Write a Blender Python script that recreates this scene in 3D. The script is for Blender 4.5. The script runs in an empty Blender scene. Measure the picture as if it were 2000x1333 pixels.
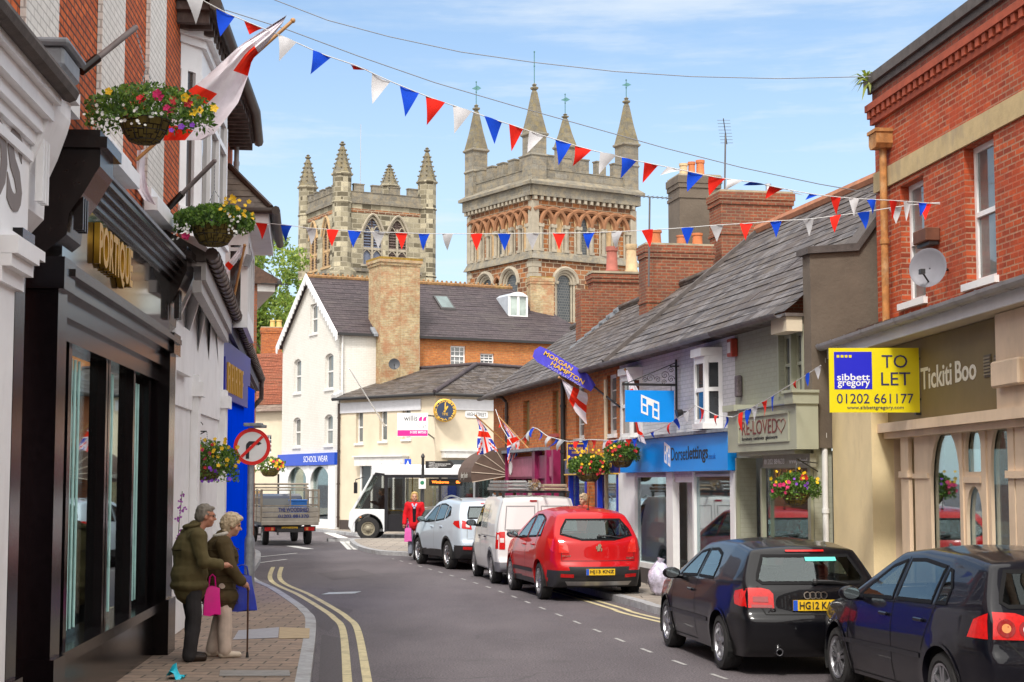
import bpy,bmesh,math,random
from mathutils import Vector,Matrix,noise
from mathutils.bvhtree import BVHTree
V=Vector
R=math.radians
scene=bpy.context.scene
COL=scene.collection
FPX,PITCH,CAMH=3200.0,math.atan(276/3200.0),2.1
CAM=V((0,0,CAMH))
FW=V((0,math.cos(PITCH),math.sin(PITCH)))
UPV=V((0,-math.sin(PITCH),math.cos(PITCH)))
def ray(px,py):
 return(FW+V((1,0,0))*((px-1000)/FPX)+UPV*((666.5-py)/FPX))
def at(px,py,Y):
 d=ray(px,py);return CAM+d*(Y/d.y)
def gnd(px,py,z=0.0):
 d=ray(px,py);return CAM+d*((z-CAMH)/d.z)
 # ---------------------------------------------------------------- materials
MATS={}
def nodes_of(name):
 m=bpy.data.materials.new(name);m.use_nodes=True
 nt=m.node_tree
 return m,nt,nt.nodes['Principled BSDF'],nt.nodes.new,nt.links.new
def coord(nt,kind='Object',scale=(1,1,1)):
 tc=nt.nodes.new('ShaderNodeTexCoord');mp=nt.nodes.new('ShaderNodeMapping')
 mp.inputs['Scale'].default_value=scale
 nt.links.new(tc.outputs[kind],mp.inputs['Vector']);return mp.outputs['Vector']
def c4(c):return(c[0],c[1],c[2],1)
def mul(c,k):return tuple(min(1,x*k)for x in c)
def ramp(nt,fac,stops):
 r=nt.nodes.new('ShaderNodeValToRGB');e=r.color_ramp.elements
 while len(e)<len(stops):e.new(0.5)
 for el,(p,c)in zip(e,stops):el.position=p;el.color=c4(c)if len(c)==3 else c
 nt.links.new(fac,r.inputs['Fac']);return r.outputs['Color']
def noise_tex(nt,vec,scale,detail=4,rough=.6):
 n=nt.nodes.new('ShaderNodeTexNoise')
 n.inputs['Scale'].default_value=scale;n.inputs['Detail'].default_value=detail;n.inputs['Roughness'].default_value=rough
 nt.links.new(vec,n.inputs['Vector']);return n.outputs['Fac']
def mixc(nt,fac,a,b,mode='MIX'):
 m=nt.nodes.new('ShaderNodeMix');m.data_type='RGBA';m.blend_type=mode
 for i,v in((0,fac),(6,a),(7,b)):
  if hasattr(v,'is_linked')or hasattr(v,'links'):nt.links.new(v,m.inputs[i])
  else:m.inputs[i].default_value=v if i==0 else c4(v)
 return m.outputs[2]
def bump(nt,bsdf,h,strength=.3,dist=.01,normal=None):
 b=nt.nodes.new('ShaderNodeBump');b.inputs['Strength'].default_value=strength;b.inputs['Distance'].default_value=dist
 nt.links.new(h,b.inputs['Height'])
 if normal is not None:nt.links.new(normal,b.inputs['Normal'])
 nt.links.new(b.outputs['Normal'],bsdf.inputs['Normal']);return b.outputs['Normal']
def mat(name,col,rough=.6,metal=0,var=.15,vscale=6,bmp=0,bscale=40,spec=.5,coat=0,emit=0,stain=0,stain_col=(.12,.1,.08),stain_scale=1.3):
 """plain surface with a little wear: broad noise in tone, optional bump and stains"""
 if name in MATS:return MATS[name]
 m,nt,b,N,L=nodes_of(name);MATS[name]=m
 b.inputs['Roughness'].default_value=rough;b.inputs['Metallic'].default_value=metal
 b.inputs['Specular IOR Level'].default_value=spec;b.inputs['Coat Weight'].default_value=coat;b.inputs['Coat Roughness'].default_value=.03
 vec=coord(nt)
 if var>0:
  n=noise_tex(nt,vec,vscale)
  c=ramp(nt,n,[(.25,mul(col,1-var)),(.75,mul(col,1+var*.6))])
  if stain:
   n2=noise_tex(nt,coord(nt,'Object',(1,1,.45)),stain_scale,6,.65)
   f=ramp(nt,n2,[(.5,(0,0,0)),(.72,(stain,)*3)])
   c=mixc(nt,f,c,stain_col)
  L(c,b.inputs['Base Color'])
 else:b.inputs['Base Color'].default_value=c4(col)
 if bmp:bump(nt,b,noise_tex(nt,vec,bscale,5),bmp,.01)
 if emit:b.inputs['Emission Color'].default_value=c4(col);b.inputs['Emission Strength'].default_value=emit
 return m
def brick_mat(name,c1,c2,mortar,bw=.225,rh=.075,ms=.012,rough=.85,bmp=.5,stain=.35,stain_col=(.08,.06,.05),dark=.25,rot=0,offset=.5,sscale=.9,blotch=None):
 if name in MATS:return MATS[name]
 m,nt,b,N,L=nodes_of(name);MATS[name]=m
 b.inputs['Roughness'].default_value=rough;b.inputs['Specular IOR Level'].default_value=.25
 uv=coord(nt,'UV')
 t=N('ShaderNodeTexBrick');L(uv,t.inputs['Vector'])
 t.inputs['Scale'].default_value=1;t.inputs['Brick Width'].default_value=bw;t.inputs['Row Height'].default_value=rh
 t.inputs['Mortar Size'].default_value=ms;t.inputs['Mortar Smooth'].default_value=.2;t.offset=offset
 t.inputs['Color1'].default_value=c4(c1);t.inputs['Color2'].default_value=c4(c2);t.inputs['Mortar'].default_value=c4(mortar)
 n=noise_tex(nt,uv,9,5,.7)
 c=mixc(nt,.85,t.outputs['Color'],ramp(nt,n,[(.3,(1-dark,)*3),(.7,(1+dark*.5,)*3)]),'MULTIPLY')
 if blotch:
  n3=noise_tex(nt,uv,1.7,6,.7)
  c=mixc(nt,ramp(nt,n3,[(.45,(0,0,0)),(.62,(.85,)*3)]),c,blotch)
 n2=noise_tex(nt,coord(nt,'UV',(1,.55,1)),sscale,6,.68)
 f=ramp(nt,n2,[(.48,(0,0,0)),(.75,(stain,)*3)])
 L(mixc(nt,f,c,stain_col),b.inputs['Base Color'])
 inv=N('ShaderNodeMath');inv.operation='SUBTRACT';inv.inputs[0].default_value=1;L(t.outputs['Fac'],inv.inputs[1])
 ad=N('ShaderNodeMath');ad.operation='ADD';L(inv.outputs[0],ad.inputs[0]);L(n,ad.inputs[1])
 bump(nt,b,ad.outputs[0],bmp,.012)
 return m
def glass_mat(name,tint=(.03,.035,.04),rough=.03,wavy=.03):
 """opaque-looking window pane: dark room behind, mirror-like reflection in front"""
 if name in MATS:return MATS[name]
 m,nt,b,N,L=nodes_of(name);MATS[name]=m
 vec=coord(nt)
 n=noise_tex(nt,vec,1.2,3)
 L(ramp(nt,n,[(.3,mul(tint,.6)),(.7,mul(tint,1.5))]),b.inputs['Base Color'])
 b.inputs['Roughness'].default_value=rough;b.inputs['Specular IOR Level'].default_value=.9
 bump(nt,b,noise_tex(nt,vec,2.2,2),wavy,.05)
 return m
def clear_glass(name,tint=(.8,.9,.9),refl=.12):
 """see-through pane: tinted transparency plus a fresnel mirror"""
 if name in MATS:return MATS[name]
 m=bpy.data.materials.new(name);m.use_nodes=True;MATS[name]=m
 nt=m.node_tree;nt.nodes.remove(nt.nodes['Principled BSDF']);N=nt.nodes.new;L=nt.links.new
 out=nt.nodes['Material Output']
 tr=N('ShaderNodeBsdfTransparent');tr.inputs['Color'].default_value=c4(tint)
 gl=N('ShaderNodeBsdfGlossy');gl.inputs['Roughness'].default_value=.02;gl.inputs['Color'].default_value=(.84,.96,.98,1)
 lw=N('ShaderNodeLayerWeight');lw.inputs['Blend'].default_value=.35
 mr=N('ShaderNodeMapRange');mr.inputs['To Min'].default_value=refl;mr.inputs['To Max'].default_value=.9;L(lw.outputs['Fresnel'],mr.inputs['Value'])
 mx=N('ShaderNodeMixShader');L(mr.outputs['Result'],mx.inputs['Fac']);L(tr.outputs[0],mx.inputs[1]);L(gl.outputs[0],mx.inputs[2])
 L(mx.outputs[0],out.inputs['Surface']);return m
 # ---------------------------------------------------------------- mesh builder
WM={};LOCAL=[False]
def smooth_mesh(me,ang=35):
 me.polygons.foreach_set('use_smooth',[True]*len(me.polygons))
 try:me.set_sharp_from_angle(angle=R(ang))
 except Exception:pass
class MB:
 def __init__(s):s.bm=bmesh.new();s.mi=0
 def face(s,pts):
  vs=[s.bm.verts.new(p)for p in pts]
  try:f=s.bm.faces.new(vs);f.material_index=s.mi;return f
  except ValueError:return None
 def hexa(s,p):
  v=[s.bm.verts.new(q)for q in p]
  for ix in((3,2,1,0),(4,5,6,7),(0,1,5,4),(1,2,6,5),(2,3,7,6),(3,0,4,7)):
   f=s.bm.faces.new([v[i]for i in ix]);f.material_index=s.mi
  return s
 def box(s,c,size,rz=0,M=None):
  x,y,z=(q/2 for q in size);c=V(c)
  T=Matrix.Translation(c)@(M if M is not None else Matrix.Rotation(rz,4,'Z'))
  return s.hexa([T@V(q)for q in((-x,-y,-z),(x,-y,-z),(x,y,-z),(-x,y,-z),(-x,-y,z),(x,-y,z),(x,y,z),(-x,y,z))])
 def prism(s,pts,ext):
  pts=[V(p)for p in pts];ext=V(ext);n=len(pts)
  a=[s.bm.verts.new(p)for p in pts];b=[s.bm.verts.new(p+ext)for p in pts]
  fs=[s.bm.faces.new(a[::-1]),s.bm.faces.new(b)]
  for i in range(n):fs.append(s.bm.faces.new((a[i],a[(i+1)%n],b[(i+1)%n],b[i])))
  for f in fs:f.material_index=s.mi
  return s
 def tube(s,path,r,seg=8,cap=True):
  path=[V(p)for p in path];n=len(path);rings=[]
  rr=r if isinstance(r,(list,tuple))else[r]*n
  prev=None
  for i,p in enumerate(path):
   t=(path[min(i+1,n-1)]-path[max(i-1,0)])
   if t.length<1e-9:t=V((0,0,1))
   t.normalize()
   a=prev-t*prev.dot(t)if prev is not None else t.orthogonal()
   if a.length<1e-6:a=t.orthogonal()
   a.normalize();prev=a;b=t.cross(a)
   rings.append([s.bm.verts.new(p+(a*math.cos(2*math.pi*k/seg)+b*math.sin(2*math.pi*k/seg))*rr[i])for k in range(seg)])
  for i in range(n-1):
   for k in range(seg):
    f=s.bm.faces.new((rings[i][k],rings[i][(k+1)%seg],rings[i+1][(k+1)%seg],rings[i+1][k]));f.material_index=s.mi
  if cap:
   for ring in(rings[0][::-1],rings[-1]):
    f=s.bm.faces.new(ring);f.material_index=s.mi
  return s
 def lathe(s,prof,base=(0,0,0),axis=(0,0,1),seg=20,a0=0,cap=True):
  ax=V(axis).normalized();u=ax.orthogonal().normalized()if abs(ax.z)<.99 else V((1,0,0));w=ax.cross(u);base=V(base);rings=[]
  for r,h in prof:
   rings.append([s.bm.verts.new(base+ax*h+(u*math.cos(a0+2*math.pi*k/seg)+w*math.sin(a0+2*math.pi*k/seg))*max(r,1e-4))for k in range(seg)])
  for i in range(len(rings)-1):
   for k in range(seg):
    f=s.bm.faces.new((rings[i][k],rings[i][(k+1)%seg],rings[i+1][(k+1)%seg],rings[i+1][k]));f.material_index=s.mi
  if cap:
   for ring in(rings[0][::-1],rings[-1]):s.bm.faces.new(ring).material_index=s.mi
  return s
 def ball(s,c,r,seg=10,sc=(1,1,1)):
  T=Matrix.Translation(V(c))@Matrix.Diagonal((sc[0],sc[1],sc[2],1))
  g=bmesh.ops.create_uvsphere(s.bm,u_segments=seg,v_segments=max(5,seg//2+1),radius=r,matrix=T)
  for v in g['verts']:
   for f in v.link_faces:f.material_index=s.mi
  return s
 def grid(s,pts):
  vs=[[s.bm.verts.new(p)for p in row]for row in pts]
  for i in range(len(vs)-1):
   for j in range(len(vs[0])-1):
    s.bm.faces.new((vs[i][j],vs[i][j+1],vs[i+1][j+1],vs[i+1][j])).material_index=s.mi
  return s
 def mesh(s,name):
  bm=s.bm;bm.normal_update()
  uv=bm.loops.layers.uv.new('UVMap')
  for f in bm.faces:
   n=f.normal
   if abs(n.z)>.97:t,b=V((1,0,0)),V((0,1,0))
   else:
    t=V((-n.y,n.x,0)).normalized();b=n.cross(t)
   for l in f.loops:p=l.vert.co;l[uv].uv=(p.dot(t),p.dot(b))
  me=bpy.data.meshes.new(name);bm.to_mesh(me);bm.free();return me
 def build(s,name,m,parent=None,smooth=None,bevel=0,recalc=True):
  if recalc:bmesh.ops.recalc_face_normals(s.bm,faces=s.bm.faces)
  if bevel:
   es=[e for e in s.bm.edges if len(e.link_faces)==2 and e.calc_face_angle(0)>.5]
   try:bmesh.ops.bevel(s.bm,geom=es,offset=bevel,segments=1,affect='EDGES',clamp_overlap=True)
   except Exception:pass
  me=s.mesh(name)
  if smooth:smooth_mesh(me,smooth)
  return link(name,me,m,parent)
def link(name,me,m,parent=None):
 ms=m if isinstance(m,(list,tuple))else[m]
 for q in ms:me.materials.append(q)
 o=bpy.data.objects.new(name,me);COL.objects.link(o)
 if parent is not None:
  M=WM.get(parent.name,Matrix.Identity(4));o.parent=parent;WM[o.name]=M
  if not LOCAL[0]:me.transform(M.inverted())
 else:WM[o.name]=Matrix.Identity(4)
 return o
def tag(o,label,cat,group=None):
 o['label']=label;o['category']=cat
 if group:o['group']=group
 return o
def thing(name,label,cat,loc=(0,0,0),rz=0,group=None):
 o=bpy.data.objects.new(name,None);COL.objects.link(o);o.empty_display_size=.2
 o.location=loc;o.rotation_euler=(0,0,rz)
 WM[o.name]=Matrix.Translation(V(loc))@Matrix.Rotation(rz,4,'Z')
 return tag(o,label,cat,group)
def struct(o,kind='structure'):o['kind']=kind;return o
def kids(o):return[c for c in bpy.data.objects if c.parent==o]
def copy_tree(o,parent=None):
 c=o.copy();COL.objects.link(c)
 if parent is not None:c.parent=parent
 for ch in list(o.children):copy_tree(ch,c)
 return c
class Frame:
 """a facade plane: u along the wall, z up, d outwards"""
 def __init__(s,o,u,flip=False):
  s.o=V((o[0],o[1],0));s.u=V((u[0],u[1],0)).normalized()
  s.n=V((s.u.y,-s.u.x,0));
  if flip:s.n=-s.n
 def p(s,u,z,d=0):return s.o+s.u*u+s.n*d+V((0,0,z))
 def hit(s,px,py,d=0):
  r=ray(px,py);t=((s.o+s.n*d)-CAM).dot(s.n)/r.dot(s.n);q=CAM+r*t
  return((q-s.o).dot(s.u),q.z)
 def U(s,px,z=2.5,d=0):
  for _ in range(6):
   py=700;
  lo,hi=-4000,4000
  for _ in range(40):
   mid=(lo+hi)/2
   if s.hit(px,mid,d)[1]>z:lo=mid
   else:hi=mid
  return s.hit(px,(lo+hi)/2,d)[0]
 def box(s,mb,u0,u1,z0,z1,d0,d1):
  mb.hexa([s.p(u0,z0,d0),s.p(u1,z0,d0),s.p(u1,z0,d1),s.p(u0,z0,d1),s.p(u0,z1,d0),s.p(u1,z1,d0),s.p(u1,z1,d1),s.p(u0,z1,d1)]);return mb
 def poly(s,mb,uz,d0,d1):
  mb.prism([s.p(u,z,d0)for u,z in uz],s.n*(d1-d0));return mb
 def tube(s,mb,uzd,r,seg=8):mb.tube([s.p(*q)for q in uzd],r,seg);return mb
def wall_holes(F,mb,u0,u1,z0,z1,holes,t=.3,d=0):
 """solid wall panel with real rectangular openings (u0,u1,z0,z1[,arch])"""
 us=sorted({u0,u1}|{max(u0,min(u1,h[i]))for h in holes for i in(0,1)})
 zs=sorted({z0,z1}|{max(z0,min(z1,h[i]))for h in holes for i in(2,3)})
 def inside(u,z):return any(h[0]<u<h[1]and h[2]<z<h[3]for h in holes)
 for j in range(len(zs)-1):
  run=None
  for i in range(len(us)-1):
   if zs[j+1]-zs[j]<1e-5:continue
   if inside((us[i]+us[i+1])/2,(zs[j]+zs[j+1])/2):
    if run is not None:F.box(mb,run,us[i],zs[j],zs[j+1],d-t,d);run=None
   elif run is None:run=us[i]
  if run is not None and zs[j+1]-zs[j]>1e-5:F.box(mb,run,us[-1],zs[j],zs[j+1],d-t,d)
 for h in holes:
  if len(h)>4 and h[4]:
   k=h[4];um=(h[0]+h[1])/2;w=(h[1]-h[0])/2;n=6
   for sgn in(-1,1):
    arc=[(um+sgn*w*math.cos(a),h[3]-k+k*math.sin(a))for a in[i*math.pi/2/n for i in range(n+1)]]
    F.poly(mb,[(um+sgn*w,h[3]+.002)]+arc,d-t+.01,d-.002)
 return mb
def window(F,u0,u1,z0,z1,parent,fm,gm,d=0,rec=.1,fw=.06,bars=(1,1),sill=True,arch=0,sillm=None,tint=None,name='window'):
 """sash window as a part: frame mesh, with pane and sill as sub-parts; bars = panes across, panes up in each sash"""
 mb=MB();a,b=d-rec-.05,d-rec
 zm=(z0+z1)/2;um=(u0+u1)/2;w=(u1-u0)/2
 for q in((u0,u0+fw,z0,z1),(u1-fw,u1,z0,z1)):F.box(mb,*q,a,b)
 F.box(mb,u0+fw,u1-fw,z0,z0+fw,a,b)
 if arch:
  n=8;arc=[(um+w*math.cos(math.pi*i/n),z1-arch+arch*math.sin(math.pi*i/n))for i in range(n+1)]
  inn=[(um+(w-fw)*math.cos(math.pi*i/n),z1-arch+(arch-fw)*math.sin(math.pi*i/n))for i in range(n+1)]
  for i in range(n):F.poly(mb,[arc[i],arc[i+1],inn[i+1],inn[i]],a,b+.002)
 else:F.box(mb,u0+fw,u1-fw,z1-fw,z1,a,b)
 F.box(mb,u0+fw,u1-fw,zm-fw*.45,zm+fw*.45,a+.005,b+.012)
 for(za,zb)in((z0+fw,zm-fw*.45),(zm+fw*.45,z1-fw)):
  for i in range(1,bars[0]):
   u=u0+(u1-u0)*i/bars[0];F.box(mb,u-.014,u+.014,za,zb,a+.01,b-.01)
  for i in range(1,bars[1]):
   z=za+(zb-za)*i/bars[1];F.box(mb,u0+fw,u1-fw,z-.014,z+.014,a+.012,b-.012)
 o=mb.build(name,fm,parent)
 g=MB();F.box(g,u0+.01,u1-.01,z0+.01,z1-(.01 if not arch else arch*.3),a+.018,a+.024);g.build('pane',gm,o)
 if sill:
  k=MB();F.box(k,u0-.06,u1+.06,z0-.09,z0-.002,d-rec,d+.06);k.build('sill',sillm or fm,o)
 return o
BENCH=bpy.data.scenes.new('bench')
def evaluated(o):
 BENCH.collection.objects.link(o);vl=BENCH.view_layers[0];vl.update();dg=vl.depsgraph;dg.update()
 me=bpy.data.meshes.new_from_object(o.evaluated_get(dg));bpy.data.objects.remove(o);return me
def text(s,F,u0,u1,z0,z1,d,m,parent,name='lettering',bold=0,ext=.004,dirs=None,shear=0,origin=None):
 """lettering fitted to a box on a facade frame (or on an explicit (xdir, updir) pair from origin)"""
 cu=bpy.data.curves.new('lettering','FONT');cu.body=s;cu.offset=bold;cu.extrude=.02;cu.shear=shear;cu.resolution_u=3
 cu.align_x='CENTER' if '\n' in s else 'LEFT'
 o=bpy.data.objects.new('lettering_tmp',cu);me=evaluated(o);bpy.data.curves.remove(cu)
 xs=[v.co.x for v in me.vertices];ys=[v.co.y for v in me.vertices]
 ax,ay,sx,sy=min(xs),min(ys),max(xs)-min(xs),max(ys)-min(ys)
 for v in me.vertices:
  u=(v.co.x-ax)/sx;w=(v.co.y-ay)/sy;e=ext if v.co.z>0 else 0
  if dirs is None:v.co=F.p(u0+(u1-u0)*u,z0+(z1-z0)*w,d+e)
  else:
   X,Y=dirs;Nn=X.cross(Y).normalized()
   v.co=origin+X*(u0+(u1-u0)*u)+Y*(z0+(z1-z0)*w)+Nn*(d+e)
 me.materials.clear()
 return link(name,me,m,parent)
def slates(mb,a,b,c,d,course=.24,t=.012,jag=.006,rnd=None):
 """pitched covering laid in overlapping courses; a,b eave ends, c,d ridge ends (b-c one side)"""
 rnd=rnd or random.Random(4)
 a,b,c,d=V(a),V(b),V(c),V(d)
 n=max(2,int(((d-a).length+(c-b).length)/2/course));nrm=(b-a).cross(d-a).normalized()
 if nrm.z<0:nrm=-nrm
 m=max(2,int((b-a).length/1.2))
 jit=[[rnd.uniform(-jag,jag)for _ in range(m+1)]for _ in range(n+1)]
 for i in range(n):
  lo,hi=i/n,min(1,(i+1.12)/n);rows=[]
  for(f,off)in((lo,0),(lo,t),(hi,t*.1)):
   row=[]
   for k in range(m+1):
    s=k/m;e=a.lerp(b,s);g=d.lerp(c,s)
    row.append(e.lerp(g,f)+nrm*(off+.004+jit[i][k])+(e-g).normalized()*(jit[i][k]*1.5 if f==lo else 0))
   rows.append(row)
  mb.grid(rows)
 return mb
def leaf_cloud(mb,pts_fn,n,size,rnd,mats=1,droop=0):
 for _ in range(n):
  p,up=pts_fn(rnd);s=size*rnd.uniform(.55,1.3)
  q=V((rnd.gauss(0,1),rnd.gauss(0,1),rnd.gauss(0,.6))).normalized();w=q.orthogonal().normalized()
  w=(w*math.cos(rnd.uniform(0,6.28))+q.cross(w)*math.sin(rnd.uniform(0,6.28)));k=q.cross(w).normalized()
  mb.mi=rnd.randrange(mats)
  mb.face([p-w*s*.5,p+k*s*.32,p+w*s*.6,p-k*s*.32])
EXPO=0.62
# ================================================================ camera, light, sky
cam=bpy.data.cameras.new('camera');co=bpy.data.objects.new('camera',cam);COL.objects.link(co)
cam.sensor_width=36;cam.lens=36*FPX/2000;cam.clip_end=3000;cam.clip_start=.1
co.location=CAM;co.rotation_euler=(math.pi/2+PITCH,0,0);scene.camera=co
SUN_EL,SUN_AZ=R(50),R(196)
w=bpy.data.worlds.new('World');scene.world=w;w.use_nodes=True
nt=w.node_tree;N=nt.nodes.new;L=nt.links.new;bg=nt.nodes['Background']
sky=N('ShaderNodeTexSky');sky.sky_type='NISHITA';sky.sun_disc=False
sky.sun_elevation=SUN_EL;sky.sun_rotation=SUN_AZ;sky.air_density=1.0;sky.dust_density=.6;sky.ozone_density=2.2
tc=N('ShaderNodeTexCoord');mp=N('ShaderNodeMapping');mp.inputs['Scale'].default_value=(1.2,1.2,12);mp.inputs['Rotation'].default_value=(0,R(9),0)
L(tc.outputs['Generated'],mp.inputs['Vector'])
n1=noise_tex(nt,mp.outputs['Vector'],2.3,8,.62)
mp2=N('ShaderNodeMapping');mp2.inputs['Scale'].default_value=(1,1,3.2);mp2.inputs['Location'].default_value=(3.1,.4,0);L(tc.outputs['Generated'],mp2.inputs['Vector'])
n2=noise_tex(nt,mp2.outputs['Vector'],3.0,7,.6)
sm=N('ShaderNodeMath');sm.operation='ADD';L(n1,sm.inputs[0]);L(n2,sm.inputs[1])
ad=N('ShaderNodeMath');ad.operation='MULTIPLY';L(sm.outputs[0],ad.inputs[0]);ad.inputs[1].default_value=.5
cl=ramp(nt,ad.outputs[0],[(.38,(0,0,0)),(.5,(.26,)*3),(.57,(.62,)*3),(.68,(.96,)*3)])
# thin cloud thickens towards the horizon
sp=N('ShaderNodeSeparateXYZ');L(tc.outputs['Generated'],sp.inputs[0])
hz=N('ShaderNodeMapRange');hz.inputs['From Min'].default_value=.0;hz.inputs['From Max'].default_value=.36;hz.inputs['To Min'].default_value=.72;hz.inputs['To Max'].default_value=0
L(sp.outputs['Z'],hz.inputs['Value'])
mxm=N('ShaderNodeMath');mxm.operation='MAXIMUM';L(cl,mxm.inputs[0]);L(hz.outputs['Result'],mxm.inputs[1])
tintd=mixc(nt,1.0,sky.outputs['Color'],(.86,1.0,1.06),'MULTIPLY')
base_sky=mixc(nt,mxm.outputs[0],tintd,(5.0,5.45,5.85))
# added bright cloud bank, unseen overhead and behind the photographer, for soft fill light
bk=N('ShaderNodeMath');bk.operation='MULTIPLY_ADD';L(sp.outputs['Y'],bk.inputs[0]);bk.inputs[1].default_value=-.75;L(sp.outputs['Z'],bk.inputs[2])
br=N('ShaderNodeMapRange');br.interpolation_type='SMOOTHSTEP';br.inputs['From Min'].default_value=-.1;br.inputs['From Max'].default_value=.75;L(bk.outputs[0],br.inputs['Value'])
L(mixc(nt,br.outputs['Result'],base_sky,(12.6,12.2,11.6)),bg.inputs['Color'])
bg.inputs['Strength'].default_value=.115
sun=bpy.data.lights.new('sun','SUN');sun.energy=2.2;sun.angle=R(9);sun.color=(1,.95,.88)
so=bpy.data.objects.new('sun',sun);COL.objects.link(so)
sd=V((math.sin(SUN_AZ)*math.cos(SUN_EL),math.cos(SUN_AZ)*math.cos(SUN_EL),math.sin(SUN_EL)))
so.rotation_euler=sd.to_track_quat('Z','Y').to_euler();so.location=(-10,-20,40)
scene.view_settings.view_transform='Standard';scene.view_settings.look='None';scene.view_settings.exposure=EXPO;scene.view_settings.gamma=1
scene.render.engine='CYCLES';scene.cycles.max_bounces=8;scene.cycles.transparent_max_bounces=16;scene.cycles.use_denoising=True
scene.cycles.sample_clamp_indirect=6
# ================================================================ ground, road, pavements
def asphalt():
 m,nt,b,N,L=nodes_of('asphalt');vec=coord(nt)
 big=noise_tex(nt,coord(nt,'Object',(1,.35,1)),.55,5,.65)
 fine=noise_tex(nt,vec,42,3,.8)
 c=ramp(nt,big,[(.3,(.074,.062,.068)),(.7,(.118,.101,.108))])
 c=mixc(nt,.9,c,ramp(nt,fine,[(.38,(.3,)*3),(.62,(1.75,)*3)]),'MULTIPLY')
 v=N('ShaderNodeTexVoronoi');v.inputs['Scale'].default_value=55;L(vec,v.inputs['Vector'])
 c=mixc(nt,ramp(nt,v.outputs['Distance'],[(.0,(.5,)*3),(.16,(0,0,0))]),c,(.3,.28,.27))
 e=N('ShaderNodeTexVoronoi');e.feature='DISTANCE_TO_EDGE';e.inputs['Scale'].default_value=.42
 ds=N('ShaderNodeVectorMath');ds.operation='ADD';nv=N('ShaderNodeTexNoise');nv.inputs['Scale'].default_value=1.3;nv.inputs['Detail'].default_value=6;L(vec,nv.inputs['Vector']);L(vec,ds.inputs[0]);L(nv.outputs['Color'],ds.inputs[1]);L(ds.outputs[0],e.inputs['Vector'])
 gate=ramp(nt,noise_tex(nt,vec,.21,2),[(.5,(0,0,0)),(.6,(1,1,1))])
 ck=mixc(nt,1.0,ramp(nt,e.outputs['Distance'],[(.0,(.75,)*3),(.012,(0,0,0))]),gate,'MULTIPLY')
 c=mixc(nt,ck,c,(.035,.033,.033))
 c=mixc(nt,ramp(nt,noise_tex(nt,vec,.8,5,.7),[(.56,(0,0,0)),(.72,(.5,)*3)]),c,(.055,.05,.05))
 L(c,b.inputs['Base Color']);b.inputs['Roughness'].default_value=.8
 bump(nt,b,fine,.6,.01);return m
ASPH=asphalt()
PAVE=brick_mat('paving_slabs',(.33,.24,.185),(.25,.19,.15),(.10,.085,.07),.42,.26,.012,bmp=.35,stain=.45,stain_col=(.14,.12,.1),dark=.3)
FLAG=brick_mat('flagstones',(.36,.31,.26),(.27,.24,.21),(.12,.1,.09),.75,.5,.014,bmp=.3,stain=.35,stain_col=(.12,.11,.1),dark=.25)
KERB=mat('kerb_granite',(.36,.36,.37),.8,var=.3,vscale=9,bmp=.3,stain=.5,stain_scale=2)
g=MB();g.face([(-900,-60,0),(900,-60,0),(900,1600,0),(-900,1600,0)])
struct(g.build('road',ASPH))
def offset_line(pts,d):
 pts=[V((p[0],p[1],0))for p in pts];out=[]
 for i,p in enumerate(pts):
  t=(pts[min(i+1,len(pts)-1)]-pts[max(i-1,0)]).normalized();out.append(p+V((t.y,-t.x,0))*d)
 return out
def smooth_line(pts,n=8):
 P=[V((p[0],p[1],0))for p in pts];out=[]
 for i in range(len(P)-1):
  p0,p1,p2,p3=P[max(i-1,0)],P[i],P[i+1],P[min(i+2,len(P)-1)]
  for k in range(n):
   t=k/n;out.append(.5*((2*p1)+(p2-p0)*t+(2*p0-5*p1+4*p2-p3)*t*t+(3*p1-p0-3*p2+p3)*t**3))
 return out+[P[-1]]
def strip(mb,a,b,z):
 for i in range(len(a)-1):mb.face([a[i]+V((0,0,z)),a[i+1]+V((0,0,z)),b[i+1]+V((0,0,z)),b[i]+V((0,0,z))])
def kerb_and_pave(line,inner,pave_m,name,side):
 """line: kerb road edge; side +1 when the pavement lies to the right of the line direction"""
 k=MB();a=line;b=offset_line(line,.15*side)
 n=len(a)
 for i in range(n-1):
  gap=.004
  k.hexa([a[i],a[i+1],b[i+1],b[i],a[i]+V((0,0,.115)),a[i+1]+V((0,0,.115)),b[i+1]+V((0,0,.125)),b[i]+V((0,0,.125))])
 struct(k.build('kerb',KERB,smooth=50))
 p=MB();pts=[q+V((0,0,.12))for q in b]+[V((x,y,.12))for x,y in inner]
 f=p.face(pts);bmesh.ops.triangulate(p.bm,faces=[f])
 struct(p.build(name,pave_m))
LK=smooth_line([(-1.2,9),(-2.05,16.9),(-2.78,23.5),(-3.13,25.6),(-3.5,27.3),(-4.35,30.8),(-5.6,35.7),(-6.7,44),(-7.6,49),(-9.3,54),(-13.5,61),(-20,72)])
kerb_and_pave(LK,[(-40,72),(-40,0),(-1.2,0)],PAVE,'pavement',-1)
RK=smooth_line([(5.0,9),(4.75,15),(4.5,17),(3.9,20.6),(2.37,26.25),(2.09,27.8),(1.35,31.5),(-.05,38),(-1.6,44.5),(-3.0,47),(-3.95,48.3),(-4.83,51.7),(-5.6,57),(-5.4,58.3),(-4,58.8),(25,58.2)])
kerb_and_pave(RK,[(25,45),(12,20),(12,9)],FLAG,'pavement',1)
FK=smooth_line([(-20,86),(-14,80),(-8.5,70.7),(-5.9,64),(-4.6,62.9),(-2,62.7),(25,62.4)])
kerb_and_pave(FK,[(25,110),(-60,110)],FLAG,'pavement',-1)
YEL=mat('yellow_paint',(.56,.48,.28),.75,var=.25,vscale=14,stain=.75,stain_col=(.16,.14,.11),stain_scale=3.2)
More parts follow.
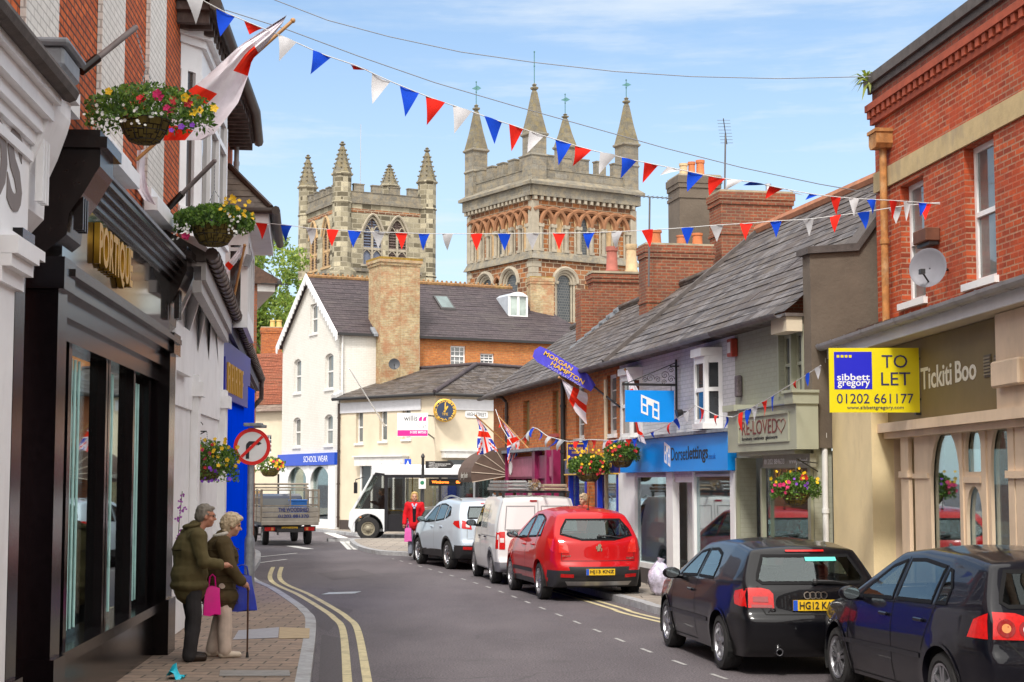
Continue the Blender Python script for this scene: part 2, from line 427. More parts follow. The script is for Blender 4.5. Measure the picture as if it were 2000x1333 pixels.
WHT=mat('white_road_paint',(.7,.69,.66),.7,var=.2,vscale=10,stain=.6,stain_col=(.2,.19,.18),stain_scale=4)
m=MB()
seg=[p for p in LK if 14<p.y<41]
for o0,o1 in((.33,.43),(.54,.64)):strip(m,offset_line(seg,o0),offset_line(seg,o1),.005)
seg=[p for p in RK if 20.8<p.y<33]
for o0,o1 in((-.22,-.31),(-.42,-.51)):strip(m,offset_line(seg,o0),offset_line(seg,o1),.005)
struct(m.build('road_marking',YEL))
m=MB()
def dash_line(pts,dl,gl,wd,phase=0):
 P=[V((p[0],p[1],0))for p in pts];s=phase;tot=sum((P[i+1]-P[i]).length for i in range(len(P)-1))
 def pt(d):
  for i in range(len(P)-1):
   l=(P[i+1]-P[i]).length
   if d<=l:return P[i].lerp(P[i+1],d/l),(P[i+1]-P[i]).normalized()
   d-=l
  return P[-1],(P[-1]-P[-2]).normalized()
 while s<tot:
  a,t=pt(s);b,_=pt(min(tot,s+dl));nn=V((t.y,-t.x,0))*wd/2
  m.face([a-nn+V((0,0,.005)),a+nn+V((0,0,.005)),b+nn+V((0,0,.005)),b-nn+V((0,0,.005))]);s+=dl+gl
dash_line(smooth_line([(2.6,16.4),(1.73,20.5),(.62,27),(-.5,33.3),(-2.1,40.5),(-3.3,45.5)]),.5,.9,.05)
struct(m.build('road_marking',mat('worn_dash_paint',(.40,.39,.38),.8,var=.3,vscale=10,stain=.7,stain_col=(.13,.12,.12),stain_scale=5)));m=MB()
for a,b,wd in(((568,1067),(604,1073),.16),((641,1041),(683,1056),.2),((667,1057),(684,1074),.09),((676,1057),(693,1074),.09),((664,1042),(712,1050),.1)):
 p,q=gnd(*a),gnd(*b);t=(q-p).normalized();nn=V((t.y,-t.x,0))*wd
 m.face([p-nn+V((0,0,.005)),p+nn+V((0,0,.005)),q+nn+V((0,0,.005)),q-nn+V((0,0,.005))])
for a,b,wd in(((500,1089),(580,1081),.05),((505,1100),(560,1093),.05)):
 p,q=gnd(*a),gnd(*b);t=(q-p).normalized();nn=V((t.y,-t.x,0))*wd
 m.face([p-nn+V((0,0,.005)),p+nn+V((0,0,.005)),q+nn+V((0,0,.005)),q-nn+V((0,0,.005))])
struct(m.build('road_marking',WHT))
# worn patches where the tarmac has been dug up, and the reflective cover plate
m=MB()
for poly in([(590,1205),(628,1178),(690,1192),(640,1235)],[(622,1333),(628,1240),(662,1246),(676,1333)],[(620,1120),(700,1112),(740,1124),(650,1134)]):
 m.face([gnd(*p)+V((0,0,.003))for p in poly])
struct(m.build('road_section',mat('dark_tarmac',(.086,.074,.079),.85,var=.3,vscale=30,bmp=.5,bscale=120)))
# ================================================================ shared building materials
ORANGE=brick_mat('orange_brick',(.55,.165,.045),(.34,.085,.03),(.34,.17,.09),stain=.3,dark=.35)
REDBR=brick_mat('red_brick',(.56,.10,.03),(.27,.042,.018),(.42,.22,.14),stain=.3,dark=.35,ms=.011,blotch=(.42,.068,.026))
DARKBR=brick_mat('dark_chimney_brick',(.30,.085,.04),(.20,.06,.035),(.25,.16,.1),stain=.6,dark=.4)
WBRICK=brick_mat('white_painted_brick',(.72,.70,.65),(.69,.67,.62),(.60,.58,.53),ms=.008,stain=.22,stain_col=(.42,.38,.3),dark=.08,bmp=.35)
GREYBR=brick_mat('greywhite_painted_brick',(.66,.65,.66),(.62,.61,.62),(.5,.5,.5),ms=.008,stain=.25,stain_col=(.34,.31,.28),dark=.1,bmp=.4)
SAGEBR=brick_mat('sage_painted_brick',(.37,.375,.30),(.355,.36,.285),(.33,.335,.265),ms=.008,stain=.25,stain_col=(.24,.22,.16),dark=.1,bmp=.25)
YELBR=brick_mat('yellow_stock_brick',(.52,.41,.23),(.36,.26,.13),(.44,.37,.26),stain=.4,stain_col=(.12,.09,.05),dark=.35,blotch=(.36,.17,.09))
SLATE=brick_mat('slate_roof',(.19,.172,.17),(.05,.040,.037),(.012,.011,.012),.34,.25,.012,rough=.6,bmp=.4,stain=.6,stain_col=(.075,.048,.036),dark=.35,sscale=.6,blotch=(.10,.078,.058))
SLATE2=brick_mat('purple_slate_roof',(.085,.066,.072),(.058,.046,.052),(.018,.015,.017),.32,.2,.007,rough=.6,bmp=.35,stain=.28,stain_col=(.13,.12,.1),dark=.35,sscale=.7)
REDTILE=brick_mat('red_clay_tiles',(.34,.105,.055),(.24,.075,.042),(.07,.03,.02),.17,.11,.008,bmp=.6,stain=.4,stain_col=(.12,.1,.06),dark=.35)
CREAM=mat('cream_render',(.84,.68,.40),.85,var=.08,vscale=2.5,bmp=.25,bscale=30,stain=.4,stain_col=(.42,.30,.16))
CREAM2=mat('pale_cream_render',(.66,.57,.43),.85,var=.07,vscale=3,bmp=.25,bscale=25,stain=.2,stain_col=(.45,.37,.25))
PINKC=mat('pinkish_cream_joinery',(.76,.58,.41),.55,var=.08,vscale=4,stain=.35,stain_col=(.36,.26,.17))
WHITE=mat('white_gloss',(.80,.80,.80),.35,var=.06,stain=.12,stain_col=(.5,.48,.44),stain_scale=3)
OFFW=mat('weathered_white_paint',(.72,.71,.69),.55,var=.1,stain=.3,stain_col=(.4,.36,.3),stain_scale=2.5)
SAGE=mat('sage_paint',(.34,.345,.25),.5,var=.07,stain=.12,stain_col=(.2,.19,.13))
SAGED=mat('sage_sign_panel',(.38,.385,.29),.5,var=.05)
BLACKP=mat('black_iron',(.018,.017,.018),.45,var=.3,vscale=20)
BROWNP=mat('brown_pipe',(.05,.032,.025),.5,var=.3)
CREAMP=mat('cream_pipe',(.55,.43,.29),.5,var=.15)
LEAD=mat('lead_flashing',(.23,.25,.28),.6,var=.3,vscale=7)
STONE=mat('weathered_stone',(.36,.31,.22),.9,var=.3,vscale=4,bmp=.5,stain=.5,stain_col=(.1,.09,.08))
COPE=mat('dark_coping',(.10,.085,.08),.9,var=.4,vscale=6,bmp=.6)
TERRA=mat('terracotta_pot',(.55,.17,.06),.75,var=.25,vscale=8,stain=.4)
BUFFPOT=mat('buff_pot',(.58,.42,.24),.75,var=.25,vscale=8,stain=.4)
REDPOT=mat('red_pot',(.36,.11,.08),.75,var=.25,vscale=8)
GREYREN=mat('grey_render',(.145,.115,.088),.95,var=.25,vscale=1.5,bmp=.8,bscale=18,stain=.8,stain_col=(.10,.075,.06))
GUT=mat('grey_gutter',(.36,.35,.36),.5,var=.15)
GUTD=mat('dark_gutter',(.10,.085,.08),.55,var=.4,stain=.5,stain_col=(.25,.2,.15))
GL=glass_mat('window_glass');GLB=glass_mat('window_glass_blind',(.30,.30,.28));GLL=glass_mat('window_glass_pale',(.14,.15,.15))  # pane tints: dark, blind-coloured and a paler grey
SHOPG=clear_glass('shop_glass',(.88,.93,.93),.22)
BLUE=mat('azure_sign',(.0,.28,.85),.35,var=.03)
NAVY=mat('royal_blue_paint',(.018,.028,.30),.4,var=.1)
MAG=mat('magenta_paint',(.25,.012,.08),.45,var=.2,stain=.15,stain_col=(.2,.1,.12))
GOLD=mat('gold_leaf',(.75,.42,.05),.35,metal=.6,var=.1)
GOLDP=mat('gold_paint',(.70,.42,.05),.4,var=.08)
WLET=mat('white_lettering',(.85,.85,.85),.5,var=0)
BLET=mat('black_lettering',(.015,.015,.02),.5,var=0)
RED=mat('red_paint',(.62,.03,.025),.45,var=.1)
INTER=mat('shop_interior',(.30,.29,.26),.8,var=.3,vscale=1.5)
INTERD=mat('dim_interior',(.12,.115,.11),.8,var=.4,vscale=1.2)
# ================================================================ right-hand row
RW=Frame((-.55,48.9),(.196,-.981));RL=25.35
uD=RW.U(1211,3);uG=RW.U(1437,3)
EZ=4.62
def rbox(mb,u0,u1,z0,z1,d0,d1):RW.box(mb,u0,u1,z0,z1,d0,d1)
def px_hole(F,x0,y0,x1,y1,d=0):
 a=F.hit(x0,(y0+y1)/2,d)[0];b=F.hit(x1,(y0+y1)/2,d)[0]
 xm=(x0+x1)/2
 return(a,b,F.hit(xm,y1,d)[1],F.hit(xm,y0,d)[1])
def gutter(F,parent,u0,u1,z,d,r,m,every=1.2):
 mb=MB();n=7;rows=[]
 for u in(u0,u1):rows.append([F.p(u,z-r*math.sin(math.pi*k/n)*1.0,d+r*math.cos(math.pi*k/n))for k in range(n+1)])
 for u in(u1,u0):rows.append([F.p(u,z-(r-.012)*math.sin(math.pi*k/n),d+(r-.012)*math.cos(math.pi*k/n))for k in range(n+1)])
 mb.grid(rows+[rows[0]])
 s=u0+.3
 while s<u1:
  rr=r*1.12;mb.grid([[F.p(q,z+.004-rr*math.sin(math.pi*k/n),d+rr*math.cos(math.pi*k/n))for k in range(n+1)]for q in(s,s+.07)]);s+=every
 return mb.build('gutter',m,parent,recalc=False)
def pipe(F,parent,u,z0,z1,d,r,m,every=1.1,name='downpipe',head=True,base=None):
 mb=MB();F.tube(mb,[(u,z0,d),(u,z1,d)],r,10)
 z=z0+.4
 while z<z1:F.tube(mb,[(u,z,d),(u,z+.07,d)],r*1.25,10);z+=every
 return mb.build(name,m,parent,smooth=40)
def chimney(name_parent,F,u0,u1,d0,d1,z0,z1,m,pots=(),capm=None,part=True,label=None,cat='chimney',cap=.1,over=.05):
 mb=MB();F.box(mb,u0,u1,z0,z1,d0,d1)
 for k,(h,o)in enumerate(((.24,over),(.14,over*1.6))):
  F.box(mb,u0-o,u1+o,z1-h,z1-h+.1,d0-o,d1+o)
 c=mb.build('chimney' if part else 'stack',m,name_parent)
 f=MB();F.box(f,u0-over,u1+over,z1+.002,z1+.06,d0-over,d1+over);f.build('capping',capm or STONE,c)
 for(u,d,r,h,pm)in pots:
  p=MB();p.lathe([(r*1.1,0),(r*1.1,h*.1),(r*.95,h*.14),(r*.82,h*.8),(r*.98,h*.84),(r*.98,h),(r*.7,h),(r*.7,h*.85)],F.p(u,z1+.05,d),seg=14)
  p.build('pot',pm,c,smooth=40)
 return c
 # ---- brick house with the estate agent and the magenta shop
h1=thing('brick_house','orange brick house with narrow boarded windows, magenta shopfront and slate roof','house',RW.p(0,0,0))
mb=MB()
blind=[px_hole(RW,1022,783,1034,870),px_hole(RW,1079,763,1091,848),px_hole(RW,982,796,990,868)]
wins=[px_hole(RW,1125,751,1141,857),px_hole(RW,1186,731,1204,848)]
sh1=(RW.U(1112,2.2),RW.U(1146,2.2));sh2=(RW.U(1168,2.2),RW.U(1208,2.2));dr=(RW.U(1150,2.2),RW.U(1165,2.2))
mg0,mg1=RW.U(998,2.6),RW.U(1096,2.6)
holes=blind+wins+[(sh1[0],sh1[1],.5,2.28),(sh2[0],sh2[1],.5,2.28),(dr[0],dr[1],.12,2.4),(mg0+.1,mg1-2.3,.6,2.3)]
wall_holes(RW,mb,0,uD,.12,EZ-.02,holes,.28)
ORWALL=brick_mat('flared_orange_brick',(.60,.19,.05),(.42,.11,.04),(.40,.20,.09),stain=.3,stain_col=(.16,.06,.03),dark=.45)
mb.build('wall',ORWALL,h1)
OLIVE=mat('olive_boards',(.20,.13,.035),.6,var=.2)
for b in blind[:2]:
 q=MB();rbox(q,b[0]+.005,b[1]-.005,b[2]+.005,b[3]-.005,-.16,-.1);q.build('boarded_window',OLIVE,h1)
q=MB();b=blind[2];rbox(q,b[0]+.005,b[1]-.005,b[2]+.005,b[3]-.005,-.12,-.06);q.build('boarded_window',OFFW,h1)
q=MB();b=blind[1];rbox(q,b[0]-.08,b[1]+.08,b[2]-.09,b[2],0.002,.09);q.build('brick_sill',mat('red_sill',(.33,.06,.05),.7),h1)
for wn in wins:window(RW,*wn,h1,OFFW,GLL,rec=.08,fw=.08,bars=(1,2))
# roof, its left verge, gutter
RL_R=MB();e0,e1=-.25,uD+.05
slates(RL_R,RW.p(e0,EZ,.32),RW.p(e1,EZ,.32),RW.p(e1,6.75,-2.5),RW.p(e0,6.75,-2.5),.23,rnd=random.Random(2))
RW.poly(RL_R,[(e0,EZ-.05),(e1,EZ-.05),(e1,EZ-.01),(e0,EZ-.01)],-.1,.3)
RL_R.face([RW.p(e0,6.74,-2.5),RW.p(e1,6.74,-2.5),RW.p(e1,4.5,-5),RW.p(e0,4.5,-5)])
RL_R.build('roof',SLATE,h1)
q=MB();q.prism([RW.p(0,4.3,.0),RW.p(0,6.66,-2.5),RW.p(0,4.3,-5)],RW.u*.2);q.prism([RW.p(0,.1,-.285),RW.p(0,4.29,-.285),RW.p(0,4.29,-5),RW.p(0,.1,-5)],RW.u*.25);q.build('gable_wall',ORWALL,h1)
q=MB();q.tube([RW.p(e0-.05,6.8,-2.5),RW.p(e1,6.8,-2.5)],.11,8);q.build('ridge_tiles',SLATE,h1,smooth=40)
gutter(RW,h1,e0,uD-.02,EZ-.02,.40,.075,GUTD,.9)
pipe(RW,h1,RW.U(1106,3),.2,EZ-.1,.08,.06,BLACKP)
pipe(RW,h1,RW.U(994,3),.2,EZ-.25,.07,.045,BROWNP)
pipe(RW,h1,RW.U(1190,3),.2,EZ-.3,.07,.045,CREAMP)
q=MB();RW.tube(q,[(RW.U(994,3),EZ-.25,.07),(RW.U(994,3),EZ-.12,.2),(RW.U(994,3),EZ-.08,.38)],.045,8);q.build('swan_neck',BROWNP,h1,smooth=40)
# chimney on the ridge (two blocks)
uc=RW.U(1206,6.5,-2.5);u1_=RW.hit(1206,590,-2.5)[0]
chimney(h1,RW,u1_-.3,u1_+.3,-3.4,-1.75,5.2,7.75,DARKBR,[(u1_,-2.9,.17,.8,BUFFPOT),(u1_,-2.35,.17,.72,REDPOT)],over=.04)
q=MB();rbox(q,u1_-.3,u1_+.3,5.2,7.3,-1.745,-1.4);q.build('chimney_shoulder',DARKBR,h1)
q=MB();
for k in range(7):q.prism([RW.p(u1_+.45,5.6+k*.17,-1.05-k*.2),RW.p(u1_+.45,5.72+k*.17,-1.05-k*.2),RW.p(u1_+.45,5.9+k*.17,-1.35-k*.2),RW.p(u1_+.45,5.6+k*.17,-1.35-k*.2)],RW.u*.02)
q.build('stepped_flashing',LEAD,h1)
# magenta shopfront
q=MB();F=RW
fz0,fz1=2.2,2.78
rbox(q,mg0,mg1-.05,fz0,fz1,.003,.12)
for a,b in((mg0-.02,mg0+.22),(mg1-2.5,mg1-2.15),(mg1-.95,mg1-.75),(mg1-.2,mg1)):
 rbox(q,a,b,.12,fz1+.12,.004,.2)
for k in range(3):rbox(q,mg0+.25+k*.9,mg0+.31+k*.9,.7,fz0-.002,.003,.08)
rbox(q,mg0+.2,mg1-2.4,.12,.7,.003,.09);rbox(q,mg1-2.2,mg1-1,.12,2.2,-.05,.05)
q.build('shopfront',MAG,h1)
q=MB();rbox(q,mg0-.1,mg1-1.2,fz1+.122,fz1+.2,.003,.3);q.build('cornice',LEAD,h1)
q=MB();rbox(q,mg0+.1,mg1-2.3,.6,2.3,-.1,-.08);q.build('shop_window',GLL,h1)
for a,b in((mg1-.72,mg1-.25),(mg0+.25,mg1-2.6)):
 q=MB();rbox(q,a,b,2.25,2.73,.122,.138);q.build('sign_board',mat('faded_magenta',(.42,.13,.2),.5,var=.3,vscale=5),h1)
q=MB();q.lathe([(.0,0),(.2,.0),(.2,.02),(0,.02)],RW.p(mg0+.7,2.5,.14),RW.n,seg=9);q.build('emblem',WLET,h1)
# navy estate-agent shopfront
for(a,b)in(sh1,sh2):
 q=MB();rbox(q,a-.05,b+.05,2.3,2.62,.003,.1);o=q.build('sign_board',mat('navy_sign',(.012,.014,.12),.35),h1)
 q=MB();rbox(q,a-.06,b+.06,2.27,2.3,.003,.12);rbox(q,a-.06,b+.06,2.622,2.65,.003,.12);q.build('gold_trim',GOLDP,o)
 text('Hampton' if a==sh2[0]else 'Morgan',RW,a+.15,b-.2,2.37,2.56,.1,GOLDP,o,bold=.02)
 q=MB()
 for x in(a,b-.1):rbox(q,x,x+.1,.5,2.27,-.08,.03)
 rbox(q,a,b,.12,.5,.003,.04);q.build('shopfront',mat('bright_navy_paint',(.008,.03,.45),.4,var=.1),h1)
 q=MB();rbox(q,a+.1,b-.1,.5,2.28,-.1,-.09);q.build('shop_window',SHOPG,h1)
 q=MB();rbox(q,a,b,.3,2.4,-1.6,-1.5);rbox(q,a,b,.3,.45,-1.5,-.3);q.build('shop_interior',INTER,h1)
q=MB();rbox(q,dr[0],dr[1],.14,2.4,-.2,-.14);q.build('door',mat('dark_navy_door',(.006,.008,.1),.35),h1)
# ---- white painted shop with the azure fascia
h2=thing('white_shop','white painted brick shop with bright blue letting agent fascia and slate roof','shop',RW.p(uD,0,0))
bay=(RW.U(1376,3.5),RW.U(1412,3.5));b2=(RW.U(1228,3.4),RW.U(1256,3.4))
hz0,hz1=3.12,4.28
w1=(RW.U(1243,2),RW.U(1304,2));w2=(RW.U(1358,2),RW.U(1430,2))
mb=MB();wall_holes(RW,mb,uD,uG,2.2,EZ-.02,[(bay[0]+.1,bay[1]-.1,hz0,hz1),(b2[0]+.1,b2[1]-.1,hz0-.1,hz1)],.28);mb.build('wall',GREYBR,h2)
def oriel(F,parent,u0,u1,z0,z1,dep,fm,gm):
 q=MB();g=MB();c=dep*.8
 P=[(u0,.004),(u0+c,dep),(u1-c,dep),(u1,.004)]
 for i in range(3):
  (ua,da),(ub,db)=P[i],P[i+1]
  A=F.p(ua,0,da);B=F.p(ub,0,db);W=(B-A).length;f2=Frame(A,(B-A))
  if f2.n.dot(F.n)<0 and i==1:f2.n=-f2.n
  fw=.075
  for x0,x1 in((0,fw),(W-fw,W)):f2.box(q,x0,x1,z0,z1,-.07,0)
  for za,zb in((z0,z0+fw),(z1-.12,z1),((z0+z1)/2-.035,(z0+z1)/2+.035)):f2.box(q,fw,W-fw,za,zb,-.06,-.005)
  f2.box(g,fw*.7,W-fw*.7,z0+.05,z1-.1,-.04,-.034)
 top=[F.p(u,z1,d+(.06 if d>.1 else 0))for u,d in P];q.prism(top,V((0,0,.14)))
 bot=[F.p(u,z0-.1,d+(.04 if d>.1 else 0))for u,d in P];q.prism(bot,V((0,0,.1)))
 o=q.build('oriel_window',fm,parent);g.build('pane',gm,o)
 return o
oriel(RW,h2,bay[0],bay[1],hz0,hz1,.26,WHITE,GL);oriel(RW,h2,b2[0],b2[1],hz0-.1,hz1,.22,OFFW,glass_mat('brown_blind',(.13,.05,.025)))
q=MB();fa=RW.U(1211,2.6,.16),RW.U(1421,2.6,.16)
rbox(q,fa[0],fa[1],2.3,2.94,.003,.16);fas=q.build('fascia_sign',BLUE,h2)
text('Dorset',RW,RW.U(1311,2.6,.16),RW.U(1343,2.6,.16),2.5,2.74,.162,BLET,fas)
text('lettings',RW,RW.U(1344,2.6,.16),RW.U(1383,2.6,.16),2.44,2.75,.162,BLET,fas,bold=.016)
text('.co.uk',RW,RW.U(1384,2.6,.16),RW.U(1398,2.6,.16),2.5,2.6,.162,mat('dark_blue_letter',(.01,.12,.45),.4),fas)
def house_logo(F,u0,u1,z0,z1,d,m,parent,skew=0.0,name='logo'):
 """two blocky windows joined by a stepped roof line"""
 q=MB();W=u1-u0;H=z1-z0
 def b(x0,x1,y0,y1):F.poly(q,[(u0+x*W,z0+y*H-skew*x*H)for x,y in((x0,y0),(x1,y0),(x1,y1),(x0,y1))],d,d+.004)
 for xo in(0,.62):
  b(xo,xo+.08,0,1);b(xo+.3,xo+.38,0,1);b(xo+.08,xo+.3,0,.12);b(xo+.08,xo+.3,.44,.56);b(xo+.08,xo+.3,.86,1)
 b(.38,.62,.62,1);return q.build(name,m,parent)
house_logo(RW,RW.U(1298,2.6,.16),RW.U(1309,2.6,.16),2.48,2.86,.162,WLET,fas,.25)
q=MB();rbox(q,fa[0],fa[1]+.05,2.945,3.0,.003,.24);q.build('fascia_cover',LEAD,h2)
# ground floor joinery
q=MB();rbox(q,uD,w1[0],.12,2.29,-.1,.04);rbox(q,w1[1],w1[1]+.42,.12,2.29,-.1,.03);rbox(q,w2[0]-.09,w2[0],.12,2.29,-.1,.03);rbox(q,w2[1],uG,.12,2.29,-.1,.04)
for a,b in(w1,w2):rbox(q,a,b,.42,.52,-.1,.08);rbox(q,a,b,2.24,2.29,-.1,0)
rbox(q,w1[1]+.422,w2[0]-.092,2.1,2.29,-.9,-.02)
q.build('shopfront',WHITE,h2)
q=MB();rbox(q,w1[1]+.43,w2[0]-.1,.13,2.1,-.3,-.25);q.build('door',mat('white_door',(.6,.6,.6),.4),h2)
q=MB();rbox(q,uD-.01,w1[1]+.33,.10,.42,-.2,.09);rbox(q,w2[0]-.15,uG,.10,.42,-.2,.09);q.build('plinth',mat('dark_plinth',(.07,.06,.06),.6),h2)
for a,b in(w1,w2):
 q=MB();rbox(q,a,b,.52,2.24,-.03,-.025);q.build('shop_window',SHOPG,h2)
q=MB();rbox(q,w1[0]-.3,w2[1],.2,2.6,-1.3,-1.2);rbox(q,w1[0]-.3,w2[1],.13,.5,-1.2,-.15);q.build('shop_interior',mat('light_interior',(.55,.55,.48),.8,var=.35,vscale=1.5),h2)
q=MB();rr=random.Random(5)
for a,b in(w1,w2):
 for i in range(5):
  for j in range(4):
   u=a+.15+(b-a-.3)*i/5;z=.62+j*.4
   if a==w1[0]and j>1:continue
   rbox(q,u,u+(b-a)/5*.78,z,z+.3,-.16,-.15)
q.build('window_cards',[mat('property_cards',(.75,.80,.88),.5,var=.5,vscale=22)],h2)
q=MB();
for j in range(5):rbox(q,w2[0]+.1,w2[1]-.1,.57+j*.4,.6+j*.4,-.17,-.145)
q.build('card_rails',mat('blue_rail',(.06,.12,.5),.4),h2)
# ---- sage green shop
h3=thing('green_shop','sage green painted shop with a projecting sign box and twin sash window','shop',RW.p(uG,0,0))
gw=px_hole(RW,1524,650,1569,772)
sw=(RW.U(1496,1.8),RW.U(1584,1.8));dd=(RW.U(1446,1.8),RW.U(1490,1.8))
mb=MB();wall_holes(RW,mb,uG,RL,.12,EZ-.02,[gw,(dd[0],sw[1],.5,2.5)],.28);mb.build('wall',SAGEBR,h3)
gm_=(gw[0]+gw[1])/2
for a,b in((gw[0],gm_-.03),(gm_+.03,gw[1])):window(RW,a,b,gw[2],gw[3],h3,SAGE,GLL,rec=.07,fw=.055,sill=False)
q=MB();rbox(q,gm_-.03,gm_+.03,gw[2],gw[3],-.1,.02);rbox(q,gw[0]-.07,gw[1]+.07,gw[3],gw[3]+.09,.002,.05);rbox(q,gw[0]-.07,gw[0],gw[2],gw[3],.002,.03);rbox(q,gw[1],gw[1]+.07,gw[2],gw[3],.002,.03);q.build('window_surround',SAGE,h3)
bx=(RW.U(1419,2.9,.36),RW.U(1553,2.9,.36));bz0,bz1=2.58,3.24
q=MB();rbox(q,bx[0],bx[1],bz0,bz1,.003,.34);rbox(q,bx[0]-.02,bx[0]+.55,bz1,bz1+.1,.003,.42);rbox(q,bx[1]-.32,bx[1]+.03,bz1,bz1+.16,.003,.4);rbox(q,bx[1]-.36,bx[1]+.06,bz1+.16,bz1+.2,.003,.43)
rbox(q,bx[0]+.3,bx[1]-.3,bz0-.06,bz0-.002,.003,.26)
p0,p1,q0,q1=bx[0]+.55,bx[1]-.28,bz0+.12,bz1-.1
for a in((p0,p1,q0,q0+.025),(p0,p1,q1-.025,q1),(p0,p0+.025,q0+.026,q1-.026),(p1-.025,p1,q0+.026,q1-.026)):rbox(q,*a,.341,.36)
sb=q.build('sign_box',SAGED,h3)
q=MB();rbox(q,bx[0]+.56,bx[1]-.33,bz1+.003,bz1+.02,.003,.37);q.build('lead_cap',LEAD,sb)
MAROON=mat('maroon_lettering',(.20,.045,.035),.5,var=0)
ux=lambda x:RW.U(x,2.9,.35)
text('PRE-LOVED',RW,ux(1441),ux(1517),2.84,3.06,.342,MAROON,sb)
q=MB();hc,hw=ux(1525),(ux(1533)-ux(1517))/2
RW.tube(q,[(hc+hw*(16*math.sin(t)**3)/16,2.95+.11*(13*math.cos(t)-5*math.cos(2*t)-2*math.cos(3*t)-math.cos(4*t))/15,.344)for t in[i*6.283/24 for i in range(25)]],.006,5);q.build('heart_logo',MAROON,sb)
text('furniture  ceramics  glassware',RW,ux(1448),ux(1517),2.74,2.81,.342,BLET,sb)
q=MB();ub=RW.U(1490,2.4,.1),RW.U(1582,2.4,.1);rbox(q,*ub,2.32,2.52,.003,.1);sb2=q.build('sign_board',mat('sage_grey_board',(.27,.26,.20),.5),h3)
text('01202 884633',RW,ub[0]+.08,ub[0]+.95,2.38,2.46,.102,WLET,sb2);text('www.reloved',RW,ub[0]+1.15,ub[1]-.1,2.38,2.46,.102,WLET,sb2)
q=MB();rbox(q,sw[0]-.12,sw[0]-.04,.12,2.32,-.02,.05);rbox(q,sw[1],RL-.02,.12,2.5,.003,.05);rbox(q,dd[0]-.06,dd[0],.12,2.5,.003,.06);rbox(q,sw[0]-.04,sw[1],.12,.5,.003,.05);q.build('shopfront',SAGE,h3)
q=MB();rbox(q,sw[0]-.04,sw[1],.5,2.31,-.06,-.05);q.build('shop_window',SHOPG,h3)
q=MB();rbox(q,dd[0]-.02,sw[0]-.14,.12,2.5,-.95,-.9);q.build('recess_wall',SAGEBR,h3)
q=MB();rbox(q,sw[0],sw[1]+.5,.2,2.6,-1.2,-1.1);q.build('shop_interior',INTER,h3)
text('NOLV',RW,sw[1]-.1,sw[0]+.25,2.12,2.3,-.045,GOLDP,h3,name='window_lettering')
# ---- shared high roof over the two shops, parted where the shops meet
def high_roof(h,u0,u1,rs):
 q=MB();slates(q,RW.p(u0,EZ,.34),RW.p(u1,EZ,.34),RW.p(u1,7.5,-3.1),RW.p(u0,7.5,-3.1),.25,.014,.008,random.Random(rs))
 q.face([RW.p(u0,7.49,-3.1),RW.p(u1,7.49,-3.1),RW.p(u1,4.7,-6.2),RW.p(u0,4.7,-6.2)])
 rbox(q,u0,u1,EZ-.06,EZ-.012,-.1,.33)
 o=q.build('roof',SLATE,h)
 q=MB();q.tube([RW.p(u0,7.55,-3.1),RW.p(u1,7.55,-3.1)],.12,8);q.build('ridge_tiles',mat('orange_ridge',(.40,.16,.08),.8,var=.3,stain=.4),h,smooth=40)
 return o
high_roof(h2,uD+.12,uG,7);high_roof(h3,uG+.003,RL-.2,8)
gutter(RW,h2,uD+.1,uG+.05,EZ-.02,.42,.08,mat('slate_gutter',(.16,.16,.17),.5,var=.35,stain=.5,stain_col=(.3,.26,.2)),.8);gutter(RW,h3,uG+.05,RL-.25,EZ-.02,.42,.075,GUTD,1.1)
q=MB();q.prism([RW.p(uD+.12,4.4,.1),RW.p(uD+.12,7.42,-3.1),RW.p(uD+.12,4.4,-6.2)],RW.u*.25);q.build('verge_wall',DARKBR,h2)
q=MB();v0,v1=V((0,0,0)),0
a,b=RW.p(uD+.06,EZ-.02,.36),RW.p(uD+.06,7.5,-3.1);nn=RW.u.cross(b-a).normalized()*.09
if nn.z<0:nn=-nn
q.hexa([a,a+RW.u*.16,b+RW.u*.16,b,a+nn,a+RW.u*.16+nn,b+RW.u*.16+nn,b+nn]);q.build('verge',COPE,h2)
# near gable end, rendered, with its sloping coping
GE=Frame(RW.p(RL-.22,0,.02),(.981,.196))
q=MB()
K=[GE.hit(1607,503),GE.hit(1661,496),GE.hit(1719,413)]
sl=(K[2][1]-K[1][1])/(K[2][0]-K[1][0]);top=(K[2][0]+1.3,K[2][1]+1.3*sl)
pts=[(-.02,2.6),(top[0]+.5,2.6),top,(K[1][0],K[1][1]),(-.02,K[0][1])]
GE.poly(q,pts,0,.3);q.build('gable_wall',GREYREN,h3)
q=MB();GE.poly(q,[(-.08,K[0][1]),(K[1][0]-.02,K[1][1]),top,(top[0],top[1]+.12),(K[1][0]-.05,K[1][1]+.11),(-.08,K[0][1]+.1)],-.1,.36);q.build('coping',COPE,h3)
q=MB();rbox(q,RL-.9,RL-.24,EZ-.28,EZ-.06,.05,.3);q.build('barge_end',CREAM2,h3)
